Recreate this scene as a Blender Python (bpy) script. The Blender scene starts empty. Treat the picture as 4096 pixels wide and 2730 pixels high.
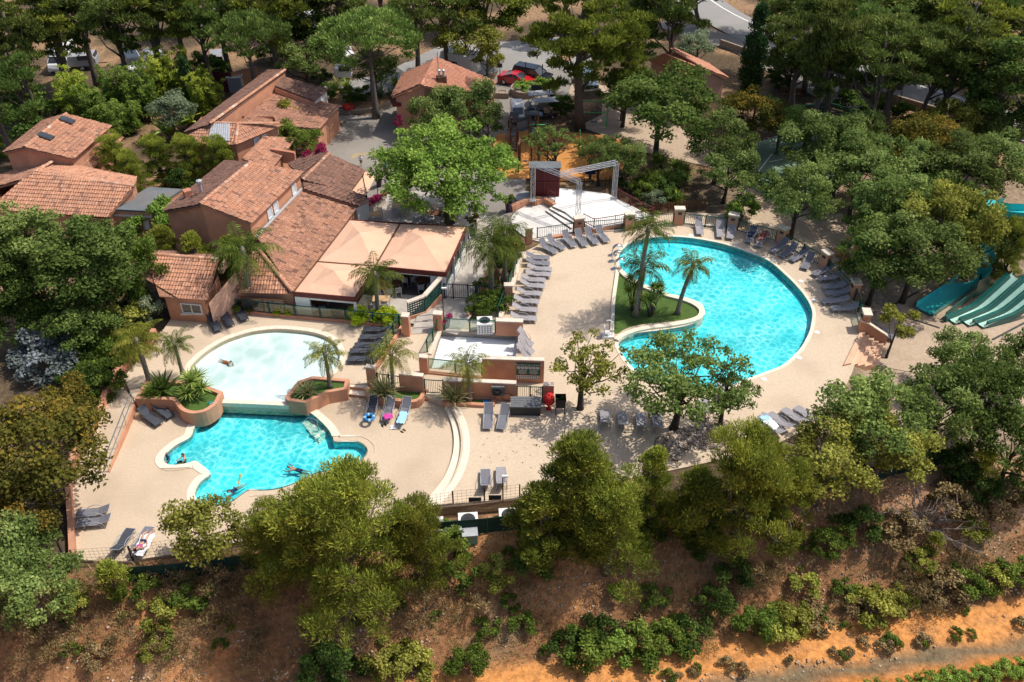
import bpy, bmesh, math, random
import numpy as np
from mathutils import Vector, Matrix
from mathutils.geometry import tessellate_polygon
PI = math.pi
random.seed(7)
SC = bpy.context.scene
COL = SC.collection
F, PITCH, H = 1200.0, math.radians(37.7), 34.4
_cp, _sp = math.cos(PITCH), math.sin(PITCH)
def P(u, v, z=0.3):
    """where the ray through a point of the photograph meets the level z"""
    xc, yc = (u-672)/F, (448-v)/F
    d = Vector((xc, _cp+yc*_sp, -_sp+yc*_cp))
    t = (z-H)/d.z
    return Vector((d.x*t, d.y*t, z))
def g(c, r, x, y): return (336*c+.2563*x, 229.7*r+.2563*y)
def gs(c, r, pts): return [g(c, r, x, y) for x, y in pts]
def C1(x, y): return (x*.2197, 131.25+y*.2197)
def C2(x, y): return (196.9+x*.2197, 78.75+y*.2197)
def C3(x, y): return (196.9+x*.2197, 229.7+y*.2197)
def C4(x, y): return (459.4+x*.2197, 246.1+y*.2197)
def C5(x, y): return (459.4+x*.2197, 393.8+y*.2197)
def C6(x, y): return (656.3+x*.1711, 196.9+y*.1711)
def C7(x, y): return (639.9+x*.1465, 98.4+y*.1465)
def W(pts, z=0.3): return [P(u, v, z) for u, v in pts]
ORG = {}
def tag(o, label=None, cat=None, group=None, kind=None):
    if label: o['label'] = label
    if cat: o['category'] = cat
    if group: o['group'] = group
    if kind: o['kind'] = kind
    return o
def thing(name, label, cat, loc=(0,0,0), rz=0, group=None, s=1.0):
    o = bpy.data.objects.new(name, None); COL.objects.link(o)
    o.empty_display_size = .3
    o.location = loc; o.rotation_euler = (0, 0, rz); o.scale = (s, s, s)
    ORG[o.name] = Vector(loc)
    return tag(o, label, cat, group)
def kids(o): return [c for c in COL.objects if c.parent == o]
CH = {}
def copy_tree(o, loc=None, rz=None, label=None, group=None, parent=None):
    c = o.copy(); COL.objects.link(c)
    if parent: c.parent = parent
    if loc is not None: c.location = loc
    if rz is not None: c.rotation_euler = (0, 0, rz)
    if label: c['label'] = label
    if group: c['group'] = group
    for ch in CH.get(o.name, []):
        copy_tree(ch, parent=c)
    CH.setdefault(c.name, [])
    if parent: CH.setdefault(parent.name, []).append(c)
    return c
class MB:
    def __init__(s): s.v = []; s.f = []; s.at = None
    def add(s, vs, fs):
        n = len(s.v); s.v += [Vector(v) for v in vs]; s.f += [tuple(i+n for i in f) for f in fs]; return s
    def box(s, c, d, rz=0, M=None):
        x, y, z = d[0]/2, d[1]/2, d[2]/2
        vs = [Vector(p) for p in ((-x,-y,-z),(x,-y,-z),(x,y,-z),(-x,y,-z),(-x,-y,z),(x,-y,z),(x,y,z),(-x,y,z))]
        R = M if M else Matrix.Rotation(rz, 3, 'Z')
        return s.add([R@v+Vector(c) for v in vs], [(3,2,1,0),(4,5,6,7),(0,1,5,4),(1,2,6,5),(2,3,7,6),(3,0,4,7)])
    def beam(s, a, b, w, h):
        a, b = Vector(a), Vector(b); d = b-a; L = d.length
        if L < 1e-6: return s
        q = d.to_track_quat('X', 'Z').to_matrix()
        return s.box((a+b)/2, (L, w, h), M=q)
    def tube(s, path, r, n=6, cap=True):
        path = [Vector(p) for p in path]; k = len(path)
        rs = r if hasattr(r, '__len__') else [r]*k
        base = len(s.v); up = None
        for i, p in enumerate(path):
            t = (path[min(i+1, k-1)]-path[max(i-1, 0)])
            if t.length < 1e-9: t = Vector((0,0,1))
            t.normalize()
            if up is None or abs(up.dot(t)) > .98:
                up = Vector((1,0,0)) if abs(t.z) > .9 else Vector((0,0,1))
            a = up.cross(t)
            if a.length < 1e-6: a = Vector((0,1,0))
            a.normalize(); b = t.cross(a); up = b
            for j in range(n):
                th = 2*PI*j/n
                s.v.append(p+(a*math.cos(th)+b*math.sin(th))*rs[i])
        for i in range(k-1):
            for j in range(n):
                q = base+i*n; s.f.append((q+j, q+(j+1)%n, q+n+(j+1)%n, q+n+j))
        if cap:
            s.f.append(tuple(base+j for j in reversed(range(n))))
            s.f.append(tuple(base+(k-1)*n+j for j in range(n)))
        return s
    def lathe(s, prof, c=(0,0,0), n=16):
        base = len(s.v); c = Vector(c)
        for r, z in prof:
            for j in range(n):
                th = 2*PI*j/n; s.v.append(c+Vector((r*math.cos(th), r*math.sin(th), z)))
        for i in range(len(prof)-1):
            for j in range(n):
                q = base+i*n; s.f.append((q+j, q+(j+1)%n, q+n+(j+1)%n, q+n+j))
        s.f.append(tuple(base+j for j in reversed(range(n)))); s.f.append(tuple(base+(len(prof)-1)*n+j for j in range(n)))
        return s
    def prism(s, outer, z0, z1, holes=(), bottom=False):
        loops = [[Vector((p[0], p[1], 0)) for p in outer]]+[[Vector((p[0], p[1], 0)) for p in h] for h in holes]
        tris = tessellate_polygon(loops); flat = [p for l in loops for p in l]
        def up(t):
            a, b, c = (flat[i] for i in t)
            return t if (b-a).cross(c-a).z > 0 else (t[0], t[2], t[1])
        s.add([(p.x, p.y, z1) for p in flat], [up(t) for t in tris])
        if bottom: s.add([(p.x, p.y, z0) for p in flat], [tuple(reversed(up(t))) for t in tris])
        if z0 != z1:
            for l in loops:
                n = len(l)
                s.add([(p.x, p.y, z0) for p in l]+[(p.x, p.y, z1) for p in l], [(i, (i+1) % n, n+(i+1) % n, n+i) for i in range(n)])
        return s
    def build(s, name, mat=None, parent=None, world=False, smooth=False, fixn=True):
        me = bpy.data.meshes.new(name)
        off = Vector((0,0,0))
        if world and parent is not None: off = ORG[parent.name]
        me.from_pydata([tuple(v-off) for v in s.v], [], s.f)
        if fixn and s.f:
            bm = bmesh.new(); bm.from_mesh(me); bmesh.ops.recalc_face_normals(bm, faces=bm.faces); bm.to_mesh(me); bm.free()
        if smooth: me.polygons.foreach_set('use_smooth', [True]*len(me.polygons))
        if mat: me.materials.append(mat)
        o = bpy.data.objects.new(name, me); COL.objects.link(o)
        ORG[o.name] = off.copy()
        if parent is not None:
            o.parent = parent; CH.setdefault(parent.name, []).append(o)
        return o
def npmesh(name, verts, faces, mat=None, parent=None, var=None, smooth=False):
    me = bpy.data.meshes.new(name); nf, k = faces.shape
    me.vertices.add(len(verts)); me.vertices.foreach_set('co', verts.astype(np.float32).ravel())
    me.loops.add(nf*k); me.loops.foreach_set('vertex_index', faces.astype(np.int32).ravel())
    me.polygons.add(nf); me.polygons.foreach_set('loop_start', np.arange(0, nf*k, k, dtype=np.int32))
    me.update(calc_edges=True)
    if var is not None:
        a = me.attributes.new('var', 'FLOAT', 'FACE'); a.data.foreach_set('value', var.astype(np.float32))
    if smooth: me.polygons.foreach_set('use_smooth', [True]*nf)
    if mat: me.materials.append(mat)
    return me
def meshobj(name, me, parent=None):
    o = bpy.data.objects.new(name, me); COL.objects.link(o)
    if parent is not None: o.parent = parent; CH.setdefault(parent.name, []).append(o)
    return o
def smooth_loop(pts, k=6):
    n = len(pts); out = []
    for i in range(n):
        p0, p1, p2, p3 = (Vector(pts[(i+j-1) % n]) for j in range(4))
        for q in range(k):
            t = q/k
            out.append(.5*((2*p1)+(p2-p0)*t+(2*p0-5*p1+4*p2-p3)*t*t+(3*p1-p0-3*p2+p3)*t**3))
    return out
def smooth_path(pts, k=6):
    pts = [Vector(p) for p in pts]; n = len(pts); out = []
    for i in range(n-1):
        p0, p1, p2, p3 = pts[max(i-1,0)], pts[i], pts[i+1], pts[min(i+2,n-1)]
        for q in range(k):
            t = q/k
            out.append(.5*((2*p1)+(p2-p0)*t+(2*p0-5*p1+4*p2-p3)*t*t+(3*p1-p0-3*p2+p3)*t**3))
    return out+[pts[-1]]
def area(l): return sum(l[i-1].x*l[i].y-l[i].x*l[i-1].y for i in range(len(l)))/2
def offset(l, d):
    """grow (d>0) or shrink a closed loop"""
    s = 1 if area(l) > 0 else -1; n = len(l); out = []
    for i in range(n):
        a = (l[i]-l[i-1]); b = (l[(i+1) % n]-l[i])
        na = Vector((a.y, -a.x, 0)).normalized()*s; nb = Vector((b.y, -b.x, 0)).normalized()*s
        m = na+nb
        if m.length < .3: m = na
        m.normalize(); k = max(.55, m.dot(na)); out.append(l[i]+m*(d/k))
    return out
def ribbon(path, w):
    """closed outline of a band of width w along an open path"""
    L, R = [], []; n = len(path)
    for i in range(n):
        t = path[min(i+1,n-1)]-path[max(i-1,0)]; m = Vector((-t.y, t.x, 0)).normalized()*w/2
        L.append(path[i]+m); R.append(path[i]-m)
    return L+R[::-1]
def inpoly(x, y, poly):
    c = False; n = len(poly)
    for i in range(n):
        a, b = poly[i-1], poly[i]
        if (a.y > y) != (b.y > y) and x < (b.x-a.x)*(y-a.y)/(b.y-a.y)+a.x: c = not c
    return c
def lin(h):
    h = h.lstrip('#'); r = []
    for i in (0, 2, 4):
        c = int(h[i:i+2], 16)/255; r.append(c/12.92 if c <= .04045 else ((c+.055)/1.055)**2.4)
    return tuple(r)
def C(c):
    if isinstance(c, str): c = lin(c)
    return (c[0], c[1], c[2], 1)
class NT:
    def __init__(s, m):
        m.use_nodes = True; s.t = m.node_tree; s.t.nodes.clear()
    def n(s, typ, **kw):
        nd = s.t.nodes.new(typ)
        for k, v in kw.items():
            if k.startswith('i_'):
                key = k[2:]; key = int(key) if key.isdigit() else key.replace('_', ' ')
                nd.inputs[key].default_value = v
            else: setattr(nd, k, v)
        return nd
    def l(s, a, ao, b, bi): s.t.links.new(a.outputs[ao], b.inputs[bi])
def ramp(nt, stops):
    r = nt.n('ShaderNodeValToRGB'); e = r.color_ramp.elements
    e[0].position, e[0].color = stops[0][0], C(stops[0][1])
    e[1].position, e[1].color = stops[-1][0], C(stops[-1][1])
    for p, c in stops[1:-1]:
        x = e.new(p); x.color = C(c)
    return r
def M(name, c1, c2=None, scale=3.0, rough=.7, bump=0, bscale=None, metal=0, spec=.3, c3=None, scale2=.3, amt2=.5, world=False, detail=5, dist=.02):
    m = bpy.data.materials.new(name); nt = NT(m)
    out = nt.n('ShaderNodeOutputMaterial'); b = nt.n('ShaderNodeBsdfPrincipled')
    b.inputs['Roughness'].default_value = rough; b.inputs['Metallic'].default_value = metal; b.inputs['Specular IOR Level'].default_value = spec
    nt.l(b, 0, out, 0)
    if c2 is None:
        a = C(c1); c2 = tuple(min(1, x*1.12) for x in a[:3]); c1 = tuple(x*.88 for x in a[:3])
    if world: co = nt.n('ShaderNodeNewGeometry'); oi = 0
    else: co = nt.n('ShaderNodeTexCoord'); oi = 3
    nz = nt.n('ShaderNodeTexNoise'); nz.inputs['Scale'].default_value = scale; nz.inputs['Detail'].default_value = detail; nz.inputs['Roughness'].default_value = .65
    nt.l(co, oi, nz, 'Vector')
    r = ramp(nt, [(.32, c1), (.68, c2)]); nt.l(nz, 0, r, 0)
    last = r
    if c3 is not None:
        n2 = nt.n('ShaderNodeTexNoise'); n2.inputs['Scale'].default_value = scale2; n2.inputs['Detail'].default_value = 6; nt.l(co, oi, n2, 'Vector')
        rr = ramp(nt, [(.5, (0,0,0)), (.72, (amt2,)*3)]); nt.l(n2, 0, rr, 0)
        mx = nt.n('ShaderNodeMixRGB'); nt.l(rr, 0, mx, 0); nt.l(r, 0, mx, 1); mx.inputs[2].default_value = C(c3); last = mx
    nt.l(last, 0, b, 'Base Color')
    if bump:
        nb = nt.n('ShaderNodeTexNoise'); nb.inputs['Scale'].default_value = bscale or scale*4; nb.inputs['Detail'].default_value = 4; nt.l(co, oi, nb, 'Vector')
        bp = nt.n('ShaderNodeBump'); bp.inputs['Strength'].default_value = bump; bp.inputs['Distance'].default_value = dist
        nt.l(nb, 0, bp, 'Height'); nt.l(bp, 0, b, 'Normal')
    return m
GAIN = 2.55
def leafmat(name, dark, mid, light, trans=.4, rnd=.22):
    dark, mid, light = (tuple(min(.8, x*k) for x in c) for c, k in ((dark, 1.7), (mid, GAIN), (light, GAIN)))
    m = bpy.data.materials.new(name); nt = NT(m)
    out = nt.n('ShaderNodeOutputMaterial')
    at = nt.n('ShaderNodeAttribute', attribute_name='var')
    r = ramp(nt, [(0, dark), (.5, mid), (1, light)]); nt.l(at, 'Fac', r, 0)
    oi = nt.n('ShaderNodeObjectInfo')
    hs = nt.n('ShaderNodeHueSaturation'); nt.l(r, 0, hs, 'Color')
    mp = nt.n('ShaderNodeMapRange'); mp.inputs[3].default_value = 1-rnd; mp.inputs[4].default_value = 1+rnd; nt.l(oi, 'Random', mp, 0); nt.l(mp, 0, hs, 'Value')
    mh = nt.n('ShaderNodeMapRange'); mh.inputs[3].default_value = .493; mh.inputs[4].default_value = .506
    ma = nt.n('ShaderNodeMath', operation='FRACT'); mm = nt.n('ShaderNodeMath', operation='MULTIPLY'); mm.inputs[1].default_value = 7.31
    nt.l(oi, 'Random', mm, 0); nt.l(mm, 0, ma, 0); nt.l(ma, 0, mh, 0); nt.l(mh, 0, hs, 'Hue')
    d = nt.n('ShaderNodeBsdfDiffuse'); nt.l(hs, 0, d, 0)
    t = nt.n('ShaderNodeBsdfTranslucent'); nt.l(hs, 0, t, 0)
    x = nt.n('ShaderNodeMixShader'); x.inputs[0].default_value = trans; nt.l(d, 0, x, 1); nt.l(t, 0, x, 2); nt.l(x, 0, out, 0)
    return m
def tilemat(name, stops, stain):
    m = bpy.data.materials.new(name); nt = NT(m)
    out = nt.n('ShaderNodeOutputMaterial'); b = nt.n('ShaderNodeBsdfPrincipled'); b.inputs['Roughness'].default_value = .85; b.inputs['Specular IOR Level'].default_value = .15; nt.l(b, 0, out, 0)
    at = nt.n('ShaderNodeAttribute', attribute_name='var'); r = ramp(nt, stops); nt.l(at, 'Fac', r, 0)
    ge = nt.n('ShaderNodeNewGeometry')
    n1 = nt.n('ShaderNodeTexNoise'); n1.inputs['Scale'].default_value = 1.1; n1.inputs['Detail'].default_value = 7; n1.inputs['Roughness'].default_value = .7; nt.l(ge, 0, n1, 'Vector')
    rr = ramp(nt, [(.42, (0,0,0)), (.72, (.75,.75,.75))]); nt.l(n1, 0, rr, 0)
    mx = nt.n('ShaderNodeMixRGB'); nt.l(rr, 0, mx, 0); nt.l(r, 0, mx, 1); mx.inputs[2].default_value = C(stain)
    n2 = nt.n('ShaderNodeTexNoise'); n2.inputs['Scale'].default_value = 14; n2.inputs['Detail'].default_value = 3; nt.l(ge, 0, n2, 'Vector')
    r2 = ramp(nt, [(.3, (.6,.6,.6)), (.7, (1.15,1.15,1.15))]); nt.l(n2, 0, r2, 0)
    m2 = nt.n('ShaderNodeMixRGB', blend_type='MULTIPLY'); m2.inputs[0].default_value = 1; nt.l(mx, 0, m2, 1); nt.l(r2, 0, m2, 2)
    nt.l(m2, 0, b, 'Base Color'); return m
def watermat(name, lo, hi, scale, spec_mix=.06, bump=.35):
    m = bpy.data.materials.new(name); nt = NT(m); out = nt.n('ShaderNodeOutputMaterial')
    ge = nt.n('ShaderNodeNewGeometry')
    n0 = nt.n('ShaderNodeTexNoise'); n0.inputs['Scale'].default_value = 1.3; n0.inputs['Detail'].default_value = 3; nt.l(ge, 0, n0, 'Vector')
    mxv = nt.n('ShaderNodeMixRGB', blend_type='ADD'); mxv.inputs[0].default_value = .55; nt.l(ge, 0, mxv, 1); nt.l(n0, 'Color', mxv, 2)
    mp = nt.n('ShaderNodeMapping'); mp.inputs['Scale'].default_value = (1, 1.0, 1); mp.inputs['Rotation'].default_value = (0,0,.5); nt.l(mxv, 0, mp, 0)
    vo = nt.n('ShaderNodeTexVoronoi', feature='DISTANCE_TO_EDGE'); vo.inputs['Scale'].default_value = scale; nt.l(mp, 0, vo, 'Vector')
    r1 = ramp(nt, [(0, (.9,)*3), (.06, (.55,)*3), (.16, (.18,)*3), (.45, (0,0,0))]); nt.l(vo, 0, r1, 0)  # bright cell edges: sunlight caustics painted into the water's transparency
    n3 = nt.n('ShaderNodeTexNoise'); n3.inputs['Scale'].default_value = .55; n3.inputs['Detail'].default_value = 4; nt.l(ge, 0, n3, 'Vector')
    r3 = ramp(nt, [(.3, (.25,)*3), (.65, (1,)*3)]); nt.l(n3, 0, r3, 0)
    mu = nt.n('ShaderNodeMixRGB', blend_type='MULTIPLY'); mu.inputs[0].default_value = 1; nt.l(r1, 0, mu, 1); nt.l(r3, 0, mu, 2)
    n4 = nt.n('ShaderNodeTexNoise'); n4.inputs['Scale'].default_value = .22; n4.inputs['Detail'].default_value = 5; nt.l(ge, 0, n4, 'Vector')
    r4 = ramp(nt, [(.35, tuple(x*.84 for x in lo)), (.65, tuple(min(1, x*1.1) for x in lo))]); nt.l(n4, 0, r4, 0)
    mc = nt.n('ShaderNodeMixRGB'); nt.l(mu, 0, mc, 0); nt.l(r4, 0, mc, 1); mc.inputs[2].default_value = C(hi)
    tr = nt.n('ShaderNodeBsdfTransparent'); nt.l(mc, 0, tr, 0)
    gl = nt.n('ShaderNodeBsdfGlossy'); gl.inputs['Roughness'].default_value = .04
    nb = nt.n('ShaderNodeTexNoise'); nb.inputs['Scale'].default_value = 3.2; nb.inputs['Detail'].default_value = 3; nt.l(ge, 0, nb, 'Vector')
    bp = nt.n('ShaderNodeBump'); bp.inputs['Strength'].default_value = bump; bp.inputs['Distance'].default_value = .12; nt.l(nb, 0, bp, 'Height'); nt.l(bp, 0, gl, 'Normal')
    fr = nt.n('ShaderNodeFresnel'); fr.inputs[0].default_value = 1.33; nt.l(bp, 0, fr, 'Normal')
    x = nt.n('ShaderNodeMixShader'); nt.l(fr, 0, x, 0); nt.l(tr, 0, x, 1); nt.l(gl, 0, x, 2); nt.l(x, 0, out, 0)
    return m
def glassmat(name, tint, gloss=.12):
    m = bpy.data.materials.new(name); nt = NT(m); out = nt.n('ShaderNodeOutputMaterial')
    tr = nt.n('ShaderNodeBsdfTransparent'); tr.inputs[0].default_value = C(tint)
    gl = nt.n('ShaderNodeBsdfGlossy'); gl.inputs['Roughness'].default_value = .08
    x = nt.n('ShaderNodeMixShader'); x.inputs[0].default_value = gloss; nt.l(tr, 0, x, 1); nt.l(gl, 0, x, 2); nt.l(x, 0, out, 0)
    return m
mt = {}
mt['deck'] = M('deck_resin', (.50,.39,.275), (.60,.475,.342), 9, .85, .25, 40, c3=(.40,.30,.21), scale2=.3, amt2=.6, world=True, dist=.01)
mt['deck2'] = M('deck_resin_light', (.52,.41,.292), (.63,.50,.362), 9, .85, .25, 40, c3=(.42,.32,.225), scale2=.33, amt2=.6, world=True, dist=.01)
mt['coping'] = M('coping_stone', (.66,.57,.44), (.80,.70,.56), 4, .7, .1, 30, world=True)
mt['salmon'] = M('salmon_render', (.50,.235,.14), (.62,.31,.19), 1.3, .9, .25, 30, c3=(.36,.19,.125), scale2=.8, amt2=.6, world=True, dist=.01)
mt['salmonlt'] = M('salmon_pale_and_sunlit', (.58,.33,.23), (.67,.40,.29), 1.3, .9, .25, 30, c3=(.46,.27,.20), scale2=.8, amt2=.5, world=True, dist=.01)  # pale villa render; on the pavilion side wall it paints in sunlight
mt['cap'] = M('pale_coping', (.60,.50,.40), (.76,.66,.54), 2.5, .8, .1, 30, world=True, c3=(.42,.35,.29), scale2=1.5)
mt['white'] = M('white_render', (.72,.70,.66), (.80,.79,.76), 2, .8, .1, 20, world=True)
mt['basin'] = M('white_basin_paint', (.80,.82,.82), (.86,.87,.87), 1.2, .6, world=True, c3=(.66,.71,.73), scale2=.4)
mt['kidfloor'] = M('shallow_pool_liner', (.88,.91,.90), (.93,.95,.94), 1, .6, world=True)
mt['poolfloor'] = M('turquoise_pool_tiles', (.10,.77,.81), (.13,.83,.87), 1.5, .5, world=True)
mt['poolwall'] = M('turquoise_pool_wall', (.10,.72,.77), (.13,.78,.83), 1.5, .5, world=True)
mt['water'] = watermat('caustic_pool_water', (.40,.82,.86), (2.2,1.25,1.2), 2.1)  # second colour brightens the painted caustic lines
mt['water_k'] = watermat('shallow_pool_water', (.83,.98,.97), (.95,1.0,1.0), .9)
mt['asphalt'] = M('worn_asphalt', (.20,.18,.16), (.27,.245,.215), 6, .9, .3, 50, c3=(.33,.295,.25), scale2=.14, amt2=.7, world=True, dist=.01)
mt['road'] = M('grey_road', (.24,.23,.22), (.30,.285,.27), 6, .9, .3, 50, c3=(.36,.34,.31), scale2=.2, amt2=.6, world=True, dist=.01)
mt['paving'] = M('pale_stone_paving', (.36,.32,.28), (.50,.45,.39), 2.2, .8, .2, 9, c3=(.30,.27,.24), scale2=.9, amt2=.7, world=True)
mt['rubber'] = M('orange_rubber_floor', (.50,.215,.055), (.60,.27,.075), 5, .9, .25, 40, c3=(.36,.155,.045), scale2=.3, amt2=.6, world=True)
mt['sand'] = M('sandy_ground', (.40,.30,.21), (.50,.385,.28), 4, .95, .4, 20, c3=(.28,.20,.14), scale2=.35, amt2=.6, world=True)
mt['gravel'] = M('gravel', (.26,.225,.19), (.36,.32,.275), 14, .95, .5, 30, world=True)
mt['lawn'] = M('artificial_lawn', (.055,.105,.018), (.085,.15,.028), 16, .9, .6, 60, c3=(.05,.09,.016), scale2=.8, world=True, dist=.03)
mt['court'] = M('green_sports_court', (.16,.25,.17), (.21,.30,.21), 2, .9, .1, 30, c3=(.28,.30,.24), scale2=.3, world=True)
mt['green'] = M('dark_green_paint', (.008,.065,.045), (.012,.09,.062), 3, .5, 0)
mt['dkmetal'] = M('dark_metal', (.02,.022,.022), (.035,.037,.037), 4, .5)
mt['mesh'] = M('dark_green_windscreen', (.008,.03,.02), (.016,.05,.035), 3, .9, .3, 40)
mt['steel'] = M('brushed_steel', (.55,.55,.55), (.66,.66,.66), 6, .3, metal=.9)
mt['alu'] = M('aluminium_truss', (.50,.51,.53), (.62,.63,.65), 6, .4, metal=.6)
mt['maroon'] = M('maroon_paint', (.11,.022,.018), (.15,.03,.024), 3, .6)
mt['maroon2'] = M('dark_maroon_panel', (.085,.014,.016), (.115,.02,.022), 2, .7)
mt['awning'] = M('peach_awning_canvas', (.66,.405,.27), (.72,.45,.31), 1.2, .85, .15, 8, c3=(.58,.34,.23), scale2=.5, amt2=.4, world=True)
mt['stone'] = M('rubble_stone', (.20,.15,.11), (.36,.29,.22), 6, .9, .6, 12, world=True)
mt['wood'] = M('brown_timber', (.10,.045,.022), (.16,.075,.04), 5, .7, .2, 20)
mt['woodlt'] = M('pale_timber', (.42,.27,.14), (.54,.36,.20), 6, .6, .1, 20)
mt['sling'] = M('grey_sling_fabric', (.145,.145,.165), (.19,.19,.215), 30, .85, .2, 120)
mt['slinglt'] = M('pale_grey_sling_fabric', (.27,.25,.26), (.34,.32,.33), 30, .85, .2, 120)
mt['slingdk'] = M('dark_grey_sling_fabric', (.045,.05,.065), (.07,.075,.092), 30, .85, .2, 120)
mt['frame'] = M('silver_tube', (.40,.40,.42), (.50,.50,.52), 5, .4, metal=.3)
mt['glass'] = glassmat('clear_screen_glass', (.72,.80,.76), .10)
mt['pane'] = M('dark_window_glass', (.03,.035,.04), (.06,.065,.07), 1, .08, spec=.8)
mt['panew'] = M('shuttered_white_glazing', (.55,.60,.64), (.66,.70,.73), 3, .3, spec=.5)
mt['flatroof'] = M('grey_roofing_felt', (.10,.115,.125), (.16,.175,.185), .8, .85, .3, 10, c3=(.19,.16,.13), scale2=.5, world=True)
mt['zinc'] = M('zinc_flashing', (.42,.44,.46), (.55,.57,.58), 5, .5, metal=.4)
mt['black'] = M('black_plastic', (.012,.012,.013), (.022,.022,.024), 6, .5)
mt['tyre'] = M('tyre_rubber', (.012,.012,.012), (.02,.02,.02), 6, .85)
mt['charcoal'] = M('charcoal_resin', (.035,.036,.038), (.06,.062,.065), 10, .6, .2, 40)
mt['acwhite'] = M('white_enamel', (.68,.68,.66), (.78,.78,.76), 3, .5)
mt['reed'] = M('reed_screen', (.20,.13,.08), (.34,.24,.155), 14, .9, .5, 40)
mt['teal'] = M('teal_fibreglass', (.03,.46,.47), (.05,.54,.54), 1.0, .3, spec=.6)
mt['tealpale'] = M('pale_mint_fibreglass', (.42,.72,.60), (.54,.80,.69), 1.0, .25, spec=.6)
mt['dkteal'] = M('dark_green_fibreglass', (.006,.10,.085), (.01,.13,.11), 1.0, .35, spec=.6)
mt['yellow'] = M('yellow_paint', (.62,.33,.02), (.70,.38,.03), 3, .5)
mt['brightgreen'] = M('bright_green_paint', (.06,.42,.11), (.08,.50,.14), 3, .5)
mt['purple'] = M('purple_pot', (.04,.012,.035), (.06,.02,.05), 3, .4)
mt['bark'] = M('grey_bark', (.075,.062,.05), (.14,.12,.10), 9, .95, .6, 18)
mt['barkp'] = M('pine_bark', (.085,.068,.056), (.17,.14,.115), 7, .95, .6, 14)
mt['barkd'] = M('dark_oak_bark', (.035,.028,.022), (.075,.06,.048), 9, .95, .6, 18)
mt['palmbark'] = M('palm_bark', (.13,.11,.09), (.25,.22,.18), 12, .95, .7, 20)
mt['deadwood'] = M('bleached_deadwood', (.20,.165,.14), (.32,.27,.23), 9, .95, .4, 18)
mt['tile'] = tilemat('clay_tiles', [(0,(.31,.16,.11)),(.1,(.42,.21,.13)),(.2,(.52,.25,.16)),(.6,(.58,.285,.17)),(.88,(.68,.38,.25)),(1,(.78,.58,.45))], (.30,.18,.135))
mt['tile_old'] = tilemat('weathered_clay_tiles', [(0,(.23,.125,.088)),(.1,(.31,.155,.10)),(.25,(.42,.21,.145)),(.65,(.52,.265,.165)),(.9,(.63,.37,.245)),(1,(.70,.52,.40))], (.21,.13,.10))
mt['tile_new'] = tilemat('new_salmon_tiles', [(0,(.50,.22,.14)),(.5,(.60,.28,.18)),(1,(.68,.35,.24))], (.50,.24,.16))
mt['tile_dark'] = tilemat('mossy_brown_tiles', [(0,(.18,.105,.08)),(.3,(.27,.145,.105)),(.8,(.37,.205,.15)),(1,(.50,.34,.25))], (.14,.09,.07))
mt['skin'] = M('skin', (.52,.28,.19), (.58,.33,.23), 6, .6)
mt['skin2'] = M('tanned_skin', (.36,.17,.10), (.42,.21,.13), 6, .6)
mt['hair'] = M('dark_hair', (.02,.013,.009), (.035,.022,.015), 20, .6)
mt['hairred'] = M('auburn_hair', (.14,.045,.018), (.19,.06,.025), 20, .6)
for k, c in dict(red=(.55,.03,.025), orange=(.75,.16,.02), navy=(.02,.03,.08), blue=(.03,.20,.50), pink=(.55,.06,.30), whitecloth=(.75,.75,.75), lightblue=(.35,.62,.80), khaki=(.20,.17,.12), teal_swim=(.02,.28,.33), lime=(.65,.65,.05)).items():
    mt['c_'+k] = M(k.replace('_',' ')+'_cloth', c, None, 12, .85, .2, 60)
L = {}
L['oak'] = leafmat('holm_oak_leaves', (.022,.036,.010), (.072,.100,.026), (.17,.205,.065))
L['oakdark'] = leafmat('dark_oak_leaves', (.014,.026,.007), (.045,.070,.016), (.12,.155,.042))
L['oakgrey'] = leafmat('grey_green_oak_leaves', (.020,.032,.009), (.064,.088,.023), (.17,.20,.065))
L['plane'] = leafmat('bright_plane_leaves', (.026,.045,.008), (.088,.135,.024), (.205,.26,.060), .35)
L['yellowoak'] = leafmat('yellow_green_leaves', (.035,.045,.008), (.11,.115,.022), (.23,.22,.05), .35)
L['olivebush'] = leafmat('silver_olive_leaves', (.035,.048,.026), (.078,.098,.055), (.165,.185,.12))
L['pine'] = leafmat('pine_needles', (.022,.034,.007), (.078,.094,.015), (.225,.23,.036), .3)
L['pinedark'] = leafmat('dark_pine_needles', (.013,.022,.006), (.046,.062,.015), (.12,.135,.034), .25)  # darker needle tone used for the back woods
L['umbrella'] = leafmat('stone_pine_needles', (.016,.032,.007), (.058,.088,.020), (.14,.175,.045), .2)
L['rust'] = leafmat('rusty_oak_leaves', (.016,.022,.006), (.058,.056,.012), (.19,.115,.02), .3)
L['bamboo'] = leafmat('bamboo_leaves', (.035,.06,.008), (.12,.155,.02), (.28,.28,.045), .35)
L['bamboog'] = leafmat('green_bamboo_leaves', (.022,.045,.008), (.062,.095,.017), (.155,.19,.042), .35)
L['cypress'] = leafmat('cypress_foliage', (.008,.020,.007), (.020,.042,.014), (.045,.075,.028), .1)
L['shrub'] = leafmat('green_shrub_leaves', (.015,.028,.006), (.048,.072,.013), (.125,.155,.03))
L['shrubdark'] = leafmat('dark_shrub_leaves', (.010,.022,.006), (.032,.055,.012), (.075,.105,.028))
L['drybush'] = leafmat('dry_scrub', (.04,.029,.014), (.10,.072,.033), (.18,.135,.062), .1)
L['lavender'] = leafmat('blue_flowering_shrub', (.025,.035,.022), (.070,.082,.075), (.165,.17,.195), .2)
L['limehedge'] = leafmat('lime_green_hedge', (.08,.11,.006), (.22,.27,.015), (.36,.40,.04), .35)
L['palm'] = leafmat('palm_fronds', (.006,.011,.002), (.022,.034,.006), (.070,.080,.018), .2, .1)
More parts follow.
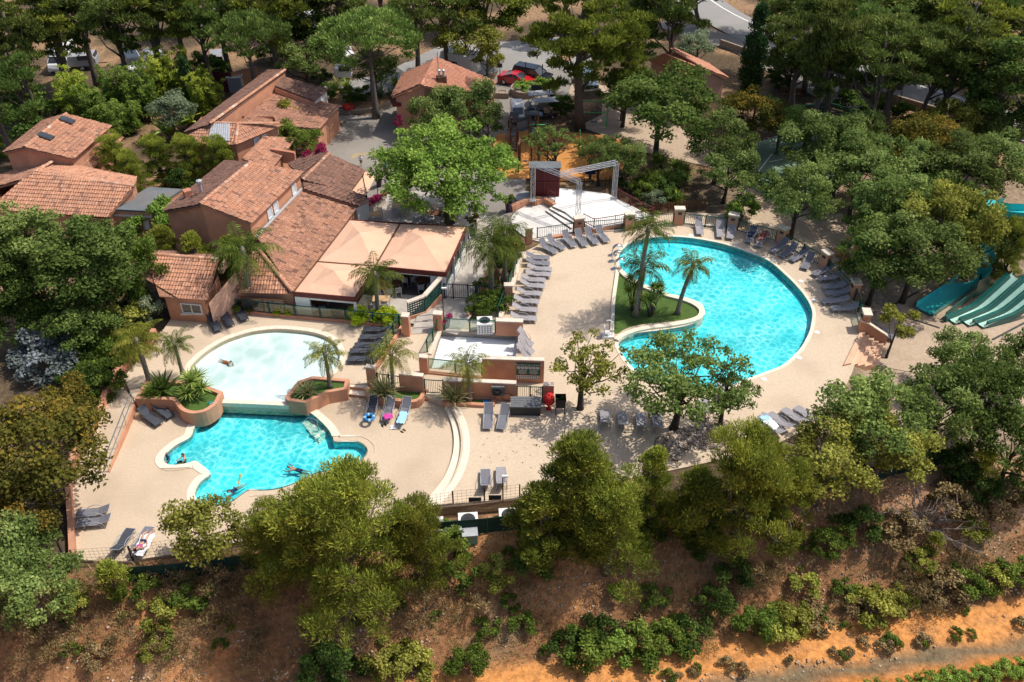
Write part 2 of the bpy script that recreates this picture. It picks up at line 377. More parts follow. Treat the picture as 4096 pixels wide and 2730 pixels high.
L['palmy'] = leafmat('yellowing_palm_fronds', (.010,.015,.002), (.040,.047,.007), (.125,.118,.022), .2, .1)
L['palmdry'] = leafmat('dry_palm_fronds', (.04,.028,.008), (.085,.06,.018), (.14,.10,.035), .2, .1)
L['yucca'] = leafmat('yucca_blades', (.02,.038,.007), (.072,.105,.02), (.20,.24,.06), .25, .1)
L['phorm'] = leafmat('flax_blades', (.035,.04,.014), (.12,.125,.045), (.32,.28,.14), .25, .1)
L['flower'] = leafmat('magenta_bracts', (.07,.008,.02), (.16,.016,.05), (.25,.04,.10), .3, .1)
L['vine'] = leafmat('vine_leaves', (.03,.06,.010), (.09,.145,.025), (.20,.27,.06), .35)
L['grass'] = leafmat('dry_grass', (.06,.055,.02), (.14,.125,.05), (.24,.20,.09), .2)
def yf(x): return 27.2+.15*(x+20.5)
def sst(a, b, x):
    t = np.clip((x-a)/(b-a), 0, 1); return t*t*(3-2*t)
def hn(x, y):   # cheap smooth noise
    return (np.sin(x*.71+1.3*np.sin(y*.53))+np.sin(y*.83+1.7*np.sin(x*.37+2))+.5*np.sin(x*1.9+y*1.3)+.5*np.sin(x*2.7-y*2.1+1))/3
def TZ(x, y):
    d = yf(x)-y
    z = .2-3.25*sst(.2, 6.3, d)-.25*sst(7.9, 8.6, d)
    z = z+hn(x, y)*.22*sst(.8, 2.5, d)*(1-sst(5.2, 6.2, d))+.05*hn(x*2, y*2)*sst(8, 9, d)
    z = z-.75*sst(20.0, 21.3, x)*sst(36.5, 39, y)*(1-sst(50, 53, y))
    z = z+.12*hn(x*.6, y*.6)*sst(72, 80, y)
    z = z+.03*np.maximum(y-125, 0)
    return z
def tz(x, y): return float(TZ(np.float64(x), np.float64(y)))
def PT(u, v, dz=0):
    """point of the photograph on the terrain"""
    z = .2
    for _ in range(12): p = P(u, v, z+dz); z = tz(p.x, p.y)
    return Vector((p.x, p.y, z))
deck_all = W([(99,735),(97,690),(96,623),(112,592),(128,556),(143,523),(154,500),(174,481),(197,459),(213,435),(226,416),(300,415),(336,412),(423,421),(520,428),(700,310),(760,275),(900,275),(1040,310),(1120,385),(1125,430),(1110,470),(1100,520),(1060,560),(1000,590),(860,622),(672,655),(560,664),(300,712)], .1)
def axis(lo, hi, st, far):
    a = list(np.arange(lo, hi+1e-6, st)); s = st; l, r = lo, hi
    while r < far:
        s *= 1.35; r += s; l -= s; a.append(r); a.insert(0, l)
    return np.array(a)
xs = axis(-64, 64, .6, 2500); ys = axis(18, 128, .5, 2500)
X, Y = np.meshgrid(xs, ys); Z = TZ(X, Y)
Z = np.where(np.hypot(X, Y-60) > 150, np.minimum(Z, 2.5), Z)
inset = offset(deck_all, -1.3)
rnd = np.random.RandomState(3)
cols = np.zeros(X.shape+(4,), np.float32); cols[..., 3] = 1
def mixc(mask, c):
    for i in range(3): cols[..., i] = cols[..., i]*(1-mask)+c[i]*mask
D = yf(X)-Y
nz1 = hn(X*.5, Y*.5); nz2 = hn(X*1.3+5, Y*1.3)
mixc(np.ones_like(X), (.11,.08,.05))
mixc(sst(-.1, .55, nz1)*.85, (.34,.215,.12))
east = sst(13, 18, X)*(Y > 33)*(Y < 66)
mixc(east*.8, (.30,.225,.155))
mixc(sst(20, 22.5, X)*sst(35, 37, Y)*(1-sst(50, 53, Y)), (.42,.325,.235))
slope = sst(-.5, .8, D)
mixc(slope, (.28,.14,.066))
mixc(slope*sst(-.05, .7, nz1+.35*nz2), (.56,.265,.11))
mixc(slope*sst(.2, .8, nz2)*.6, (.23,.175,.11))
mixc(slope*sst(14, 22, X)*sst(.2, .7, nz1+.3)*.6, (.48,.31,.20))
trk = sst(6.0, 6.5, D+.25*nz2)*(1-sst(8.0, 8.5, D+.2*nz2))
mixc(trk, (.66,.29,.09))
mixc(trk*sst(7.0, 7.2, D)*(1-sst(7.25, 7.5, D))*.5, (.36,.19,.09))
mixc(sst(8.0, 8.4, D+.3*nz2)*(1-sst(8.7, 9.1, D)), (.19,.145,.085))
mixc(sst(8.8, 9.2, D), (.60,.24,.06))
mixc(sst(9, 9.4, D)*(np.sin(D*7)*.5+.5)*.5, (.27,.115,.045))
mixc((Y > 100)*sst(-.3, .4, nz1)*.5, (.30,.19,.11))
lowm = np.zeros(X.shape, bool)
low_pad = offset(W([(97,735),(95,690),(94,623),(111,592),(126,556),(142,523),(152,500),(172,481),(195,459),(240,430),(420,430),(480,480),(600,530),(606,580),(594,632),(572,666),(300,714),(170,738)], 0), 1.3)
msk = np.zeros(X.shape, bool)
bx0, bx1 = min(p.x for p in inset), max(p.x for p in inset); by0, by1 = min(p.y for p in inset), max(p.y for p in inset)
for j in range(X.shape[0]):
    if by0-3 < ys[j] < by1:
        for i in range(X.shape[1]):
            if bx0 < xs[i] < bx1 and inpoly(xs[i], ys[j], inset): msk[j, i] = True
            if -24 < xs[i] < 0 and ys[j] < 46 and inpoly(xs[i], ys[j], low_pad): lowm[j, i] = True
Z[lowm] = np.minimum(Z[lowm], -.16)
Z[msk] = -1.9
ny, nx = X.shape
idx = np.arange(nx*ny).reshape(ny, nx)
fc = np.stack([idx[:-1,:-1], idx[:-1,1:], idx[1:,1:], idx[1:,:-1]], -1).reshape(-1, 4)
gm = npmesh('ground', np.stack([X, Y, Z], -1).reshape(-1, 3), fc, smooth=True)
ca = gm.color_attributes.new('zone', 'FLOAT_COLOR', 'POINT'); ca.data.foreach_set('color', cols.reshape(-1))
def groundmat():
    m = bpy.data.materials.new('earth_and_leaf_litter'); nt = NT(m)
    out = nt.n('ShaderNodeOutputMaterial'); b = nt.n('ShaderNodeBsdfPrincipled'); b.inputs['Roughness'].default_value = .95; b.inputs['Specular IOR Level'].default_value = .1; nt.l(b, 0, out, 0)
    at = nt.n('ShaderNodeAttribute', attribute_name='zone'); ge = nt.n('ShaderNodeNewGeometry')
    n1 = nt.n('ShaderNodeTexNoise'); n1.inputs['Scale'].default_value = 3.2; n1.inputs['Detail'].default_value = 9; n1.inputs['Roughness'].default_value = .75; nt.l(ge, 0, n1, 'Vector')
    r1 = ramp(nt, [(.3, (.42,.40,.38)), (.5, (.95,.95,.95)), (.7, (1.5,1.45,1.4))]); nt.l(n1, 0, r1, 0)
    mu = nt.n('ShaderNodeMixRGB', blend_type='MULTIPLY'); mu.inputs[0].default_value = 1; nt.l(at, 'Color', mu, 1); nt.l(r1, 0, mu, 2)
    v = nt.n('ShaderNodeTexVoronoi'); v.inputs['Scale'].default_value = 7; nt.l(ge, 0, v, 'Vector')
    r2 = ramp(nt, [(.06, (1.5,1.4,1.25)), (.22, (1,1,1))]); nt.l(v, 0, r2, 0)
    m2 = nt.n('ShaderNodeMixRGB', blend_type='MULTIPLY'); m2.inputs[0].default_value = .7; nt.l(mu, 0, m2, 1); nt.l(r2, 0, m2, 2)
    nt.l(m2, 0, b, 'Base Color')
    bp = nt.n('ShaderNodeBump'); bp.inputs['Strength'].default_value = .8; bp.inputs['Distance'].default_value = .12; nt.l(n1, 0, bp, 'Height'); nt.l(bp, 0, b, 'Normal')
    return m
gm.materials.append(groundmat())
tag(meshobj('ground', gm), 'brown earth with leaf litter, stony slope and orange track', 'ground', kind='structure')
def sheet(name, loop, z, m, holes=(), z0=None, label=None):
    o = MB().prism(loop, z if z0 is None else z0, z, holes).build(name, mt[m] if isinstance(m, str) else m, fixn=False)
    return tag(o, label or name.replace('_', ' '), name.replace('_', ' '), kind='structure')
big = smooth_loop(W(gs(2,1,[(548,455),(550,410),(575,375),(620,345),(700,325),(800,318),(900,323),(1000,338),(1100,360),(1200,395),(1311,440)])
  +gs(3,1,[(80,505),(150,575),(200,640),(226,700),(222,760),(205,820),(160,896)])+gs(3,2,[(80,75),(0,110)])
  +gs(2,2,[(1215,145),(1100,190),(1000,205),(900,205),(800,185),(700,150),(640,112),(590,60),(562,15)])
  +gs(2,1,[(545,868),(575,838),(640,812),(760,797),(880,777),(955,750),(985,718),(985,690),(970,662),(920,638),(860,622),(800,608),(720,580),(650,548),(595,512),(565,490)]), .3), 4)
NBIG = len(big)
big_pen = [big[i] for i in range(NBIG) if i >= 27*4+2 or i == 0]
low = smooth_loop(W([(289.6,527),(283,535),(269,545),(256,560),(250,574),(231,585),(217,597.5),(215.5,606),(225,611),(246,608.5),(256.3,605.5),(265.3,611.5),(276.3,622),(264,632.4),(257,644),(257.6,655),(267,661.5),(284.5,663.5),(302.4,659),(317.8,648.5),(328,643),(345,643.5),(366,641),(390,633),(412,622),(440,616),(457,612),(474.4,603),(480.8,595),(479.5,587),(469.3,580.5),(451,579),(438,580),(435,571),(430,563),(422,554.5),(410.3,544.5),(398,538),(377,531)], .0), 4)
kid_top = smooth_path(W([(289.6,526.5),(270,512),(255,497),(250,484),(257,473.5),(271.7,461),(294.7,447.3),(320,438.5),(336,434.8),(361.6,432.2),(387,433.4),(412.9,437),(433.4,445),(443.6,457),(446,471),(438,485),(425.7,493),(405,510),(377,530.5)], .45), 4)
lip0, lip1 = P(289.6,527,.0), P(377,531,.0)
kid = [p for p in kid_top[1:-1]]+[P(377,528.5,.42), P(336,526.5,.42), P(289.6,524.8,.42)]
low_out = W([(97,735),(95,690),(94,623),(111,592),(126,556),(142,523),(152,500),(172,481),(195,459),(211,435),(226,416),(300,415),(420,425),(485,480),(485,505),(560,512),(586,532)], 0)+smooth_path(W([(589,536),(599,556),(603,580),(600,605),(589,632),(570,656),(560,668)], 0), 4)+W([(300,714),(170,738)], 0)
sheet('lower_deck', low_out, 0, 'deck', [offset(low, .05)], -.4, 'beige resin deck around the lower turquoise pool')
sheet('pool_coping', offset(low, .42), .03, 'coping', [low], -.2, 'pale stone coping of the lower pool')
up_out = W([(177,527),(162,496),(176,479),(198,459),(213,435),(226,416),(276,415),(300,413),(336,413),(423,422),(524,431),(490,478),(484.5,484),(484.5,505),(456,504),(440,512),(395,532),(377,532),(330,530),(289,528),(240,530)], .45)
sheet('upper_deck', up_out, .45, 'deck2', [offset(kid, -.02)], -.35, 'beige resin deck around the shallow white pool')
sheet('pool_coping', offset(kid, .33)[:], .47, 'coping', [kid], .2, 'pale stone coping of the shallow pool')
sheet('pool_floor', offset(kid, .01), .20, 'kidfloor', z0=-1.2, label='white floor of the shallow pool')
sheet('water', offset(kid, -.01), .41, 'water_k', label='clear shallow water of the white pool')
rp = [P(154,499,.45), P(177,528,.45), P(143.5,619,.01), P(99,619,.01), P(112,592,.1), P(128,556,.25)]
o = MB().add([tuple(p+Vector((0,0,.004))) for p in rp], [(0,5,4,3,2,1)]).build('ramp', mt['deck'], fixn=False); tag(o, 'sloping beige ramp with handrail beside the left wall', 'ramp', kind='structure')
for p in o.data.polygons:
    if p.normal.z < 0: o.data.flip_normals(); break
def basin(loop, zt, zb, tint):
    n = len(loop); mb = MB(); mb.add([(p.x, p.y, zb) for p in loop]+[(p.x, p.y, zt) for p in loop], [(i, (i+1) % n, n+(i+1) % n, n+i) for i in range(n)])
    w = mb.build('pool_wall', mt['poolwall']); tag(w, f'turquoise wall of the {tint} pool', 'pool wall', kind='structure')
    sheet('pool_floor', loop, zb, 'poolfloor', label=f'turquoise floor of the {tint} pool')
basin(low, .0, -.5, 'lower')
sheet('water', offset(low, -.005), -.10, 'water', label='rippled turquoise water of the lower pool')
main_out = smooth_path(W([(591,534),(601,556),(605,580),(602,605),(591,632),(573,656),(562,670)], .3), 4)+W([(672,657),(860,622),(1000,592),(1062,562),(1104,520),(1118,490),(1125,470),(1133,430),(1131,390),(1112,350),(1075,320),(1020,297),(960,281),(890,279),(830,287),(765,302),(718,316),(690,330),(640,420),(560,428),(524,431),(490,478),(484.5,484),(485,508),(530,508)], .3)
holes = [offset(big, .05)]
bas = W([C5(545,182), C5(1008,205), C5(988,352), C5(475,410)], .3)
holes.append(bas)
sheet('main_deck', main_out, .3, 'deck2', holes, -.8, 'beige resin deck around the large turquoise pool')
sheet('pool_coping', offset(big, .22), .325, 'coping', [big], 0, 'pale stone coping of the large pool')
basin(big, .3, -.18, 'large')
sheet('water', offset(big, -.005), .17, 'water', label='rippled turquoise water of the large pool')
mb = MB(); n = 4
mb.add([(p.x, p.y, -.15) for p in bas]+[(p.x, p.y, .3) for p in bas], [(i, (i+1) % n, n+(i+1) % n, n+i) for i in range(n)])
mb.prism(bas, -.15, -.15)
tag(mb.build('empty_basin', mt['basin']), 'drained white rectangular paddling basin', 'basin', kind='structure')
arc = smooth_path(W([(586,532),(597,556),(601,580),(598,605),(587,632),(569,656),(560,668)], 0), 5)
arc2 = smooth_path(W([(597,532),(608,556),(612.5,580),(609.5,605),(598,632),(579,655),(571,666)], .3), 5)
arcm = [(a+b)/2 for a, b in zip(arc, [Vector((p.x,p.y,0)) for p in arc2])]
mb = MB(); mb.prism(ribbon(arc, .42), -.1, .15); mb.prism(ribbon(arc2, .36), -.1, .304)
tag(mb.build('curved_step', mt['coping'], fixn=False), 'pale curved double step between the two decks', 'steps', kind='structure')
mb = MB(); mb.prism(ribbon([a+(b-a)*.52 for a, b in zip(arc, arc2)], .05), -.1, .16)
isl = W(gs(2,1,[(523,806),(524,720),(526,640),(538,545),(548,515),(565,520),(600,548),(650,575),(720,605),(800,628),(860,640),(915,656),(950,680),(957,700),(945,722),(900,738),(850,747),(760,757),(680,765),(620,776),(570,795),(545,812)]), .3)
sheet('island_lawn', smooth_loop(isl, 3), .315, 'lawn', z0=.2, label='green lawn of the palm island in the large pool')
rim = smooth_path(W(gs(2,1,[(535,845),(560,825),(620,800),(700,782),(800,770),(900,752),(955,732),(972,705),(963,682),(925,656),(865,634),(800,618),(725,592),(650,560),(600,530),(572,508),(553,487)]), .42), 4)
mb = MB(); mb.prism(ribbon(rim, .33), -.5, .46)
tag(mb.build('island_rim', mt['coping'], fixn=False), 'raised pale stone rim curling round the palm island', 'rim', kind='structure')
left_rim = W(gs(2,1,[(512,800),(515,720),(520,640),(533,545),(540,490)]), .36)
mb = MB(); mb.prism(ribbon(smooth_path(left_rim, 4), .24), .1, .42)
tag(mb.build('island_kerb', mt['coping'], fixn=False), 'straight pale kerb along the deck side of the palm island', 'kerb', kind='structure')
plaza = W([(412,178),(440,150),(480,152),(520,135),(640,120),(655,92),(610,75),(640,60),(760,70),(745,130),(700,165),(640,190),(660,215),(690,225),(690,300),(640,300),(600,290),(480,262),(470,240),(430,205)], .3)
sheet('plaza', plaza, .28, 'asphalt', label='worn grey asphalt square between the buildings')
road = W([(420,112),(500,98),(560,68),(600,52),(660,55),(770,45),(790,75),(740,92),(660,92),(560,120),(450,125)], .3)
sheet('access_road', road, .284, 'road', label='grey access road past the reception')
sheet('rubber_floor', smooth_loop(W([(651,179),(665,176),(700,170),(730,172),(790,178),(830,190),(838,215),(820,233),(760,238),(690,235),(660,232),(646,210)], .3), 4), .30, 'rubber', label='orange soft rubber floor of the playground')
sheet('terrace_floor', W([(458,262),(490,262),(500,250),(560,252),(640,285),(648,300),(640,350),(630,400),(600,440),(540,425),(470,420),(380,418),(380,380),(440,330)], .3), .312, 'paving', label='pale stone paving of the restaurant terrace')
sheet('sand_path', W([(735,140),(760,120),(790,125),(790,150),(760,165),(850,200),(960,225),(985,300),(1100,345),(1120,310),(1105,280),(1050,275),(1000,255),(965,200),(880,160),(830,120),(760,105),(725,125)], .3), .24, 'sand', label='pale sandy path under the oaks')
sheet('court_floor', W([(985,190),(1100,150),(1140,200),(1080,265),(1010,262),(985,245)], .3), .262, 'court', label='pale green sports court')
far_road = [Vector((x, y, 0)) for x, y in ((34,113),(41,103),(47,96),(54,91),(66,85),(80,79))]
br = [P(915,0,.2), P(960,30,.2), P(1060,75,.2), P(1180,118,.2), P(1344,170,.2), P(1500,215,.2)]
sheet('far_road', ribbon(smooth_path(br, 4), 5.5), .31, 'road', label='grey public road behind the pines')
sheet('road_line', ribbon(smooth_path([p+Vector((.8,2.3,0)) for p in br], 4), .18), .318, 'white', label='white edge line of the public road')
sheet('side_lane', ribbon(smooth_path([P(870,30,.2), P(930,48,.2), P(985,68,.2), P(1060,110,.2), P(1150,150,.2)], 4), 3.6), .29, 'asphalt', label='narrow lane beside the public road')
sheet('yard_floor', W([(1150,480),(1140,440),(1180,390),(1230,370),(1344,330),(1420,330),(1480,480),(1344,560),(1260,500)], -.5), -.52, 'sand', label='pale sandy yard in front of the slides')
peb = smooth_loop(W([(868,600),(858,582),(872,570),(905,560),(930,548),(955,553),(966,565),(962,580),(935,590),(905,592),(890,606)], .3), 4)
sheet('pebble_bed', peb, .312, 'stone', label='bed of pebbles under the deck oak')
RNG = np.random.RandomState(11)
def roof(pts, parent, m='tile', name='roof', thick=True):
    """one tiled plane; pts = world points, the first two are the eave"""
    pts = [Vector(p) for p in pts]
    e = (pts[1]-pts[0]); L = e.length; e.normalize()
    nrm = Vector((0,0,0))
    for i in range(1, len(pts)-1): nrm += (pts[i]-pts[0]).cross(pts[i+1]-pts[0])
    if nrm.z < 0: nrm = -nrm
    nrm.normalize(); e = (e-nrm*e.dot(nrm)).normalized()
    s = nrm.cross(e)
    if s.dot(sum(pts, Vector())/len(pts)-pts[0]) < 0: s = -s
    q = [((p-pts[0]).dot(e), (p-pts[0]).dot(s)) for p in pts]
    x0, x1 = min(a for a, b in q)-.1, max(a for a, b in q)+.1; y0, y1 = min(b for a, b in q), max(b for a, b in q)
    per, row, ns = .19, .31, 4
    nc = int((x1-x0)/per)+1; nr = int((y1-y0)/row)+1
    bm = bmesh.new(); lay = bm.faces.layers.float.new('var')
    yb = y0-.12
    for r in range(nr+1):
        ya, yc = yb+r*row, yb+(r+1)*row
        prevs = None
        for c in range(nc):
            val = RNG.rand(); jit = (RNG.rand()-.5)*.012; jy = (RNG.rand()-.5)*.03
            vs = []
            for k in range(ns+1):
                x = x0+(c+k/ns)*per; h = .055*abs(math.cos(PI*(k/ns)))**.8
                vs.append((bm.verts.new((x, ya+jy, h+.04+jit)), bm.verts.new((x, yc+.03, h+jit))))
            for k in range(ns):
                f = bm.faces.new((vs[k][0], vs[k+1][0], vs[k+1][1], vs[k][1])); f[lay] = .0 if val < .07 else min(1, .24+val*.38+.3*RNG.rand())
    cx = sum(a for a, b in q)/len(q); cy = sum(b for a, b in q)/len(q)
    n = len(q)
    for i in range(n):
        a, b = q[i], q[(i+1) % n]
        if i == 0: a, b = (a[0], a[1]-.1), (b[0], b[1]-.1)
        dx, dy = b[0]-a[0], b[1]-a[1]; nx, ny = dy, -dx
        if (cx-a[0])*nx+(cy-a[1])*ny > 0: nx, ny = -nx, -ny
        if nx*nx+ny*ny < 1e-8: continue
        bmesh.ops.bisect_plane(bm, geom=bm.verts[:]+bm.edges[:]+bm.faces[:], plane_co=(a[0], a[1], 0), plane_no=(nx, ny, 0), clear_outer=True)
    under = [bm.verts.new((a, b, -.03)) for a, b in q]; f = bm.faces.new(under); f[lay] = .1
    low_ = [bm.verts.new((a, b, -.16)) for a, b in q]
    for i in range(n):
        f = bm.faces.new((under[i], under[(i+1) % n], low_[(i+1) % n], low_[i])); f[lay] = .35
    f = bm.faces.new(low_[::-1]); f[lay] = .2
    off = ORG[parent.name]
    Mx = Matrix(((e.x, s.x, nrm.x, pts[0].x-off.x), (e.y, s.y, nrm.y, pts[0].y-off.y), (e.z, s.z, nrm.z, pts[0].z-off.z), (0,0,0,1)))
    bm.transform(Mx)
    if e.cross(s).dot(nrm) < 0: bmesh.ops.reverse_faces(bm, faces=bm.faces[:])
    me = bpy.data.meshes.new(name); bm.to_mesh(me); bm.free(); me.materials.append(mt[m])
    o = meshobj(name, me, parent); ORG[o.name] = off.copy(); return o
def ridge(a, b, parent, m='tile', r=.13):
    a, b = Vector(a), Vector(b); d = b-a; Ln = d.length; k = max(2, int(Ln/.38)); d.normalize()
    side = d.cross(Vector((0,0,1))).normalized(); up = side.cross(d)
    verts, faces, var = [], [], []
    for i in range(k):
        p0, p1 = a+d*(Ln*i/k), a+d*(Ln*(i+1)/k+.05); v = RNG.rand()*.6+.4
        base = len(verts)
        for p, rr in ((p0, r*1.08), (p1, r*.92)):
            for j in range(7):
                th = PI*j/6; verts.append(p+side*math.cos(th)*rr+up*(math.sin(th)*rr*.9+.02))
        for j in range(6): faces.append((base+j, base+j+1, base+8+j, base+7+j)); var.append(v)
    off = ORG[parent.name]
    me = npmesh('ridge_tiles', np.array([tuple(v-off) for v in verts]), np.array(faces), mt[m], var=np.array(var))
    o = meshobj('ridge_tiles', me, parent); ORG[o.name] = off.copy(); return o
def walls(tops, z0, parent, m='salmon', inset=.22, drop=.14, name='wall', closed=True):
    c = sum((Vector(p) for p in tops), Vector())/len(tops); t = []
    for p in tops:
        p = Vector(p); d = Vector((c.x-p.x, c.y-p.y, 0)); d.normalize(); t.append(Vector((p.x, p.y, p.z-drop))+d*inset)
    n = len(t); mb = MB()
    mb.add([(p.x, p.y, z0) for p in t]+t, [(i, (i+1) % n, n+(i+1) % n, n+i) for i in range(n if closed else n-1)])
    mb.build(name, mt[m] if isinstance(m, str) else m, parent, world=True, fixn=closed); return t
def window(parent, a, b, t0, t1, z0, z1, frame='white', pane='pane', mull=1, nm='window', proud=.03):
    a, b = Vector((a[0], a[1], 0)), Vector((b[0], b[1], 0)); d = (b-a); n = Vector((d.y, -d.x, 0)).normalized()
    if n.y > 0 and abs(n.y) > abs(n.x): n = -n
    elif abs(n.x) >= abs(n.y) and n.x < 0 and proud > 0: n = -n
    d_ = d.normalized(); p, q = a+d*t0+n*abs(proud), a+d*t1+n*abs(proud); w = (q-p).length
    R = Matrix((d_, n, Vector((0,0,1)))).transposed(); cz = (z0+z1)/2; m = (p+q)/2
    fr = MB(); ft = .07
    for zz in (z0+ft/2, z1-ft/2): fr.box((m.x, m.y, zz), (w, .08, ft), M=R)
    for k in range(mull+2):
        pt = p+(q-p)*((ft/2+(w-ft)*k/(mull+1))/w); fr.box((pt.x, pt.y, cz), (ft if k in (0, mull+1) else .05, .076, z1-z0-.02), M=R)
    f = fr.build(nm, mt[frame], parent, world=True)
    MB().box((m.x-n.x*.01, m.y-n.y*.01, cz), (w-.06, .03, z1-z0-.06), M=R).build('pane', mt[pane], f, world=True)
    return f
P_ = P
def P(u, v, z=.3): return P_(u, v, z if z < 1 else z*.85)
def bld(name, label, cat, at, group=None): return thing(name, label, cat, at, group=group)
def V3(p, z): return P(p[0], p[1], z)
r0, r1 = P(31.9,193.9,6.2), P(86.8,149.9,6.2); e0, e1 = P(95.6,209.2,5), P(146,165.3,5); f0, f1 = P(4.4,200.5,5), P(57,158,5)
b = bld('house', 'salmon house with tiled gable roof and two dark skylights', 'house', P(60,220,.2))
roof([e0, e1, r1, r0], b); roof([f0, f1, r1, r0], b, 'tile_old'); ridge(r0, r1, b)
walls([f0, r0, e0, e1, r1, f1], .2, b)
for (x, y) in ((400,143),(273,241)):
    c = C1(x, y); z = 5.78; p = V3(c, z)
    ed = (e1-e0).normalized(); sd = (r0-e0); sd = (sd-ed*sd.dot(ed)).normalized(); nn = ed.cross(sd)
    if nn.z < 0: nn = -nn
    R = Matrix((ed, sd, nn)).transposed()
    t = ((p-e0).dot(nn)); p = p-nn*t+nn*.1
    k = MB().box(p, (.62, 1.05, .14), M=R).build('skylight', mt['charcoal'], b, world=True)
    MB().box(p+nn*.075, (.46, .86, .02), M=R).build('pane', mt['pane'], k, world=True)
lr = [P(90,222,3.6), P(157,178,3.3), P(147,176,3.9), P(97.5,216,4.2)]
roof([P(116,226,3.3), P(160,182,3.3), P(146.5,175.5,4.0), P(97,216.5,4.0)], b, 'tile')
b = bld('house', 'long low salmon house with broad tiled roof behind the left trees', 'house', P(80,300,.2))
r0, r1 = P(44,228,4.9), P(176,245,4.9); e0, e1 = P(-14,274,3.3), P(144,286.5,3.3)
roof([e0, e1, r1, r0], b); ridge(r0, r1, b)
k0, k1 = P(64,212,4.2), P(180,236,4.2)
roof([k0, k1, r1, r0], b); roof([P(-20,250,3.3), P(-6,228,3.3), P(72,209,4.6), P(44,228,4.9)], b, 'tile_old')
walls([e0, e1, r1, k1, k0, P(0,230,3.4)], .2, b)
ridge(P(44,228,4.92), P(74,209.5,4.75), b)
b = bld('flat_roof_annex', 'salmon annex with grey felt flat roof and round vent', 'annex', P(180,320,.2))
q = [P(149.4,281.5,3.3), P(198.8,284,3.3), P(240.6,255,3.3), P(197,252,3.3)]
MB().prism([Vector(p) for p in q], 3.05, 3.2).build('roof', mt['flatroof'], b, world=True)
t = walls([Vector((p.x, p.y, 3.34)) for p in q], .2, b, inset=.03, drop=.14)
mb = MB()
for i in (0, 3): mb.beam(q[i-0]+Vector((0,0,-.06)), q[(i+1) % 4]+Vector((0,0,-.06)), .14, .12)
mb.beam(q[1]+Vector((0,0,-.06)), q[2]+Vector((0,0,-.06)), .14, .12)
mb.build('flashing', mt['zinc'], b, world=True)
dd = (q[1]-q[0]).normalized(); nn = Vector((dd.y, -dd.x, 0))
p = q[0]+dd*.95; R = Matrix((dd, nn, Vector((0,0,1)))).transposed()
mb = MB(); mb.lathe([(.24,0),(.24,.06),(.19,.07)], (0,0,0), 16)
mb.v = [Vector((p.x, p.y, 2.0))+dd*v.x+nn*v.z+Vector((0,0,1))*v.y for v in mb.v]; mb.build('vent', mt['wood'], b, world=True)
window(b, q[0], q[1], .72, .9, 1.7, 2.5, 'zinc', 'panew', 0)
MB().box(P(167,250,3.6), (.9,.7,.8)).build('chimney', mt['wood'], b, world=True)
r0, r1 = P(262.2,268.7,7.2), P(328.7,213.9,7.2); e0, e1 = P(328.7,293.4,5.7), P(396.8,226.4,5.7); f0, f1 = P(214.5,277.5,5.2), P(296,211,5.2)
b = bld('main_wing', 'tall salmon gabled wing with white shutters above the long roof', 'house', P(300,330,.2))
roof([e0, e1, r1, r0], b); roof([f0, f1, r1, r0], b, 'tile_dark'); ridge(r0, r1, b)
t = walls([f0, r0, e0, e1, r1, f1], .2, b)
L_ = (t[3]-t[2]).length
for a0, a1 in ((.30,.39),(.42,.51),(.80,.885)): window(b, t[2], t[3], a0, a1, 3.78, 4.55, 'white', 'panew', 0)
mb = MB(); pc = C3(303,85); p = P(pc[0], pc[1], 6.7); mb.tube([p-Vector((0,0,.8)), p+Vector((0,0,.5))], .11, 8); mb.lathe([(.16,.45),(.2,.5),(.2,.62),(.05,.68)], tuple(p), 8)
mb.build('flue_pipe', mt['zinc'], b, world=True)
pc = C3(225,115); p = P(pc[0], pc[1], 6.0); MB().box(p, (.5,.5,.6), rz=.6).build('chimney', mt['tile_new'], b, world=True)
b = bld('restaurant', 'restaurant with long weathered tile roof beside the peach awnings', 'restaurant', P(420,390,.2))
t0, t1 = P(337.5,313.2,4.35), P(399,248.4,4.35); e0, e1 = P(383.6,384,2.6), P(469.4,269.8,2.7); hp = P(337.5,326,4.2)
roof([e0, e1, t1, t0], b, 'tile_old'); roof([P(301,383,2.3), e0, hp, P(318,345,3.6)], b, 'tile')
ridge(hp+Vector((0,0,.02)), e0+Vector((0,0,.05)), b)
walls([P(301,383,2.3), e0, e1, t1, t0], .2, b, 'salmon')
window(b, P(308,384,2.3), P(378,386,2.6), .1, .9, .4, 1.7, 'wood', 'pane', 3, proud=.05)
mb = MB(); mb.beam(t0+Vector((-.06,.0,.1)), t1+Vector((-.06,0,.1)), .2, .06); mb.build('flashing', mt['zinc'], b, world=True)
b = bld('corner_wing', 'brown tiled hip roof wing at the corner of the square', 'house', P(440,270,.2))
rA, rB = P(432,201.8,5.0), P(396.8,236.9,5.0); eA, eB = P(479.2,223.7,3.5), P(458.3,251,3.5)
roof([eA, eB, rB, rA], b, 'tile_dark'); 
roof([P(469.4,270.8,2.95), P(485.8,261.4,2.95), P(458.3,250.6,3.45), P(398,238,4.95), P(399,248.8,4.6)], b, 'tile_dark')
fA, fB = P(378,216,3.6), P(413,206.5,3.6)
roof([fA, fB, rA, rB], b, 'tile_dark'); ridge(rB, rA, b, 'tile_old')
walls([eA, P(485.8,261.4,2.95), P(469.4,270.8,2.95), P(399,248.8,3.2), fA, fB, rA], .2, b, 'white')
mb = MB(); q = [V3(C2(1280,665),3.2), V3(C2(1350,692),2.7), V3(C2(1290,812),2.7), V3(C2(1188,778),3.2)]
mb.add(q+[p-Vector((0,0,.04)) for p in q], [(0,1,2,3),(7,6,5,4),(0,4,5,1),(1,5,6,2),(2,6,7,3),(3,7,4,0)])
mb.build('awning', mt['awning'], b, world=True)
mb = MB()
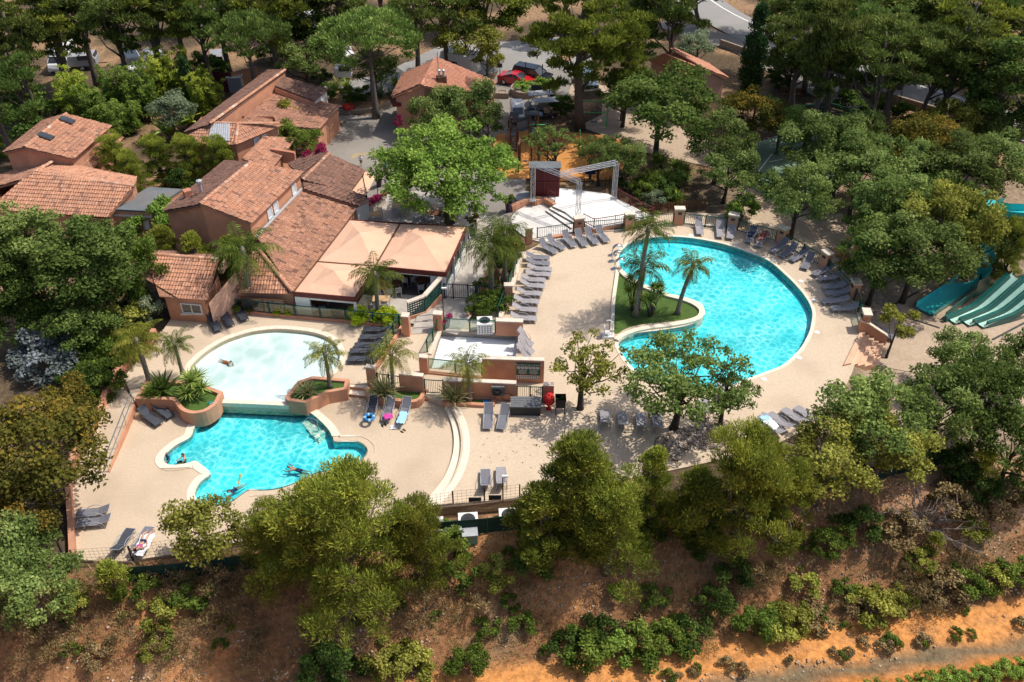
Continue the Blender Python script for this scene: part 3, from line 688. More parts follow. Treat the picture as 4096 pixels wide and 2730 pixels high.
for i in (1, 2): MB().tube([Vector((q[i].x, q[i].y, .25)), q[i]-Vector((0,0,.05))], .035, 6).build('awning_post', mt['dkmetal'], b, world=True)
b = bld('link_roof', 'narrow tiled link roof with stepped salmon parapet', 'annex', P(360,230,.2))
roof([P(352,226,3.2), P(388,182,3.2), P(346,180,4.0), P(318,209,4.0)], b)
walls([P(352,226,3.2), P(388,182,3.2), P(346,180,4.0), P(318,209,4.0)], .2, b)
pa, pb = V3(C2(733,600),2.6), V3(C2(872,612),2.6)
mb = MB(); mb.beam(pa+Vector((0,0,.45)), pb+Vector((0,0,.28)), .22, .95); mb.beam(V3(C2(733,600),2.6)+Vector((0,0,.1)), V3(C2(660,590),2.6)+Vector((.0,.2,.3)), .22, 1.3)
mb.build('parapet', mt['salmon'], b, world=True)
mb = MB(); mb.beam(pa+Vector((0,0,.96)), pb+Vector((0,0,.80)), .27, .07); mb.build('coping', mt['tile_new'], b, world=True)
b = bld('hipped_house', 'low hipped house with grey glass tiles in its front roof', 'house', P(280,210,.2))
rA, rB = P(278.2,161.8,5.4), P(312.2,162.7,5.4); eL, eC = P(232,186,4.4), P(309,189.5,4.4); eR = P(368.3,164.5,4.4)
roof([eL, eC, rB, rA], b); roof([eC, eR, rB], b); ridge(rA, rB, b); ridge(rB, eC, b); ridge(rB, P(366,162.5,4.75), b)
t = walls([eL, eC, eR, P(362,150,4.4), P(262,150,4.4)], .2, b)
for a0, a1 in ((.40,.53),(.58,.70)): window(b, t[1], t[2], a0, a1, 2.7, 3.48, 'white', 'panew', 0)
ed = (eC-eL).normalized(); nn = ed.cross((rB-eC)).normalized(); nn = nn if nn.z > 0 else -nn; sd = nn.cross(ed)
pq = [V3(C2(*c), 4.9) for c in ((378,405),(490,408),(468,470),(335,470))]
pq = [p-nn*((p-eL).dot(nn))+nn*.09 for p in pq]
mb = MB(); mb.add(pq+[p-nn*.06 for p in pq], [(0,1,2,3),(7,6,5,4),(0,4,5,1),(1,5,6,2),(2,6,7,3),(3,7,4,0)])
for i in range(9):
    a, c = pq[0]+(pq[1]-pq[0])*(i+.5)/9, pq[3]+(pq[2]-pq[3])*(i+.5)/9; mb.beam(a+nn*.02, c+nn*.02, .07, .05)
mb.build('glass_tiles', mt['zinc'], b, world=True)
b = bld('long_house', 'long single pitch tiled house along the square', 'house', P(320,170,.2))
A, B = P(275,163,5.6), P(374,92.5,5.6)
roof([P(243,174,4.7), P(352,91,4.7), B, A], b, 'tile_dark')
ridge(A, B, b, 'tile')
roof([P(418,170,3.0), P(446,138,3.0), P(362,119.5,4.2), P(314,160,4.5)], b, 'tile_old')
walls([P(243,174,4.7), A, B, P(352,91,4.7)], .2, b, inset=.05)
walls([P(418,170,3.0), P(446,138,3.0), P(362,119.5,4.2), P(314,160,4.3)], .2, b)
b = bld('store_house', 'small dark tiled lean-to with white end wall on the square', 'house', P(400,150,.2))
q = [P(429.8,117.2,3.9), P(412.2,133,3.9), P(360.6,113.2,5.0), P(372.7,101.8,5.0)]
roof([q[0], q[1], q[2], q[3]], b, 'tile_dark'); walls(q, .2, b, 'white', inset=.1)
mb = MB(); mb.beam(q[1]-Vector((0,0,.35)), q[2]-Vector((0,0,.35)), .12, .42); mb.build('fascia', mt['salmon'], b, world=True)
b = bld('pavilion', 'small tiled pavilion with white window beside the shallow pool', 'pavilion', P(240,410,.45))
r0, r1 = P(183,333,4.1), P(286,341,4.1); e0, e1 = P(209,389,2.75), P(271.6,393.3,2.75)
roof([e0, e1, r1, r0, P(183,361,3.4), P(204,374,3.1)], b); ridge(r0, r1, b)
roof([P(188,328,3.6), P(290,337,3.6), r1, r0], b, 'tile_dark')
q = [P(209,389,2.8), P(271.6,393.3,2.8), P(292,356,3.4), P(200,352,3.4)]
walls(q, .1, b, inset=.3, drop=.2)
c = sum(q, Vector())/4
a_, b_ = [p+Vector((c.x-p.x, c.y-p.y, 0)).normalized()*.3 for p in q[:2]]
f = window(b, a_, b_, .36, .88, 1.12, 1.85, 'white', 'pane', 1)
mb = MB(); m_ = (a_+b_)/2+(b_-a_)*.12; mb.box((m_.x, m_.y-.06, 1.09), (1.5,.16,.06)); mb.build('sill', mt['cap'], f, world=True)
mb = MB(); mb.beam(P(289,357,3.4), P(306,330,3.9), .25, .4)
q2 = [V3(C3(345,742),2.9), V3(C3(515,590),3.6), V3(C3(480,660),.3), V3(C3(362,842),.3)]
p0, p1 = Vector((q2[0].x, q2[0].y, 0)), Vector((q2[1].x, q2[1].y, 0))
mb.add([(p0.x,p0.y,.2),(p1.x,p1.y,.2),(p1.x,p1.y,3.2),(p0.x,p0.y,2.15)], [(0,1,2,3)]); mb.build('side_wall', mt['salmonlt'], b, world=True)  # sunlit side put into the wall's paler colour
w = [P(196,365,.4), P(200,413,.4), P(226,417,.4)]
b = bld('reception_house', 'reception house with pale tiled roof and chimney on the square', 'house', P(590,150,.2))
r0 = V3(g(1,0,912,310), 6.4); fl = V3(g(1,0,695,497), 4.2); fr0 = V3(g(1,0,850,437), 5.2); br_ = V3(g(1,0,1228,428), 4.2); mid = V3(g(1,0,1165,470), 4.2); fm = V3(g(1,0,1000,480), 4.2)
rr = V3(g(1,0,1130,400), 6.2)
ridge_a = r0
g1 = V3(g(1,0,845,440), 5.9)
roof([mid+Vector((-.0,-.4,0)), br_, r0, g1, V3(g(1,0,950,492), 4.6)], b, 'tile_new')
roof([fl, V3(g(1,0,760,385), 4.2), r0, g1], b, 'tile_new')
ridge(g1, r0, b, 'tile_new')
walls([fl, g1, V3(g(1,0,950,492), 4.6), mid, br_, V3(g(1,0,1050,340), 4.2), V3(g(1,0,780,375), 4.2)], .2, b, inset=.35)
p = V3(g(1,0,952,450), 5.0); MB().box(p, (.75,.55,2.0), rz=.4).build('chimney', mt['wood'], b, world=True)
mb = MB()
for dx in (-.18, .18): mb.tube([p+Vector((dx,0,1.0)), p+Vector((dx,0,1.45))], .1, 8); mb.lathe([(.15,1.45),(.15,1.52),(.03,1.6)], (p.x+dx, p.y, p.z), 8)
mb.build('chimney_pot', mt['zinc'], b, world=True)
mb = MB(); p = V3(g(1,0,935,400), 6.0); mb.tube([p, p+Vector((0,0,2.2))], .03, 5); mb.tube([p+Vector((-.3,0,2)), p+Vector((.3,0,2))], .02, 4); mb.tube([p+Vector((-.25,0,1.6)), p+Vector((.25,0,1.6))], .02, 4); mb.build('aerial', mt['steel'], b, world=True)
a_, b_ = mid, br_
window(b, V3(g(1,0,1210,600),.2), V3(g(1,0,1228,480),.2), .2, .6, .5, 2.2, 'woodlt', 'pane', 0, nm='door')
mb = MB(); pp = V3(g(1,0,740,520), 3.4); mb.box(pp, (1.6,1.4,.3), rz=.3); mb.build('porch', mt['maroon'], b, world=True)
b = bld('villa', 'pink villa with new salmon tiled gable roof among the trees', 'house', P(890,110,.2))
r0, r1 = V3(g(2,0,815,255), 6.2), V3(g(2,0,985,352), 6.2); e0, e1 = V3(g(2,0,700,330), 4.6), V3(g(2,0,928,378), 4.6); f0, f1 = V3(g(2,0,1000,325), 4.6), V3(g(2,0,1100,410), 4.6)
roof([V3(g(2,0,700,310), 4.4), e1, r1, r0], b, 'tile_new'); roof([f0, f1, r1, r0], b, 'tile_new'); ridge(r0, r1, b, 'tile_new')
walls([e1, r1, f1, f0, r0, V3(g(2,0,700,310), 4.4)], .2, b, 'salmonlt', inset=.3)
b = bld('awning_hall', 'restaurant terrace hall under three peach canvas pyramid roofs', 'awning hall', P(500,370,.3))
zt = 2.3; zq = zt/.85
TL_, TM, TR_ = P(458.5,289.3,zq), P(525,294.5,zq), P(612,298.2,zq); ML, MM, = P(416.6,344.2,zq), P(492.6,350,zq); BR_ = P(584.8,358.5,zq); DL, DR = P(385.5,384,zq), P(466,391.2,zq)
def tent(q, pk, parent):
    c = sum(q, Vector())/4; mb = MB(); p = Vector((c.x, c.y, zt+pk)); n = 6
    ring = []
    for i in range(4):
        for k in range(n): ring.append(q[i].lerp(q[(i+1) % 4], k/n))
    vs = [p]; N = len(ring); mid_ = [r.lerp(p, .45)-Vector((0,0,.10)) for r in ring]; 
    inn = [r.lerp(p, .8)-Vector((0,0,.06)) for r in ring]
    mb.add([p]+inn+mid_+ring, [(0, 1+i, 1+(i+1) % N) for i in range(N)]+[(1+i, 1+N+i, 1+N+(i+1) % N, 1+(i+1) % N) for i in range(N)]+[(1+N+i, 1+2*N+i, 1+2*N+(i+1) % N, 1+N+(i+1) % N) for i in range(N)])
    mb.build('canvas_roof', mt['awning'], parent, world=True)
tent([TL_, ML, MM, TM], .75, b); tent([TM, MM, BR_, TR_], .8, b); tent([ML, DL, DR, MM], .65, b)
for a, c in ((TL_, TR_), (TR_, BR_), (BR_, MM), (MM, DR), (DR, DL)):
    MB().beam(a+Vector((0,0,-.13)), c+Vector((0,0,-.13)), .08, .34).build('fascia', mt['maroon'], b, world=True)
mb = MB()
for a, c in ((TM, MM), (ML, MM), (TL_, DL)): mb.beam(a+Vector((0,0,.02)), c+Vector((0,0,.02)), .1, .06)
mb.build('gutter', mt['wood'], b, world=True)
def post(p, w=.16): return MB().box((p.x, p.y, (zt-.3+.3)/2+.15), (w, w, zt-.55)).build('post', mt['white'], b, world=True)
ins = Vector((.0,.12,0))
for p in (DL.lerp(DR, .02), DR.lerp(DL, .02), MM.lerp(BR_, .02), BR_.lerp(MM, .02), TR_.lerp(BR_, .02), TR_.lerp(BR_, .33), TR_.lerp(BR_, .66), TL_.lerp(TR_, .02)): post(p+ins)
def wallseg(a, c, z0, z1, m, nm, th=.14):
    MB().beam(Vector((a.x, a.y, (z0+z1)/2)), Vector((c.x, c.y, (z0+z1)/2)), th, z1-z0).build(nm, mt[m], b, world=True)
wallseg(MM.lerp(BR_, .78)+ins, MM.lerp(BR_, .99)+ins, .25, 2.06, 'white', 'wall')
wallseg(DL.lerp(DR, .02)+ins, DL.lerp(DR, .24)+ins, .25, 2.06, 'white', 'wall')
wallseg(TR_.lerp(BR_, .04)-Vector((.1,0,0)), TR_.lerp(BR_, .98)-Vector((.1,0,0)), .3, .95, 'white', 'low_wall')
wallseg(TR_.lerp(BR_, .06)-Vector((.1,0,0)), TR_.lerp(BR_, .96)-Vector((.1,0,0)), .96, 1.98, 'glass', 'screen', .03)
wallseg(DL.lerp(DR, .25)+ins, DL.lerp(DR, .97)+ins, 1.8, 2.06, 'white', 'lintel')
wallseg(MM.lerp(BR_, .03)+ins, MM.lerp(BR_, .77)+ins, 1.86, 2.06, 'white', 'lintel')
p = MM.lerp(BR_, .86)+Vector((0,-.02,0)); MB().box((p.x, p.y, 1.6), (.17,.12,.26)).build('wall_lamp', mt['charcoal'], b, world=True)
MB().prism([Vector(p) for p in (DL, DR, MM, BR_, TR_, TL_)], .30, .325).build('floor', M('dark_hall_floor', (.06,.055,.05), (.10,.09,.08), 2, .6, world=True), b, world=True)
P = P_
def leaves(rng, cen, rad, per, size, style='leaf', flat=.8, dark=None, lw=.55):
    """leaf sized diamonds spread through clumps; returns verts, faces, var"""
    cen = np.asarray(cen, float); rad = np.asarray(rad, float); n = len(cen)
    w = rad**2; cnt = np.maximum(8, (per*n*w/w.sum()).astype(int)); ii = np.repeat(np.arange(n), cnt); N = len(ii)
    d = rng.normal(size=(N, 3)); d /= np.linalg.norm(d, axis=1)[:, None]
    d[:, 2] = np.where(d[:, 2] < -.35, -d[:, 2]*.6, d[:, 2])
    r = rad[ii]*rng.rand(N)**.45
    p = cen[ii]+d*r[:, None]*np.array([1, 1, flat])
    if style == 'needle':
        t = d*.9+np.array([0, 0, .8])+rng.normal(size=(N, 3))*.45
    elif style == 'droop':
        t = d*.7+np.array([0, 0, -.35])+rng.normal(size=(N, 3))*.55
    else:
        t = rng.normal(size=(N, 3))
    t /= np.linalg.norm(t, axis=1)[:, None]
    nn = d*.6+np.array([0, 0, .55])+rng.normal(size=(N, 3))*.6
    b = np.cross(nn, t); b /= np.maximum(np.linalg.norm(b, axis=1)[:, None], 1e-6)
    s = size*(.6+.8*rng.rand(N))
    a = t*s[:, None]*.5; c = b*s[:, None]*.5*lw
    v = np.stack([p-a, p+c, p+a, p-c], 1).reshape(-1, 3)
    f = np.arange(4*N).reshape(N, 4)
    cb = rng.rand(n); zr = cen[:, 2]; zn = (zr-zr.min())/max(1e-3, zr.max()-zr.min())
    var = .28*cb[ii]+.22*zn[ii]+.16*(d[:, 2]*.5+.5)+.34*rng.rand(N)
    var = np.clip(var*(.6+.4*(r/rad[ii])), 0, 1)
    return v, f, var
def envelope(rng, n, R, Rz, zc, rmin, rmax, shell=.55, low=-.6, sep=.55, jag=.18):
    cen, rad = [], []; tries = 0
    while len(cen) < n and tries < n*60:
        tries += 1
        d = rng.normal(size=3); d /= np.linalg.norm(d)
        if d[2] < low: continue
        q = (shell+(1-shell)*rng.rand()**.7)*(1-jag+2*jag*rng.rand())
        p = np.array([d[0]*R*q, d[1]*R*q, zc+d[2]*Rz*q]); r = rmin+(rmax-rmin)*rng.rand()
        if any(np.linalg.norm(p-c) < sep*(r+r2)*.5 for c, r2 in zip(cen, rad)): continue
        cen.append(p); rad.append(r)
    return np.array(cen), np.array(rad)
def limbs(mb, rng, base, top, r0, targets, nmax=14, start=.4):
    """tapered trunk from base to top plus limbs to some of the clumps"""
    base, top = Vector(base), Vector(top); k = 7; path, rs = [], []
    wob = Vector((rng.normal(), rng.normal(), 0))*.12*(top-base).length*.25
    for i in range(k):
        t = i/(k-1); path.append(base.lerp(top, t)+wob*math.sin(PI*t)); rs.append(r0*(1.25 if i == 0 else 1)*(1-t*.72))
    mb.tube(path, rs, 7)
    idx = rng.permutation(len(targets))[:nmax]
    for j in idx:
        tg = Vector(targets[j]); t = start+(1-start)*rng.rand()*.85
        q = t*(k-1); i = int(q); s = path[i].lerp(path[min(i+1, k-1)], q-i); ra = r0*(1-t*.72)*.55
        m = s.lerp(tg, .5)+Vector((rng.normal()*.15, rng.normal()*.15, -.06*(tg-s).length))
        mb.tube([s, s.lerp(m, .5)+Vector((0,0,.05)), m, tg], [ra, ra*.75, ra*.5, ra*.16], 5)
TM_ = {}
def kind(key, v, f, var, mb, R, zc, Ht):
    TM_[key] = (npmesh('crown', v, f, var=var), mb, R, zc, Ht)
def mk_oak(key, seed, R, Rz, zc, n, per, leaf, tr=.22, rmin=.5, rmax=.95, lean=(0,0), low=-.45, nl=14, sep=.6, style='leaf', shell=.5, jag=.2, start=.35, lw=.6):
    rng = np.random.RandomState(seed)
    cen, rad = envelope(rng, n, R, Rz, zc, rmin, rmax, shell=shell, low=low, sep=sep, jag=jag); cen[:, 0] += lean[0]; cen[:, 1] += lean[1]
    v, f, var = leaves(rng, cen, rad, per, leaf, style, lw=lw)
    mb = MB(); limbs(mb, rng, (0,0,-.15), (lean[0]*.6, lean[1]*.6, zc+Rz*.25), tr, cen, nl, start)
    kind(key, v, f, var, mb, R, zc, zc+Rz)
def mk_pine(key, seed, R, Ht, z0, n, per, leaf=.23, tr=.2, pw=.8, spread=.55, rs=(.45,.8), lw=.2, flat=.75, nl=26, top=.35):
    """Aleppo type pine: tiers of feathery tufts"""
    rng = np.random.RandomState(seed); cen, rad = [], []
    for i in range(n):
        t = rng.rand()**pw; z = z0+(Ht-z0)*t
        rr = R*(1-(1-top)*max(0, (t-.35)/.65))*(1 if t > .25 else .6+1.6*t)
        a = rng.rand()*2*PI; q = spread+(1-spread)*rng.rand()
        q *= .78+.35*math.sin(a*3+seed)*.5+.1*rng.rand()
        cen.append((math.cos(a)*rr*q, math.sin(a)*rr*q, z-.12*rr*q+rng.normal()*.15)); rad.append(rs[0]+(rs[1]-rs[0])*rng.rand())
    cen, rad = np.array(cen), np.array(rad)
    v, f, var = leaves(rng, cen, rad, per, leaf, 'needle', flat=flat, lw=lw)
    mb = MB(); limbs(mb, rng, (0,0,-.4), (0,0,Ht*.93), tr, cen, nl, max(.15, z0/Ht*.9))
    kind(key, v, f, var, mb, R, (z0+Ht)/2, Ht)
mk_oak('oak1', 1, 3.0, 2.1, 4.0, 46, 210, .21)
mk_oak('oak2', 2, 2.6, 1.9, 3.4, 38, 210, .20)
mk_oak('oak3', 3, 3.3, 2.5, 4.6, 54, 210, .22, rmin=.55, rmax=1.05)
mk_oak('oak4', 5, 2.1, 1.7, 2.7, 26, 220, .19)
mk_oak('plane', 4, 4.2, 2.9, 4.7, 125, 220, .22, .34, rmin=.55, rmax=1.05, low=-.62, sep=.45, shell=.6)
mk_oak('sparse1', 8, 2.3, 1.35, 3.3, 34, 75, .17, .2, rmin=.28, rmax=.5, low=-.3, nl=30, sep=.9, shell=.35)
mk_oak('deckoak', 9, 3.4, 1.9, 3.6, 62, 150, .19, .26, rmin=.38, rmax=.78, low=-.55, nl=30, sep=.75, shell=.3)
mk_oak('smalloak', 10, 1.3, .85, 2.6, 14, 150, .17, .1, rmin=.3, rmax=.5, lean=(.5,.3), nl=10, sep=.8)
mk_oak('tall1', 12, 2.4, 4.2, 6.6, 62, 210, .22, .22, rmin=.5, rmax=.95, low=-.8, start=.25)
mk_oak('bush1', 20, 1.0, .8, .65, 15, 170, .15, .06, rmin=.3, rmax=.5, low=-.5, nl=6, start=.1)
mk_oak('bush2', 21, .9, .6, .45, 12, 150, .14, .05, rmin=.26, rmax=.45, low=-.5, nl=6, start=.1)
mk_oak('bush3', 22, 1.3, 1.25, 1.0, 22, 180, .16, .07, rmin=.32, rmax=.58, low=-.6, nl=7, start=.1)
mk_oak('scrub', 23, 1.0, .6, .45, 16, 80, .15, .04, rmin=.22, rmax=.42, low=-.4, nl=9, start=.05, lw=.2, style='needle')
mk_oak('hedge', 24, .8, .42, .30, 20, 170, .10, .04, rmin=.2, rmax=.34, low=-.3, nl=3, start=.1, sep=.5)
mk_oak('tinybush', 25, .45, .35, .28, 6, 90, .12, .03, rmin=.18, rmax=.28, low=-.4, nl=3, start=.1)
mk_pine('pine1', 30, 2.0, 6.2, 1.2, 84, 270, .20, spread=.25, rs=(.26,.60))
mk_pine('pine2', 31, 1.7, 5.4, .8, 70, 270, .20, spread=.25, rs=(.26,.54))
mk_pine('pinebig', 32, 3.6, 8.2, 1.0, 165, 330, .185, .24, spread=.25, rs=(.28,.74), top=.34)
mk_pine('pinewide', 33, 2.9, 6.4, .9, 110, 310, .19, .22, spread=.22, rs=(.28,.72), top=.45)
mk_pine('pinesm', 34, .8, 2.3, .25, 34, 110, .19, .06, spread=.25, rs=(.2,.38), nl=12)
def mk_tallpine(key, seed, R, Ht, zb, n, tr=.3, per=170, lean=0):
    rng = np.random.RandomState(seed)
    cen, rad = envelope(rng, n, R, (Ht-zb)/2, (Ht+zb)/2, .5, 1.0, shell=.3, low=-.9, sep=.7, jag=.25); cen[:, 0] += lean
    v, f, var = leaves(rng, cen, rad, per, .42, 'needle', flat=.55, lw=.25)
    mb = MB(); limbs(mb, rng, (0,0,-.2), (lean*.8, 0, Ht*.9), tr, cen, 16, zb/Ht*.85)
    kind(key, v, f, var, mb, R, (Ht+zb)/2, Ht)
mk_tallpine('tallpine1', 40, 2.9, 12, 5.5, 44)
mk_tallpine('tallpine2', 41, 2.5, 13, 5.0, 42, lean=.8)
mk_tallpine('tallpine3', 42, 3.6, 11.5, 4.2, 60, .34)
mk_tallpine('grandpine', 43, 5.2, 14.5, 4.0, 150, .42, 190)
def mk_umbrella(key, seed, R, Ht):
    rng = np.random.RandomState(seed); cen, rad = [], []
    for i in range(95):
        a = rng.rand()*2*PI; q = math.sqrt(rng.rand()); z = Ht-2.6+2.2*math.sqrt(max(0, 1-q*q))-(.2 if rng.rand() < .6 else 1.0*rng.rand())
        cen.append((math.cos(a)*R*q, math.sin(a)*R*q, z)); rad.append(.5+.45*rng.rand())
    cen = np.array(cen); v, f, var = leaves(rng, cen, rad, 170, .30, 'needle', flat=.7, lw=.3)
    mb = MB(); limbs(mb, rng, (0,0,-.2), (.1,0,Ht-2.2), .3, cen, 22, .62)
    kind(key, v, f, var, mb, R, Ht-1.6, Ht)
mk_umbrella('umbrella', 50, 3.9, 9.2)
def mk_column(key, seed, R, Ht, n, per, leaf):
    rng = np.random.RandomState(seed); cen, rad = [], []
    for i in range(n):
        t = rng.rand(); r = R*(.55+.9*t if t < .4 else .92*(1-((t-.4)/.6)**1.8))*.62; a = rng.rand()*2*PI
        cen.append((math.cos(a)*r, math.sin(a)*r, .3+t*(Ht-.5))); rad.append(.24+.25*R)
    cen = np.array(cen); v, f, var = leaves(rng, cen, rad, per, leaf, 'needle', flat=1.3, lw=.35)
    mb = MB(); limbs(mb, rng, (0,0,-.1), (0,0,Ht*.8), .12, cen, 4, .3); kind(key, v, f, var, mb, R, Ht*.5, Ht)
mk_column('cypress', 51, 1.0, 7.6, 90, 130, .24)
mk_column('slimcypress', 52, .45, 5.2, 45, 90, .2)
def mk_bamboo(key, seed, R, Ht, n):
    rng = np.random.RandomState(seed); cen, rad = [], []; mb = MB()
    for i in range(n):
        a = rng.rand()*2*PI; q = math.sqrt(rng.rand())*R*.6; x, y = math.cos(a)*q, math.sin(a)*q; h = Ht*(.65+.35*rng.rand()); ox, oy = math.cos(a)*.9*rng.rand(), math.sin(a)*.9*rng.rand()
        path = [(x+ox*t*t, y+oy*t*t, h*t) for t in (0,.35,.7,1)]
        mb.tube(path, [.04,.035,.025,.008], 4)
        for k in range(9):
            t = .22+.78*k/8; cen.append((x+ox*t*t+rng.normal()*.22, y+oy*t*t+rng.normal()*.22, h*t-.1)); rad.append(.26+.3*rng.rand()*(1.15-t))
    v, f, var = leaves(rng, np.array(cen), rad, 55, .30, 'droop', flat=.9, lw=.2)
    kind(key, v, f, var, mb, R, Ht*.55, Ht)
mk_bamboo('bamboo', 53, 1.5, 5.2, 26)
mk_bamboo('bamboo2', 54, 1.1, 3.6, 18)
def frond(vs, fs, var, rng, o, az, el, Ln, droop, w, nl=26, leafl=.5, base=.5):
    """one pinnate frond as a bent midrib with paired leaflets"""
    p = np.array(o, float); dh = np.array([math.cos(az), math.sin(az), 0]); sv = np.array([-math.sin(az), math.cos(az), 0]); e = el; st = Ln/nl; up = np.array([0,0,1.])
    for i in range(nl):
        t = i/nl; d = dh*math.cos(e)+up*math.sin(e); q = p+d*st; nrm = -dh*math.sin(e)+up*math.cos(e)
        k = len(vs); r = .02*(1-t)+.006
        vs += [p-sv*r, p+sv*r, q+sv*r, q-sv*r]; fs.append((k, k+1, k+2, k+3)); var.append(.55)
        if t > .12:
            ll = leafl*math.sin(PI*min(1, .15+t*.85))**.6*(1.05-.35*t)
            for sg in (-1, 1):
                dirv = sv*sg*.8+d*.5+nrm*(.12-.75*rng.rand()*.6)-up*.25; dirv /= np.linalg.norm(dirv); l = ll*(.85+.3*rng.rand())
                tip = p+dirv*l-up*.18*l; mid = p+dirv*l*.5; k = len(vs); ww = d*w
                vs += [p, mid+ww, tip, mid-ww]; fs.append((k, k+1, k+2, k+3)); var.append(base+(.45*rng.rand()-.2)+.15*t)
        p = q; e -= droop/nl*(.4+1.2*t)
def mk_palm(key, seed, Ht, Ln, n, tr=.14, leafl=.5, droop=2.0, els=(.15, 1.35), lean=(0,0), w=.03, dry=3):
    rng = np.random.RandomState(seed); vs, fs, var = [], [], []
    top = np.array([lean[0], lean[1], Ht])
    for i in range(n):
        az = i*2.39996+rng.normal()*.15; el = els[0]+(els[1]-els[0])*((i+.5)/n)
        frond(vs, fs, var, rng, top+np.array([0,0,.1]), az, el, Ln*(.85+.25*rng.rand()), droop*(.8+.4*rng.rand()), w, leafl=leafl, base=.35+.3*rng.rand())
    dv, df, dvar = [], [], []
    for i in range(dry): frond(dv, df, dvar, rng, top, rng.rand()*6.28, -.25-.3*rng.rand(), Ln*.8, 1.6, w, leafl=leafl*.8)
    mb = MB(); path, rs = [], []
    for i in range(14):
        t = i/13; path.append((lean[0]*t**1.6, lean[1]*t**1.6, Ht*t)); rs.append(tr*(1.45 if i == 0 else 1.1 if i < 2 else 1)*(1-.25*t)*(1+.07*(i % 2)))
    mb.tube(path, rs, 8); mb.lathe([(tr*.7, Ht-.15), (tr*1.1, Ht+.05), (tr*.5, Ht+.4)], (lean[0], lean[1], 0), 7)
    TM_[key] = (npmesh('fronds', np.array(vs), np.array(fs), var=np.clip(np.array(var), 0, 1)), mb, Ln, Ht, Ht, npmesh('dry_fronds', np.array(dv), np.array(df), var=np.clip(np.array(dvar), 0, 1)) if dry else None)
mk_palm('palm_big', 60, 3.6, 2.7, 34, .2, .55, 2.2, (-.2,1.35), w=.03)
mk_palm('palm_tall', 61, 6.0, 2.1, 21, .15, .5, 1.9, (-.1,1.4), (.25,0), w=.028)
mk_palm('palm_lean', 62, 3.3, 1.6, 16, .14, .42, 2.3, (.0,1.3), (.55,.1), w=.026)
mk_palm('palm_small', 63, 2.3, 1.8, 20, .13, .42, 2.0, (.0,1.3), w=.024)
mk_palm('palm_small2', 64, 2.7, 1.9, 21, .13, .48, 2.1, (-.05,1.3), (-.12,0), w=.024)
mk_palm('palm_low', 65, .7, 1.9, 22, .13, .5, 1.7, (.1,1.3), w=.028, dry=4)
def mk_blades(key, seed, heads, n, Ln, w, els=(-.2,1.45), droop=.35, stem=True, tr=.07):
    rng = np.random.RandomState(seed); vs, fs, var = [], [], []; mb = MB()
    for hx, hy, hz, sc in heads:
        for i in range(n):
            az = i*2.39996+rng.normal()*.2; el = els[0]+(els[1]-els[0])*((i+.5)/n)+rng.normal()*.08; l = Ln*sc*(.8+.35*rng.rand())
            dh = np.array([math.cos(az), math.sin(az), 0]); sv = np.array([-math.sin(az), math.cos(az), 0]); p = np.array([hx, hy, hz]); b = rng.rand(); K = 3
            for k in range(K):
                e = el-droop*(k/K)**1.4*2; d = dh*math.cos(e)+np.array([0,0,math.sin(e)]); q = p+d*l/K
                w0 = w*(1 if k == 0 else 1.15 if k == 1 else .8)*sc; w1 = w*(1.15 if k == 0 else .8 if k == 1 else .08)*sc
                j = len(vs); vs += [p-sv*w0, p+sv*w0, q+sv*w1, q-sv*w1]; fs.append((j, j+1, j+2, j+3)); var.append(min(1, .25+.45*b+.25*k/K)); p = q
        if stem: mb.tube([(hx*.15, hy*.15, -.1), (hx*.5, hy*.5, hz*.5), (hx, hy, hz)], [tr, tr*.85, tr*.7], 6)
    TM_[key] = (npmesh('leaves', np.array(vs), np.array(fs), var=np.array(var)), mb if stem else None, Ln, 1, 1)
mk_blades('yucca', 70, [(0,0,2.1,1),(.5,.2,1.5,1),(-.35,.3,1.7,.95),(.25,-.4,1.1,1),(-.45,-.25,.9,.9),(.1,.5,2.5,.9)], 60, .62, .028)
mk_blades('yucca_low', 71, [(0,0,.9,1.1),(.55,.1,.6,1),(-.5,.2,.65,1),(.1,-.5,.45,1),(-.2,.55,.75,1)], 55, .7, .03)
mk_blades('flax', 72, [(0,0,.05,1),(.2,.1,.05,.9),(-.15,.15,.05,.85)], 34, 1.25, .035, (.55,1.5), .45, False)
mk_blades('agave', 73, [(0,0,.1,1)], 26, 1.0, .07, (.1,1.4), .1, False)
mk_blades('banana', 74, [(0,0,.9,1),(.35,.2,.7,.9)], 8, 2.0, .24, (.5,1.35), .5, True, .12)
mk_blades('cordyline', 75, [(0,0,.4,1),(.3,.2,.3,.9),(-.25,.2,.35,.9)], 44, .8, .03, (-.1,1.4), .4, True, .05)
def bark_mesh(key, m):
    e = TM_[key]; k = (key, m)
    if k not in BM_:
        mb = e[1]; me = bpy.data.meshes.new('trunk'); me.from_pydata([tuple(v) for v in mb.v], [], mb.f)
        me.polygons.foreach_set('use_smooth', [True]*len(me.polygons)); me.materials.append(mt[m]); BM_[k] = me
    return BM_[k]
BM_ = {}; LM_ = {}
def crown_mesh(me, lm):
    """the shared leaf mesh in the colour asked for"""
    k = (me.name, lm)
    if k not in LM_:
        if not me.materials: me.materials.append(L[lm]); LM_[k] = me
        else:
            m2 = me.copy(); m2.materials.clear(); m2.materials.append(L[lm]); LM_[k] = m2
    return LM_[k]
TR = random.Random(5)
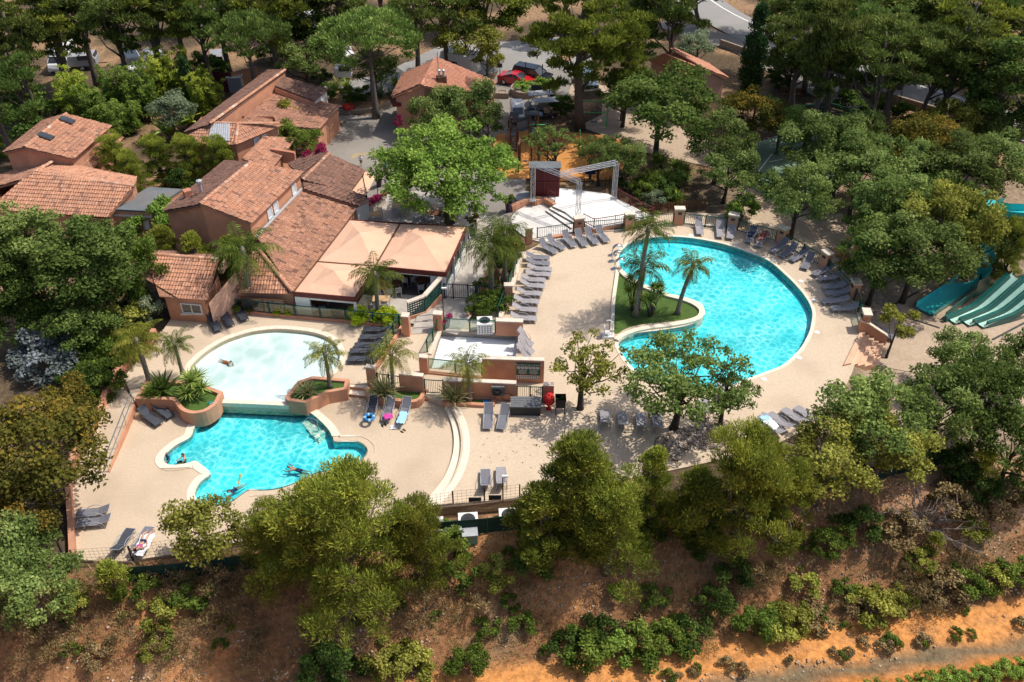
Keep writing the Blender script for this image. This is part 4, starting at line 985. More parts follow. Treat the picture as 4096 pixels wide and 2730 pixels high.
def plant_at(loc, key, lm, name, label, cat, group=None, s=1.0, sz=None, rz=None, bark='bark', tilt=(0,0), sy=None):
    e = TM_[key]
    o = bpy.data.objects.new(name, None); COL.objects.link(o); o.empty_display_size = .3
    o.location = loc; o.rotation_euler = (tilt[0], tilt[1], TR.random()*6.28 if rz is None else rz); o.scale = (s, sy or s, sz if sz else s); tag(o, label, cat, group)
    ORG[o.name] = Vector(loc); palm = len(e) == 6
    meshobj('fronds' if palm else 'leaves' if key in BLADES else 'crown', crown_mesh(e[0], lm), o)
    if e[1] is not None: meshobj('trunk', bark_mesh(key, bark), o)
    if palm and e[5] is not None: meshobj('dry_fronds', crown_mesh(e[5], 'palmdry'), o)
    return o
BLADES = {'yucca','yucca_low','flax','agave','banana','cordyline'}
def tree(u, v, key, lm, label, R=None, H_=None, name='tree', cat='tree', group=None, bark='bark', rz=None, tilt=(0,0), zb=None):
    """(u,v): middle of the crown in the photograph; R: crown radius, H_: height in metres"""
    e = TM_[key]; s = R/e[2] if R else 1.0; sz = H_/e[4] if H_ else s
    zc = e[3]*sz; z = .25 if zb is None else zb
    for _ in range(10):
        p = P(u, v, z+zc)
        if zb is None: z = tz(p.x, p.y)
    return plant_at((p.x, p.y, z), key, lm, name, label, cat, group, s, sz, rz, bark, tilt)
def plantb(u, v, key, lm, label, s=1.0, name='shrub', cat='shrub', group=None, z=None, bark='bark', rz=None, sz=None, tilt=(0,0)):
    """(u,v): foot of the plant in the photograph"""
    p = PT(u, v) if z is None else P(u, v, z)
    return plant_at(p, key, lm, name, label, cat, group, s, sz, rz, bark, tilt)
G = 'pines on the slope below the pools'
tree(450, 715, 'pinebig', 'pine', 'huge feathery pine in front of the lower pool, largest on the slope', 4.5, 8.8, 'pine_tree', group=G, bark='barkp', rz=.6)
tree(548, 715, 'pinewide', 'pine', 'pine merging into the right flank of the huge front pine', 2.2, 5.6, 'pine_tree', group=G, bark='barkp')
tree(362, 712, 'pinewide', 'pine', 'pine merging into the left flank of the huge front pine', 2.1, 5.0, 'pine_tree', group=G, bark='barkp')
tree(757, 640, 'pine1', 'pine', 'upright pine with dense rounded top, centre of the slope', 2.5, 6.8, 'pine_tree', group=G, bark='barkp', rz=2)
tree(800, 690, 'pinewide', 'pine', 'broad bushy pine just below the upright centre pine', 2.9, 5.8, 'pine_tree', group=G, bark='barkp')
tree(712, 690, 'pine2', 'pine', 'loose pine left of the upright centre pine', 2.0, 5.0, 'pine_tree', group=G, bark='barkp')
tree(855, 640, 'pine2', 'pine', 'thin wispy pine between the two big centre pines', 1.4, 5.4, 'pine_tree', group=G, bark='barkp')
tree(975, 645, 'pinewide', 'pine', 'wide pine below the pebble bed on the deck', 3.2, 7.6, 'pine_tree', group=G, bark='barkp', rz=1)
tree(1032, 660, 'pine1', 'pine', 'tapered pine on the right shoulder of the wide pine', 2.0, 5.4, 'pine_tree', group=G, bark='barkp')
tree(915, 665, 'pine2', 'pine', 'short pine on the left shoulder of the wide pine', 1.9, 4.6, 'pine_tree', group=G, bark='barkp')
tree(268, 694, 'oak4', 'yellowoak', 'round yellow-green bush in front of the wire fence', 1.75, 3.4, 'shrub', 'shrub')
tree(147, 762, 'pinesm', 'pine', 'small young pine at the left end of the green screen', .95, 2.3, 'pine_tree')
tree(1290, 615, 'pinesm', 'pine', 'bright young pine on the far right of the slope', .95, 2.4, 'pine_tree')
tree(1225, 715, 'pinesm', 'pine', 'little yellow pine below the dead bush', .6, 1.5, 'pine_tree')
tree(1085, 605, 'oak2', 'yellowoak', 'yellow-green oak below the end loungers of the right deck', 2.15, 4.6, 'oak_tree')
tree(1150, 550, 'oak1', 'oak', 'bright green oak shading the deck below the salmon steps', 2.7, 5.2, 'oak_tree')
tree(1165, 585, 'oak2', 'yellowoak', 'olive tinted oak in front of the bright green oak', 2.1, 4.4, 'oak_tree')
tree(1262, 470, 'oak2', 'oak', 'grey-green oak in front of the mint slide lanes', 1.75, 4.0, 'oak_tree')
tree(1300, 520, 'oak3', 'oakdark', 'dark oak at the right edge below the slides', 2.5, 5.6, 'oak_tree', bark='barkd')
tree(1240, 530, 'oak1', 'oak', 'leafy green oak between the dark oak and the steps', 2.2, 5.2, 'oak_tree', bark='barkd')
tree(1350, 480, 'oak2', 'oakdark', 'oak cut by the right edge beside the slides', 1.5, 4.0, 'oak_tree', bark='barkd')
tree(1335, 590, 'oak2', 'oakdark', 'shaded oak in the lower right corner of the yard', 1.9, 4.4, 'oak_tree', bark='barkd')
tree(1176, 428, 'smalloak', 'yellowoak', 'small young oak leaning beside the salmon steps', 1.25, 3.3, 'oak_tree', rz=.2, bark='barkd')
rng = np.random.RandomState(77); mb = MB()
for i in range(26):
    a = rng.rand()*6.28; e = .25+rng.rand()*1.0; Ln = 1.3+1.3*rng.rand(); p0 = Vector((rng.normal()*.1, rng.normal()*.1, 0)); path = [p0]; d = Vector((math.cos(a)*math.cos(e), math.sin(a)*math.cos(e), math.sin(e)))
    for k in range(5):
        d = (d+Vector((rng.normal()*.18, rng.normal()*.18, rng.normal()*.15+.03))).normalized(); path.append(path[-1]+d*Ln/5)
        if k > 0:
            for q in range(2):
                d2 = (d+Vector((rng.normal()*.6, rng.normal()*.6, rng.normal()*.4))).normalized(); e1 = path[-1]+d2*.35; mb.tube([path[-1], e1, e1+(d2+Vector((rng.normal()*.4, rng.normal()*.4, 0))).normalized()*.3], [.018,.012,.004], 4)
    mb.tube(path, [.05,.042,.034,.026,.018,.006], 5)
p = PT(1212, 690); o = mb.build('dead_bush', mt['deadwood']); o.location = p; tag(o, 'bare bleached dead bush with tangled branches on the right slope', 'dead bush')
tree(52, 590, 'oak3', 'rust', 'large rusty orange oak at the left edge', 3.1, 6.0, 'oak_tree', zb=-.1)
tree(30, 680, 'oak2', 'rust', 'smaller rusty oak below the large one at the left edge', 1.9, 4.2, 'oak_tree', zb=-.6)
tree(95, 540, 'oak4', 'rust', 'rusty oak leaning over the left salmon wall', 1.4, 3.8, 'oak_tree', zb=0)
tree(38, 770, 'oak1', 'oakgrey', 'grey-green oak in the lower left corner', 2.1, 4.0, 'oak_tree')
tree(8, 740, 'oak2', 'oakgrey', 'grey oak cut by the left edge in the lower corner', 1.7, 4.2, 'oak_tree')
tree(66, 468, 'bush3', 'lavender', 'pale blue flowering shrub behind the left salmon wall', 2.0, 2.6, 'shrub', 'shrub', zb=0)
tree(120, 345, 'tall1', 'oakdark', 'tall dense green tree in front of the long tiled house', 2.6, 8.2, 'oak_tree', bark='barkd')
tree(170, 352, 'oak2', 'shrub', 'leafy tree between the tall dense tree and the pavilion', 1.6, 5.2, 'oak_tree')
tree(40, 330, 'tall1', 'oakgrey', 'olive green tall tree at the left edge', 2.5, 8.5, 'oak_tree')
tree(5, 360, 'tall1', 'oakdark', 'dark tall tree cut by the left edge', 2.2, 7.5, 'oak_tree', bark='barkd')
tree(100, 420, 'oak2', 'oakdark', 'dark low tree under the tall dense tree', 2.3, 4.0, 'oak_tree')
tree(20, 420, 'oak2', 'shrubdark', 'shaded low tree at the left edge above the blue shrub', 2.0, 3.6, 'oak_tree')
tree(160, 425, 'bush3', 'yellowoak', 'yellowish shrub under the trees left of the pavilion', 1.4, 2.4, 'shrub', 'shrub')
tree(172, 395, 'bush3', 'shrub', 'glossy shrub beside the pavilion passage', 1.1, 2.6, 'shrub', 'shrub')
tree(194, 410, 'bush1', 'olivebush', 'grey shrub with white flowers beside the pavilion passage', .9, 1.9, 'shrub', 'shrub')
for i, (u, v, lm, lab) in enumerate(((120, 470, 'shrubdark', 'dark shrub behind the left wall above the ramp'), (135, 500, 'shrub', 'green shrub spilling over the left wall above the ramp'), (110, 505, 'shrubdark', 'dense shrub right of the pale blue shrub'), (150, 462, 'shrub', 'green shrub behind the upper end of the left wall'))):
    tree(u, v, 'bush3', lm, lab, 1.3, 2.2, 'shrub', 'shrub', zb=0)
plantb(178, 470, 'palm_low', 'palmy', 'low yellow palm behind the left wall', 1.05, 'palm_tree', 'palm', bark='palmbark', z=.2)
plantb(35, 425, 'yucca', 'yucca', 'spiky yucca in the shade at the left edge', 1.0, 'yucca', 'yucca', z=.1)
tree(150, 212, 'pinewide', 'pine', 'pale green pine in the left courtyard', 1.9, 4.6, 'pine_tree', bark='barkp')
for u, v, k, R_, lab in ((208, 212, 'pinewide', 2.0, 'loose pine in the middle of the long courtyard'), (248, 210, 'pinewide', 1.9, 'loose pine right of middle in the long courtyard'), (288, 213, 'pinewide', 1.8, 'loose pine at the right end of the long courtyard'), (172, 232, 'pinewide', 1.6, 'low pine at the lower edge of the long courtyard')):
    tree(u, v, k, 'pine', lab, R_, 4.4, 'pine_tree', bark='barkp')
tree(235, 243, 'bush3', 'shrubdark', 'dark bush beside the flat grey roof', 1.1, 2.6, 'shrub', 'shrub')
tree(203, 298, 'bush3', 'vine', 'bright green climbing vine beside the flat roof annex', 1.7, 3.4, 'vine', 'vine')
for x, y, lab in ((-22.6, 50.7, 'olive pine left of middle in the courtyard behind the pavilion'), (-20.3, 49.7, 'olive pine right of middle in the courtyard behind the pavilion'), (-17.9, 49.4, 'olive pine against the gabled wing behind the pavilion')):
    plant_at((x, y, .2), 'pine2', 'pine', 'pine_tree', lab, 'tree', None, .8, .78, None, 'barkp')
tree(300, 322, 'bush1', 'shrubdark', 'dark bush in the courtyard behind the pavilion', .9, 2.0, 'shrub', 'shrub')
tree(340, 387, 'bush1', 'shrubdark', 'dark leafy bush against the restaurant hip roof', .9, 1.7, 'shrub', 'shrub')
tree(383, 160, 'bush3', 'yellowoak', 'rounded olive shrub by the long house on the square', 1.2, 3.6, 'shrub', 'shrub')
tree(403, 148, 'bush3', 'shrub', 'upright shrub beside the white end wall', .9, 3.2, 'shrub', 'shrub')
tree(388, 185, 'oak2', 'shrub', 'large rounded green shrub on the square', 1.8, 3.4, 'shrub', 'shrub')
tree(424, 203, 'smalloak', 'flower', 'magenta bougainvillea on the corner roof', .9, 4.2, 'bougainvillea', 'shrub')
tree(521, 160, 'smalloak', 'flower', 'purple bougainvillea against the reception wall', .42, 2.4, 'bougainvillea', 'shrub')
tree(588, 224, 'plane', 'plane', 'broad bright green plane tree beside the peach awnings', 4.3, 7.0, 'plane_tree', bark='barkd', rz=1.2)
tree(565, 148, 'oak2', 'oakgrey', 'grey-green oak in front of the reception chimney', 2.0, 5.0, 'oak_tree')
tree(612, 138, 'oak2', 'oakgrey', 'grey-green oak right of the chimney of the reception', 2.1, 5.4, 'oak_tree')
tree(640, 165, 'oak4', 'oakgrey', 'small oak at the right corner of the reception', 1.3, 4.0, 'oak_tree')
tree(483, 40, 'umbrella', 'umbrella', 'big stone pine with umbrella crown and bare trunk', 4.5, 9.6, 'stone_pine', bark='barkp')
tree(322, 38, 'umbrella', 'umbrella', 'stone pine left of the big umbrella stone pine', 3.6, 8.4, 'stone_pine', bark='barkp')
tree(398, 78, 'oak2', 'oakgrey', 'round dark oak beside the end of the long house', 2.3, 5.2, 'oak_tree', bark='barkd')
tree(490, 88, 'oak2', 'oak', 'leafy oak behind the stone pine trunk', 2.2, 4.6, 'oak_tree')
tree(610, 48, 'oak1', 'yellowoak', 'light yellow-green oak behind the reception roof', 3.0, 6.2, 'oak_tree')
tree(640, 78, 'oak4', 'yellowoak', 'light green small oak at the right end of the reception roof', 1.4, 3.6, 'oak_tree')
tree(395, 40, 'bush3', 'plane', 'bright green bush near the parked campers', 1.2, 2.6, 'shrub', 'shrub')
tree(768, 40, 'grandpine', 'pine', 'giant pine with forked trunk beside the golf carts', 5.3, 13.5, 'pine_tree', bark='barkp', rz=.4)
tree(822, 85, 'tallpine3', 'pine', 'pale pine right of the giant pine', 2.0, 7.5, 'pine_tree', bark='barkp')
tree(868, 140, 'oak3', 'oakdark', 'large deep green oak behind the stage garden', 4.2, 7.4, 'oak_tree', bark='barkd')
tree(820, 120, 'oak2', 'oakdark', 'dark oak tucked left of the large deep green oak', 2.2, 5.2, 'oak_tree', bark='barkd')
tree(945, 185, 'oak1', 'oakgrey', 'grey-green oak with bare limbs right of the deep green oak', 2.5, 5.6, 'oak_tree', bark='barkd')
tree(990, 150, 'oak1', 'rust', 'olive brown oak below the cypress', 2.5, 5.4, 'oak_tree', bark='barkd')
tree(955, 225, 'oak2', 'oakgrey', 'low grey oak above the pool railing', 1.9, 4.2, 'oak_tree', bark='barkd')
tree(974, 250, 'smalloak', 'oak', 'small sparse oak just behind the pool railing', 1.4, 3.6, 'oak_tree')
tree(975, 278, 'bush3', 'plane', 'bright green bush behind the pool railing', 1.2, 1.9, 'shrub', 'shrub')
tree(1028, 160, 'oak2', 'plane', 'bright leafy oak by the sports court', 1.8, 4.6, 'oak_tree')
tree(990, 72, 'cypress', 'cypress', 'tall dark cypress right of the pink villa', 1.25, 8.6, 'cypress_tree')
tree(1040, 80, 'oak2', 'oak', 'rounded oak right of the tall cypress', 2.2, 5.0, 'oak_tree', bark='barkd')
tree(915, 65, 'oak4', 'olivebush', 'silver olive tree behind the pink villa', 1.9, 3.4, 'olive_tree')
tree(728, 188, 'sparse1', 'oak', 'twisted cork oak standing in the playground', 2.1, 4.4, 'oak_tree', bark='barkd')
tree(788, 200, 'deckoak', 'oak', 'second twisted cork oak right of the truss corner', 1.8, 4.4, 'oak_tree', bark='barkd')
tree(822, 215, 'oak4', 'oakgrey', 'compact grey oak behind the right truss tower', 1.5, 3.8, 'oak_tree', bark='barkd')
tree(736, 140, 'bush3', 'shrubdark', 'dark bush at the foot of the giant pine', 1.3, 2.0, 'shrub', 'shrub')
for u, v, k, lm, R_, h_, lab in (
  (1082, 188, 'oak3', 'oakgrey', 3.2, 6.0, 'bright sage green oak in front of the basketball hoop'),
  (1050, 255, 'oak1', 'oak', 2.5, 5.6, 'green oak above the right bend of the large pool'),
  (1130, 225, 'oak3', 'oakgrey', 3.0, 6.4, 'grey-green oak in the middle of the right grove'),
  (1175, 270, 'oak3', 'oakgrey', 2.8, 6.0, 'dense oak left of centre in the right grove'),
  (1205, 330, 'oak3', 'oakgrey', 3.2, 6.2, 'big rounded oak hanging over the teal slide'),
  (1155, 345, 'oak1', 'oakdark', 2.4, 5.0, 'dark oak behind the right end of the pool railing'),
  (1250, 290, 'oak3', 'yellowoak', 3.0, 6.6, 'oak right of centre in the right grove'),
  (1215, 195, 'oak3', 'rust', 2.8, 6.0, 'brownish oak at the back of the right grove'),
  (1265, 225, 'oak3', 'oakgrey', 3.0, 6.2, 'oak at the back right of the grove'),
  (1285, 305, 'oak1', 'oak', 2.3, 5.4, 'green oak over the bend of the teal slide'),
  (1105, 205, 'oak1', 'oak', 2.4, 5.4, 'fresh green oak at the left of the right grove'),
  (1150, 300, 'oak2', 'oakdark', 2.1, 4.6, 'low dark oak inside the right grove'),
  (1230, 245, 'oak2', 'oakdark', 2.4, 5.0, 'dark oak at the heart of the right grove'),
  (1318, 215, 'oak1', 'oakgrey', 2.8, 6.0, 'oak by the right edge above the ring slide'),
  (1255, 160, 'oak1', 'yellowoak', 2.7, 5.0, 'bright yellow-green oak in front of the utility pole'),
  (1305, 170, 'oak2', 'oakgrey', 2.3, 4.8, 'sparse oak beside the utility pole'),
  (1326, 335, 'pinewide', 'pine', 1.35, 5.6, 'pine standing over the right end of the slides'),
  (1185, 215, 'oak1', 'oak', 2.2, 5.4, 'mid green oak behind the middle of the grove'),
  (1130, 175, 'oak2', 'oak', 2.0, 5.0, 'oak right of the basketball hoop')):
    tree(u, v, k, lm, lab, R_, h_, 'pine_tree' if k.startswith('pine') else 'oak_tree', bark='barkd')
for u, v, k, lm, R_, h_, lab in (
  (12, 60, 'tallpine1', 'pinedark', 3.0, 11, 'dark forest pine at the top left corner'),
  (55, 30, 'tallpine2', 'pinedark', 2.8, 12.5, 'forest pine with leaning trunk near the top left corner'),
  (95, 20, 'tallpine3', 'pinedark', 3.4, 12, 'dense forest pine above the white camper van'),
  (140, 35, 'tallpine1', 'pinedark', 3.0, 11.5, 'forest pine above the grey trailer tent'),
  (185, 25, 'tallpine3', 'pinedark', 3.6, 12.5, 'broad forest pine above the white van'),
  (228, 30, 'tallpine2', 'pine', 2.8, 12, 'forest pine above the dome tent'),
  (262, 35, 'tallpine1', 'oakdark', 2.6, 10.5, 'dark tall tree left of the silver car'),
  (14, 112, 'tallpine1', 'pinedark', 2.0, 8, 'shorter forest pine on the left edge'),
  (60, 60, 'tallpine2', 'pine', 2.0, 10, 'thin forest pine with pale trunk near the left edge')):
    tree(u, v-20, k, lm, lab, R_, h_, 'pine_tree', bark='barkp', group='forest pines at the back left')
for u, v, k, lm, s_, lab in (
  (96, 125, 'bamboo', 'bamboo', 1.0, 'yellow-green bamboo clump above the skylight house'),
  (118, 138, 'bamboo2', 'bamboog', 1.2, 'green bamboo behind the skylight house roof'),
  (150, 118, 'bamboo', 'bamboog', .95, 'tall green bamboo left of middle of the bamboo screen'),
  (180, 118, 'bamboo', 'bamboog', 1.0, 'dense green bamboo in the middle of the screen'),
  (205, 102, 'bamboo', 'bamboo', 1.0, 'yellow bamboo plumes below the dome tent'),
  (232, 95, 'bamboo', 'bamboo', 1.05, 'brightest yellow bamboo right of the dome tent'),
  (268, 122, 'bamboo', 'bamboo', .9, 'yellow bamboo beside the long house'),
  (150, 152, 'bamboo2', 'bamboog', 1.0, 'low green bamboo above the left courtyard'),
  (165, 150, 'bamboo2', 'bamboog', .9, 'low green bamboo left of the silver olive')):
    e = TM_[k]; tree(u, v, k, lm, lab, e[2]*s_, e[4]*s_, 'bamboo', 'bamboo')
tree(247, 115, 'slimcypress', 'cypress', 'slim dark cypress within the yellow bamboo', .55, 5.4, 'cypress_tree')
tree(224, 150, 'oak4', 'olivebush', 'silver olive tree behind the long courtyard', 2.0, 3.8, 'olive_tree')
plantb(226, 188, 'banana', 'plane', 'banana plant with long leaves left of the hipped house', 1.0, 'banana_plant', 'banana plant')
plantb(252, 172, 'banana', 'bamboo', 'banana plant close to the long house wall', .8, 'banana_plant', 'banana plant')
for u, v, lm, R_, lab in ((15, 165, 'shrubdark', 2.2, 'dark thicket bush at the left edge above the skylight house'), (60, 150, 'shrubdark', 1.8, 'dark thicket bush left of the bamboo'), (35, 140, 'oakdark', 2.0, 'shaded thicket bush beneath the forest pines'), (280, 95, 'shrub', 1.5, 'green bush below the silver car'), (262, 90, 'shrubdark', 1.5, 'dark bush left of the maroon gate'), (5, 195, 'shrub', 1.2, 'low bush at the left corner of the skylight house'), (190, 130, 'shrubdark', 1.6, 'dark bush inside the bamboo screen'), (355, 70, 'shrubdark', 1.5, 'dark bush right of the silver car')):
    tree(u, v, 'bush3', lm, lab, R_, R_*1.5, 'shrub', 'shrub')
k_ = 0
woods = [(285,8),(350,2),(395,12),(440,-8),(540,8),(585,-2),(650,-5),(845,18),(880,8),(1035,18),(1075,30),(1100,5),(1135,20),(1170,5),(1205,25),(1240,10),(1275,35),(1310,15),(1340,40),(1190,70),(1155,75),(1300,85),(1335,110),(1250,70),(1060,60),(740,-25),(840,-25),(500,-30),(360,-35),(230,-30),(90,-35),(1020,-25),(1110,-30),(1220,-30),(1320,-30),(620,-35),(-15,30),(-15,110),(930,-30)]
WL = ['pine with dark crown', 'pine with pale olive crown', 'bushy dark tree']
for i, (u, v) in enumerate(woods):
    ky = ('tallpine1','tallpine3','tall1','tallpine2')[i % 4]; lm = ('pinedark','pine','oakdark','pinedark','pinedark')[i % 5]
    side = 'left' if u < 450 else 'middle' if u < 900 else 'right'
    tone = {'pinedark':'dark needled','pine':'olive needled','oakdark':'deep green leafy'}[lm]
    tree(u, v, ky, lm, f'{tone} woodland tree at the top {side} of the view behind the campsite', 2.7+.8*TR.random(), 9+3*TR.random() if v > -20 else 9, 'woodland_tree', group=f'{tone} trees at the top {side}', bark='barkp')
for u, v, k, h_, t_, lab in ((1085, 60, 'tallpine2', 13, (0,-.05), 'tall pine with bare grey trunk behind the court'), (1120, 50, 'tallpine2', 13, (0,.18), 'tall forked pine leaning right behind the basketball hoop'), (1165, 60, 'tallpine1', 11, (0,.16), 'leaning dark pine left of the far road bend'), (1230, 75, 'tallpine1', 10, (0,.15), 'leaning pine in front of the far road'), (1285, 100, 'tallpine2', 9, (0,.12), 'leaning pine beside the utility pole')):
    tree(u, v, k, 'pinedark', lab, 2.4, h_, 'pine_tree', bark='barkp', tilt=t_)
for u, v, R_, lab in ((1120, 140, 1.6, 'dark hedge bush behind the court fence'), (1150, 150, 1.5, 'dark hedge bush right of the court fence'), (1185, 150, 1.3, 'hedge bush below the far lane'), (1020, 105, 1.3, 'bush left of the rounded oak by the cypress')):
    tree(u, v, 'bush3', 'shrubdark', lab, R_, R_*1.5, 'shrub', 'shrub')
tree(765, 478, 'sparse1', 'yellowoak', 'sparse small leaved oak growing out of the deck', 2.35, 4.7, 'oak_tree', bark='barkd', rz=.5)
tree(893, 497, 'deckoak', 'oak', 'spreading oak on the deck below the large pool', 3.15, 5.6, 'oak_tree', bark='barkd', rz=2.2)
tree(955, 508, 'sparse1', 'oak', 'second oak rising from the pebble bed', 1.7, 4.0, 'oak_tree', bark='barkd')
pal = 'palmbark'
def island(x, y): return g(2, 1, x, y)
plantb(*island(632,728), 'palm_tall', 'palm', 'tall slender palm on the pool island', 1.02, 'palm_tree', 'palm', z=.31, bark=pal, rz=.3)
plantb(*island(847,712), 'palm_lean', 'palmy', 'short leaning palm on the tip of the pool island', 1.05, 'palm_tree', 'palm', z=.31, bark=pal, rz=0)
plantb(*island(645,690), 'palm_small2', 'palm', 'low palm close behind the tall island palm', 1.15, 'palm_tree', 'palm', z=.31, bark=pal)
plantb(*island(710,722), 'yucca', 'yucca', 'multi headed yucca right of the tall island palm', 1.0, 'yucca', 'yucca', z=.31)
plantb(*island(615,690), 'yucca', 'yucca', 'yucca left of the tall island palm', .85, 'yucca', 'yucca', z=.31)
plantb(*C4(845,650), 'palm_big', 'palm', 'largest bushy palm beside the terrace gate', 1.0, 'palm_tree', 'palm', z=.3, bark=pal)
plantb(*C4(925,560), 'palm_big', 'palm', 'big palm just behind the largest bushy palm', .8, 'palm_tree', 'palm', z=.3, bark=pal, sz=.95)
plantb(*C4(170,770), 'palm_small2', 'palm', 'palm in the lime hedge in front of the awnings', 1.1, 'palm_tree', 'palm', z=.5, bark=pal)
plantb(*C3(615,800), 'palm_small2', 'palm', 'drooping palm in front of the restaurant hip roof', 1.5, 'palm_tree', 'palm', z=.45, bark=pal)
plantb(*g(0,2,765,160), 'palm_small', 'palmy', 'yellowish palm in the left planter by the ramp', 1.15, 'palm_tree', 'palm', z=.8, bark=pal)
plantb(*g(0,2,935,120), 'palm_small', 'palm', 'smaller palm in the left planter near the shallow pool', .85, 'palm_tree', 'palm', z=.8, bark=pal)
plantb(*g(1,2,380,190), 'palm_small', 'palmy', 'palm in the angular planter between the two left pools', .95, 'palm_tree', 'palm', z=.75, bark=pal)
plantb(*C5(260,545), 'palm_small2', 'palmy', 'palm in the rounded planter beside the low steps', .95, 'palm_tree', 'palm', z=.5, bark=pal)
plantb(*C5(717,600), 'palm_small2', 'palmy', 'palm in the planter by the hose reel', .9, 'palm_tree', 'palm', z=.5, bark=pal)
plantb(*g(0,2,1000,230), 'yucca_low', 'yucca', 'bright many headed yucca in the curved left planter', 1.05, 'yucca', 'yucca', z=.75)
plantb(*g(0,2,840,215), 'agave', 'shrubdark', 'dark spiky cycad in the left planter', 1.25, 'cycad', 'cycad', z=.75)
plantb(*g(0,2,790,240), 'flax', 'shrub', 'dark green flax at the left end of the planter', .8, 'flax_plant', 'flax', z=.75)
plantb(*g(1,2,255,235), 'flax', 'phorm', 'flax clump in the angular planter', .75, 'flax_plant', 'flax', z=.75)
plantb(*C5(205,565), 'flax', 'phorm', 'flax clump in the rounded planter', 1.05, 'flax_plant', 'flax', z=.45)
plantb(*C5(625,600), 'flax', 'phorm', 'flax clump in the planter beside the gate', 1.1, 'flax_plant', 'flax', z=.45)
for x, y, k, lm, s_, lab, nm in ((765,850,'cordyline','yucca',1.2,'bright spiky cordyline left in the stage garden','cordyline'),(840,880,'cordyline','yucca',1.1,'bright spiky cordyline right in the stage garden','cordyline'),(880,890,'cordyline','yucca',1.0,'small cordyline at the right of the stage garden','cordyline')):
    plantb(*g(2,0,x,y), k, lm, lab, s_, nm, nm, z=.3)
for x, y, k, lm, s_, lab, nm in ((620,75,'flax','phorm',.9,'bronze flax beside the stage fence','flax_plant'),(700,70,'yucca_low','shrub',1.1,'dark yucca in the middle of the stage garden','yucca'),(790,60,'yucca_low','yucca',1.0,'bright yucca at the back of the stage garden','yucca'),(850,60,'yucca_low','yucca',.95,'bright yucca at the right of the stage garden','yucca'),(715,110,'flax','bamboo',.7,'yellow flax in the stage garden','flax_plant'),(850,150,'flax','bamboo',.9,'bright yellow flax near the picket fence','flax_plant')):
    plantb(*g(2,1,x,y), k, lm, lab, s_, nm, nm.split('_')[0], z=.3)
for x, y, lm, lab in ((730,160,'olivebush','grey-green cushion bush beside the stage'),(800,140,'shrubdark','dark bush in the front of the stage garden'),(660,110,'shrub','green bush beside the stage fence'),(760,90,'shrubdark','dark bush in the middle of the stage garden'),(590,60,'shrubdark','dark bush right of the truss tower')):
    plantb(*g(2,1,x,y), 'bush1', lm, lab, .85, z=.3)
for x, y, k, lm, s_, lab in ((800,720,'bush2','shrub',.9,'low green bush left in the bed below the big palms'),(860,730,'bush2','shrub',1.0,'low green bush right in the bed below the big palms'),(900,690,'bush2','shrubdark',.9,'dark bush in the bed below the big palms'),(780,760,'bush2','shrub',.8,'bush at the front of the bed below the big palms'),(960,420,'bush3','rust',.7,'russet bush behind the big palms'),(930,470,'bush1','shrubdark',.8,'dark bush between the two big palms'),(810,600,'bush2','shrub',.7,'bush at the back of the bed below the big palms')):
    plantb(*C4(x, y), k, lm, lab, s_, z=.35)
for (x, y, s_, lab) in ((40,790,.95,'lime hedge left of the awning palm'),(120,800,.8,'lime hedge under the awning palm'),(210,800,1.0,'lime hedge right of the awning palm')):
    plantb(*C4(x, y), 'hedge', 'limehedge', lab, s_, 'hedge', 'hedge', z=.5)
plantb(*C3(470,795), 'hedge', 'limehedge', 'small lime hedge by the pavilion corner', .55, 'hedge', 'hedge', z=.5)
plantb(*C3(790,825), 'hedge', 'limehedge', 'lime hedge behind the glass fence in front of the hall', .75, 'hedge', 'hedge', z=.5)
plantb(*C3(560,810), 'bush2', 'shrub', 'green bush behind the glass fence by the drooping palm', .7, z=.45)
for x, y, k, lm, s_, lab, nm in ((720,450,'agave','shrub',1.2,'tall green cactus like agave left of the reception','agave'),(640,500,'agave','olivebush',1.2,'grey agave under the stone pine','agave'),(690,500,'agave','olivebush',.9,'small grey agave right of the stone pine','agave'),(420,450,'flax','phorm',.9,'bronze flax beside the white box trailer','flax_plant'),(470,460,'flax','yucca',.9,'green flax left of the stone pine','flax_plant')):
    plantb(*g(1,0,x,y), k, lm, lab, s_, nm, nm.split('_')[0])
for x, y, lm, lab in ((380,500,'shrubdark','dark shrub behind the white end wall'),(490,520,'shrub','low shrub in the stone bed left of the pine'),(560,520,'shrubdark','low dark shrub at the foot of the stone pine'),(330,420,'shrubdark','shaded shrub behind the lean-to roof')):
    plantb(*g(1,0,x,y), 'bush1', lm, lab, .9)
for x, y, lm, s_, lab in ((160,470,'vine',.9,'bright bush beside the round stone planter'),(200,470,'plane',.8,'leafy bush left of the forked pine trunk'),(240,570,'shrub',.8,'bush behind the white golf cart'),(380,470,'shrubdark',.7,'low bush by the stone wall right of the pine')):
    plantb(*g(2,0,x,y), 'bush1', lm, lab, s_)
SG = 'bushes dotted over the slope'
k_ = 0
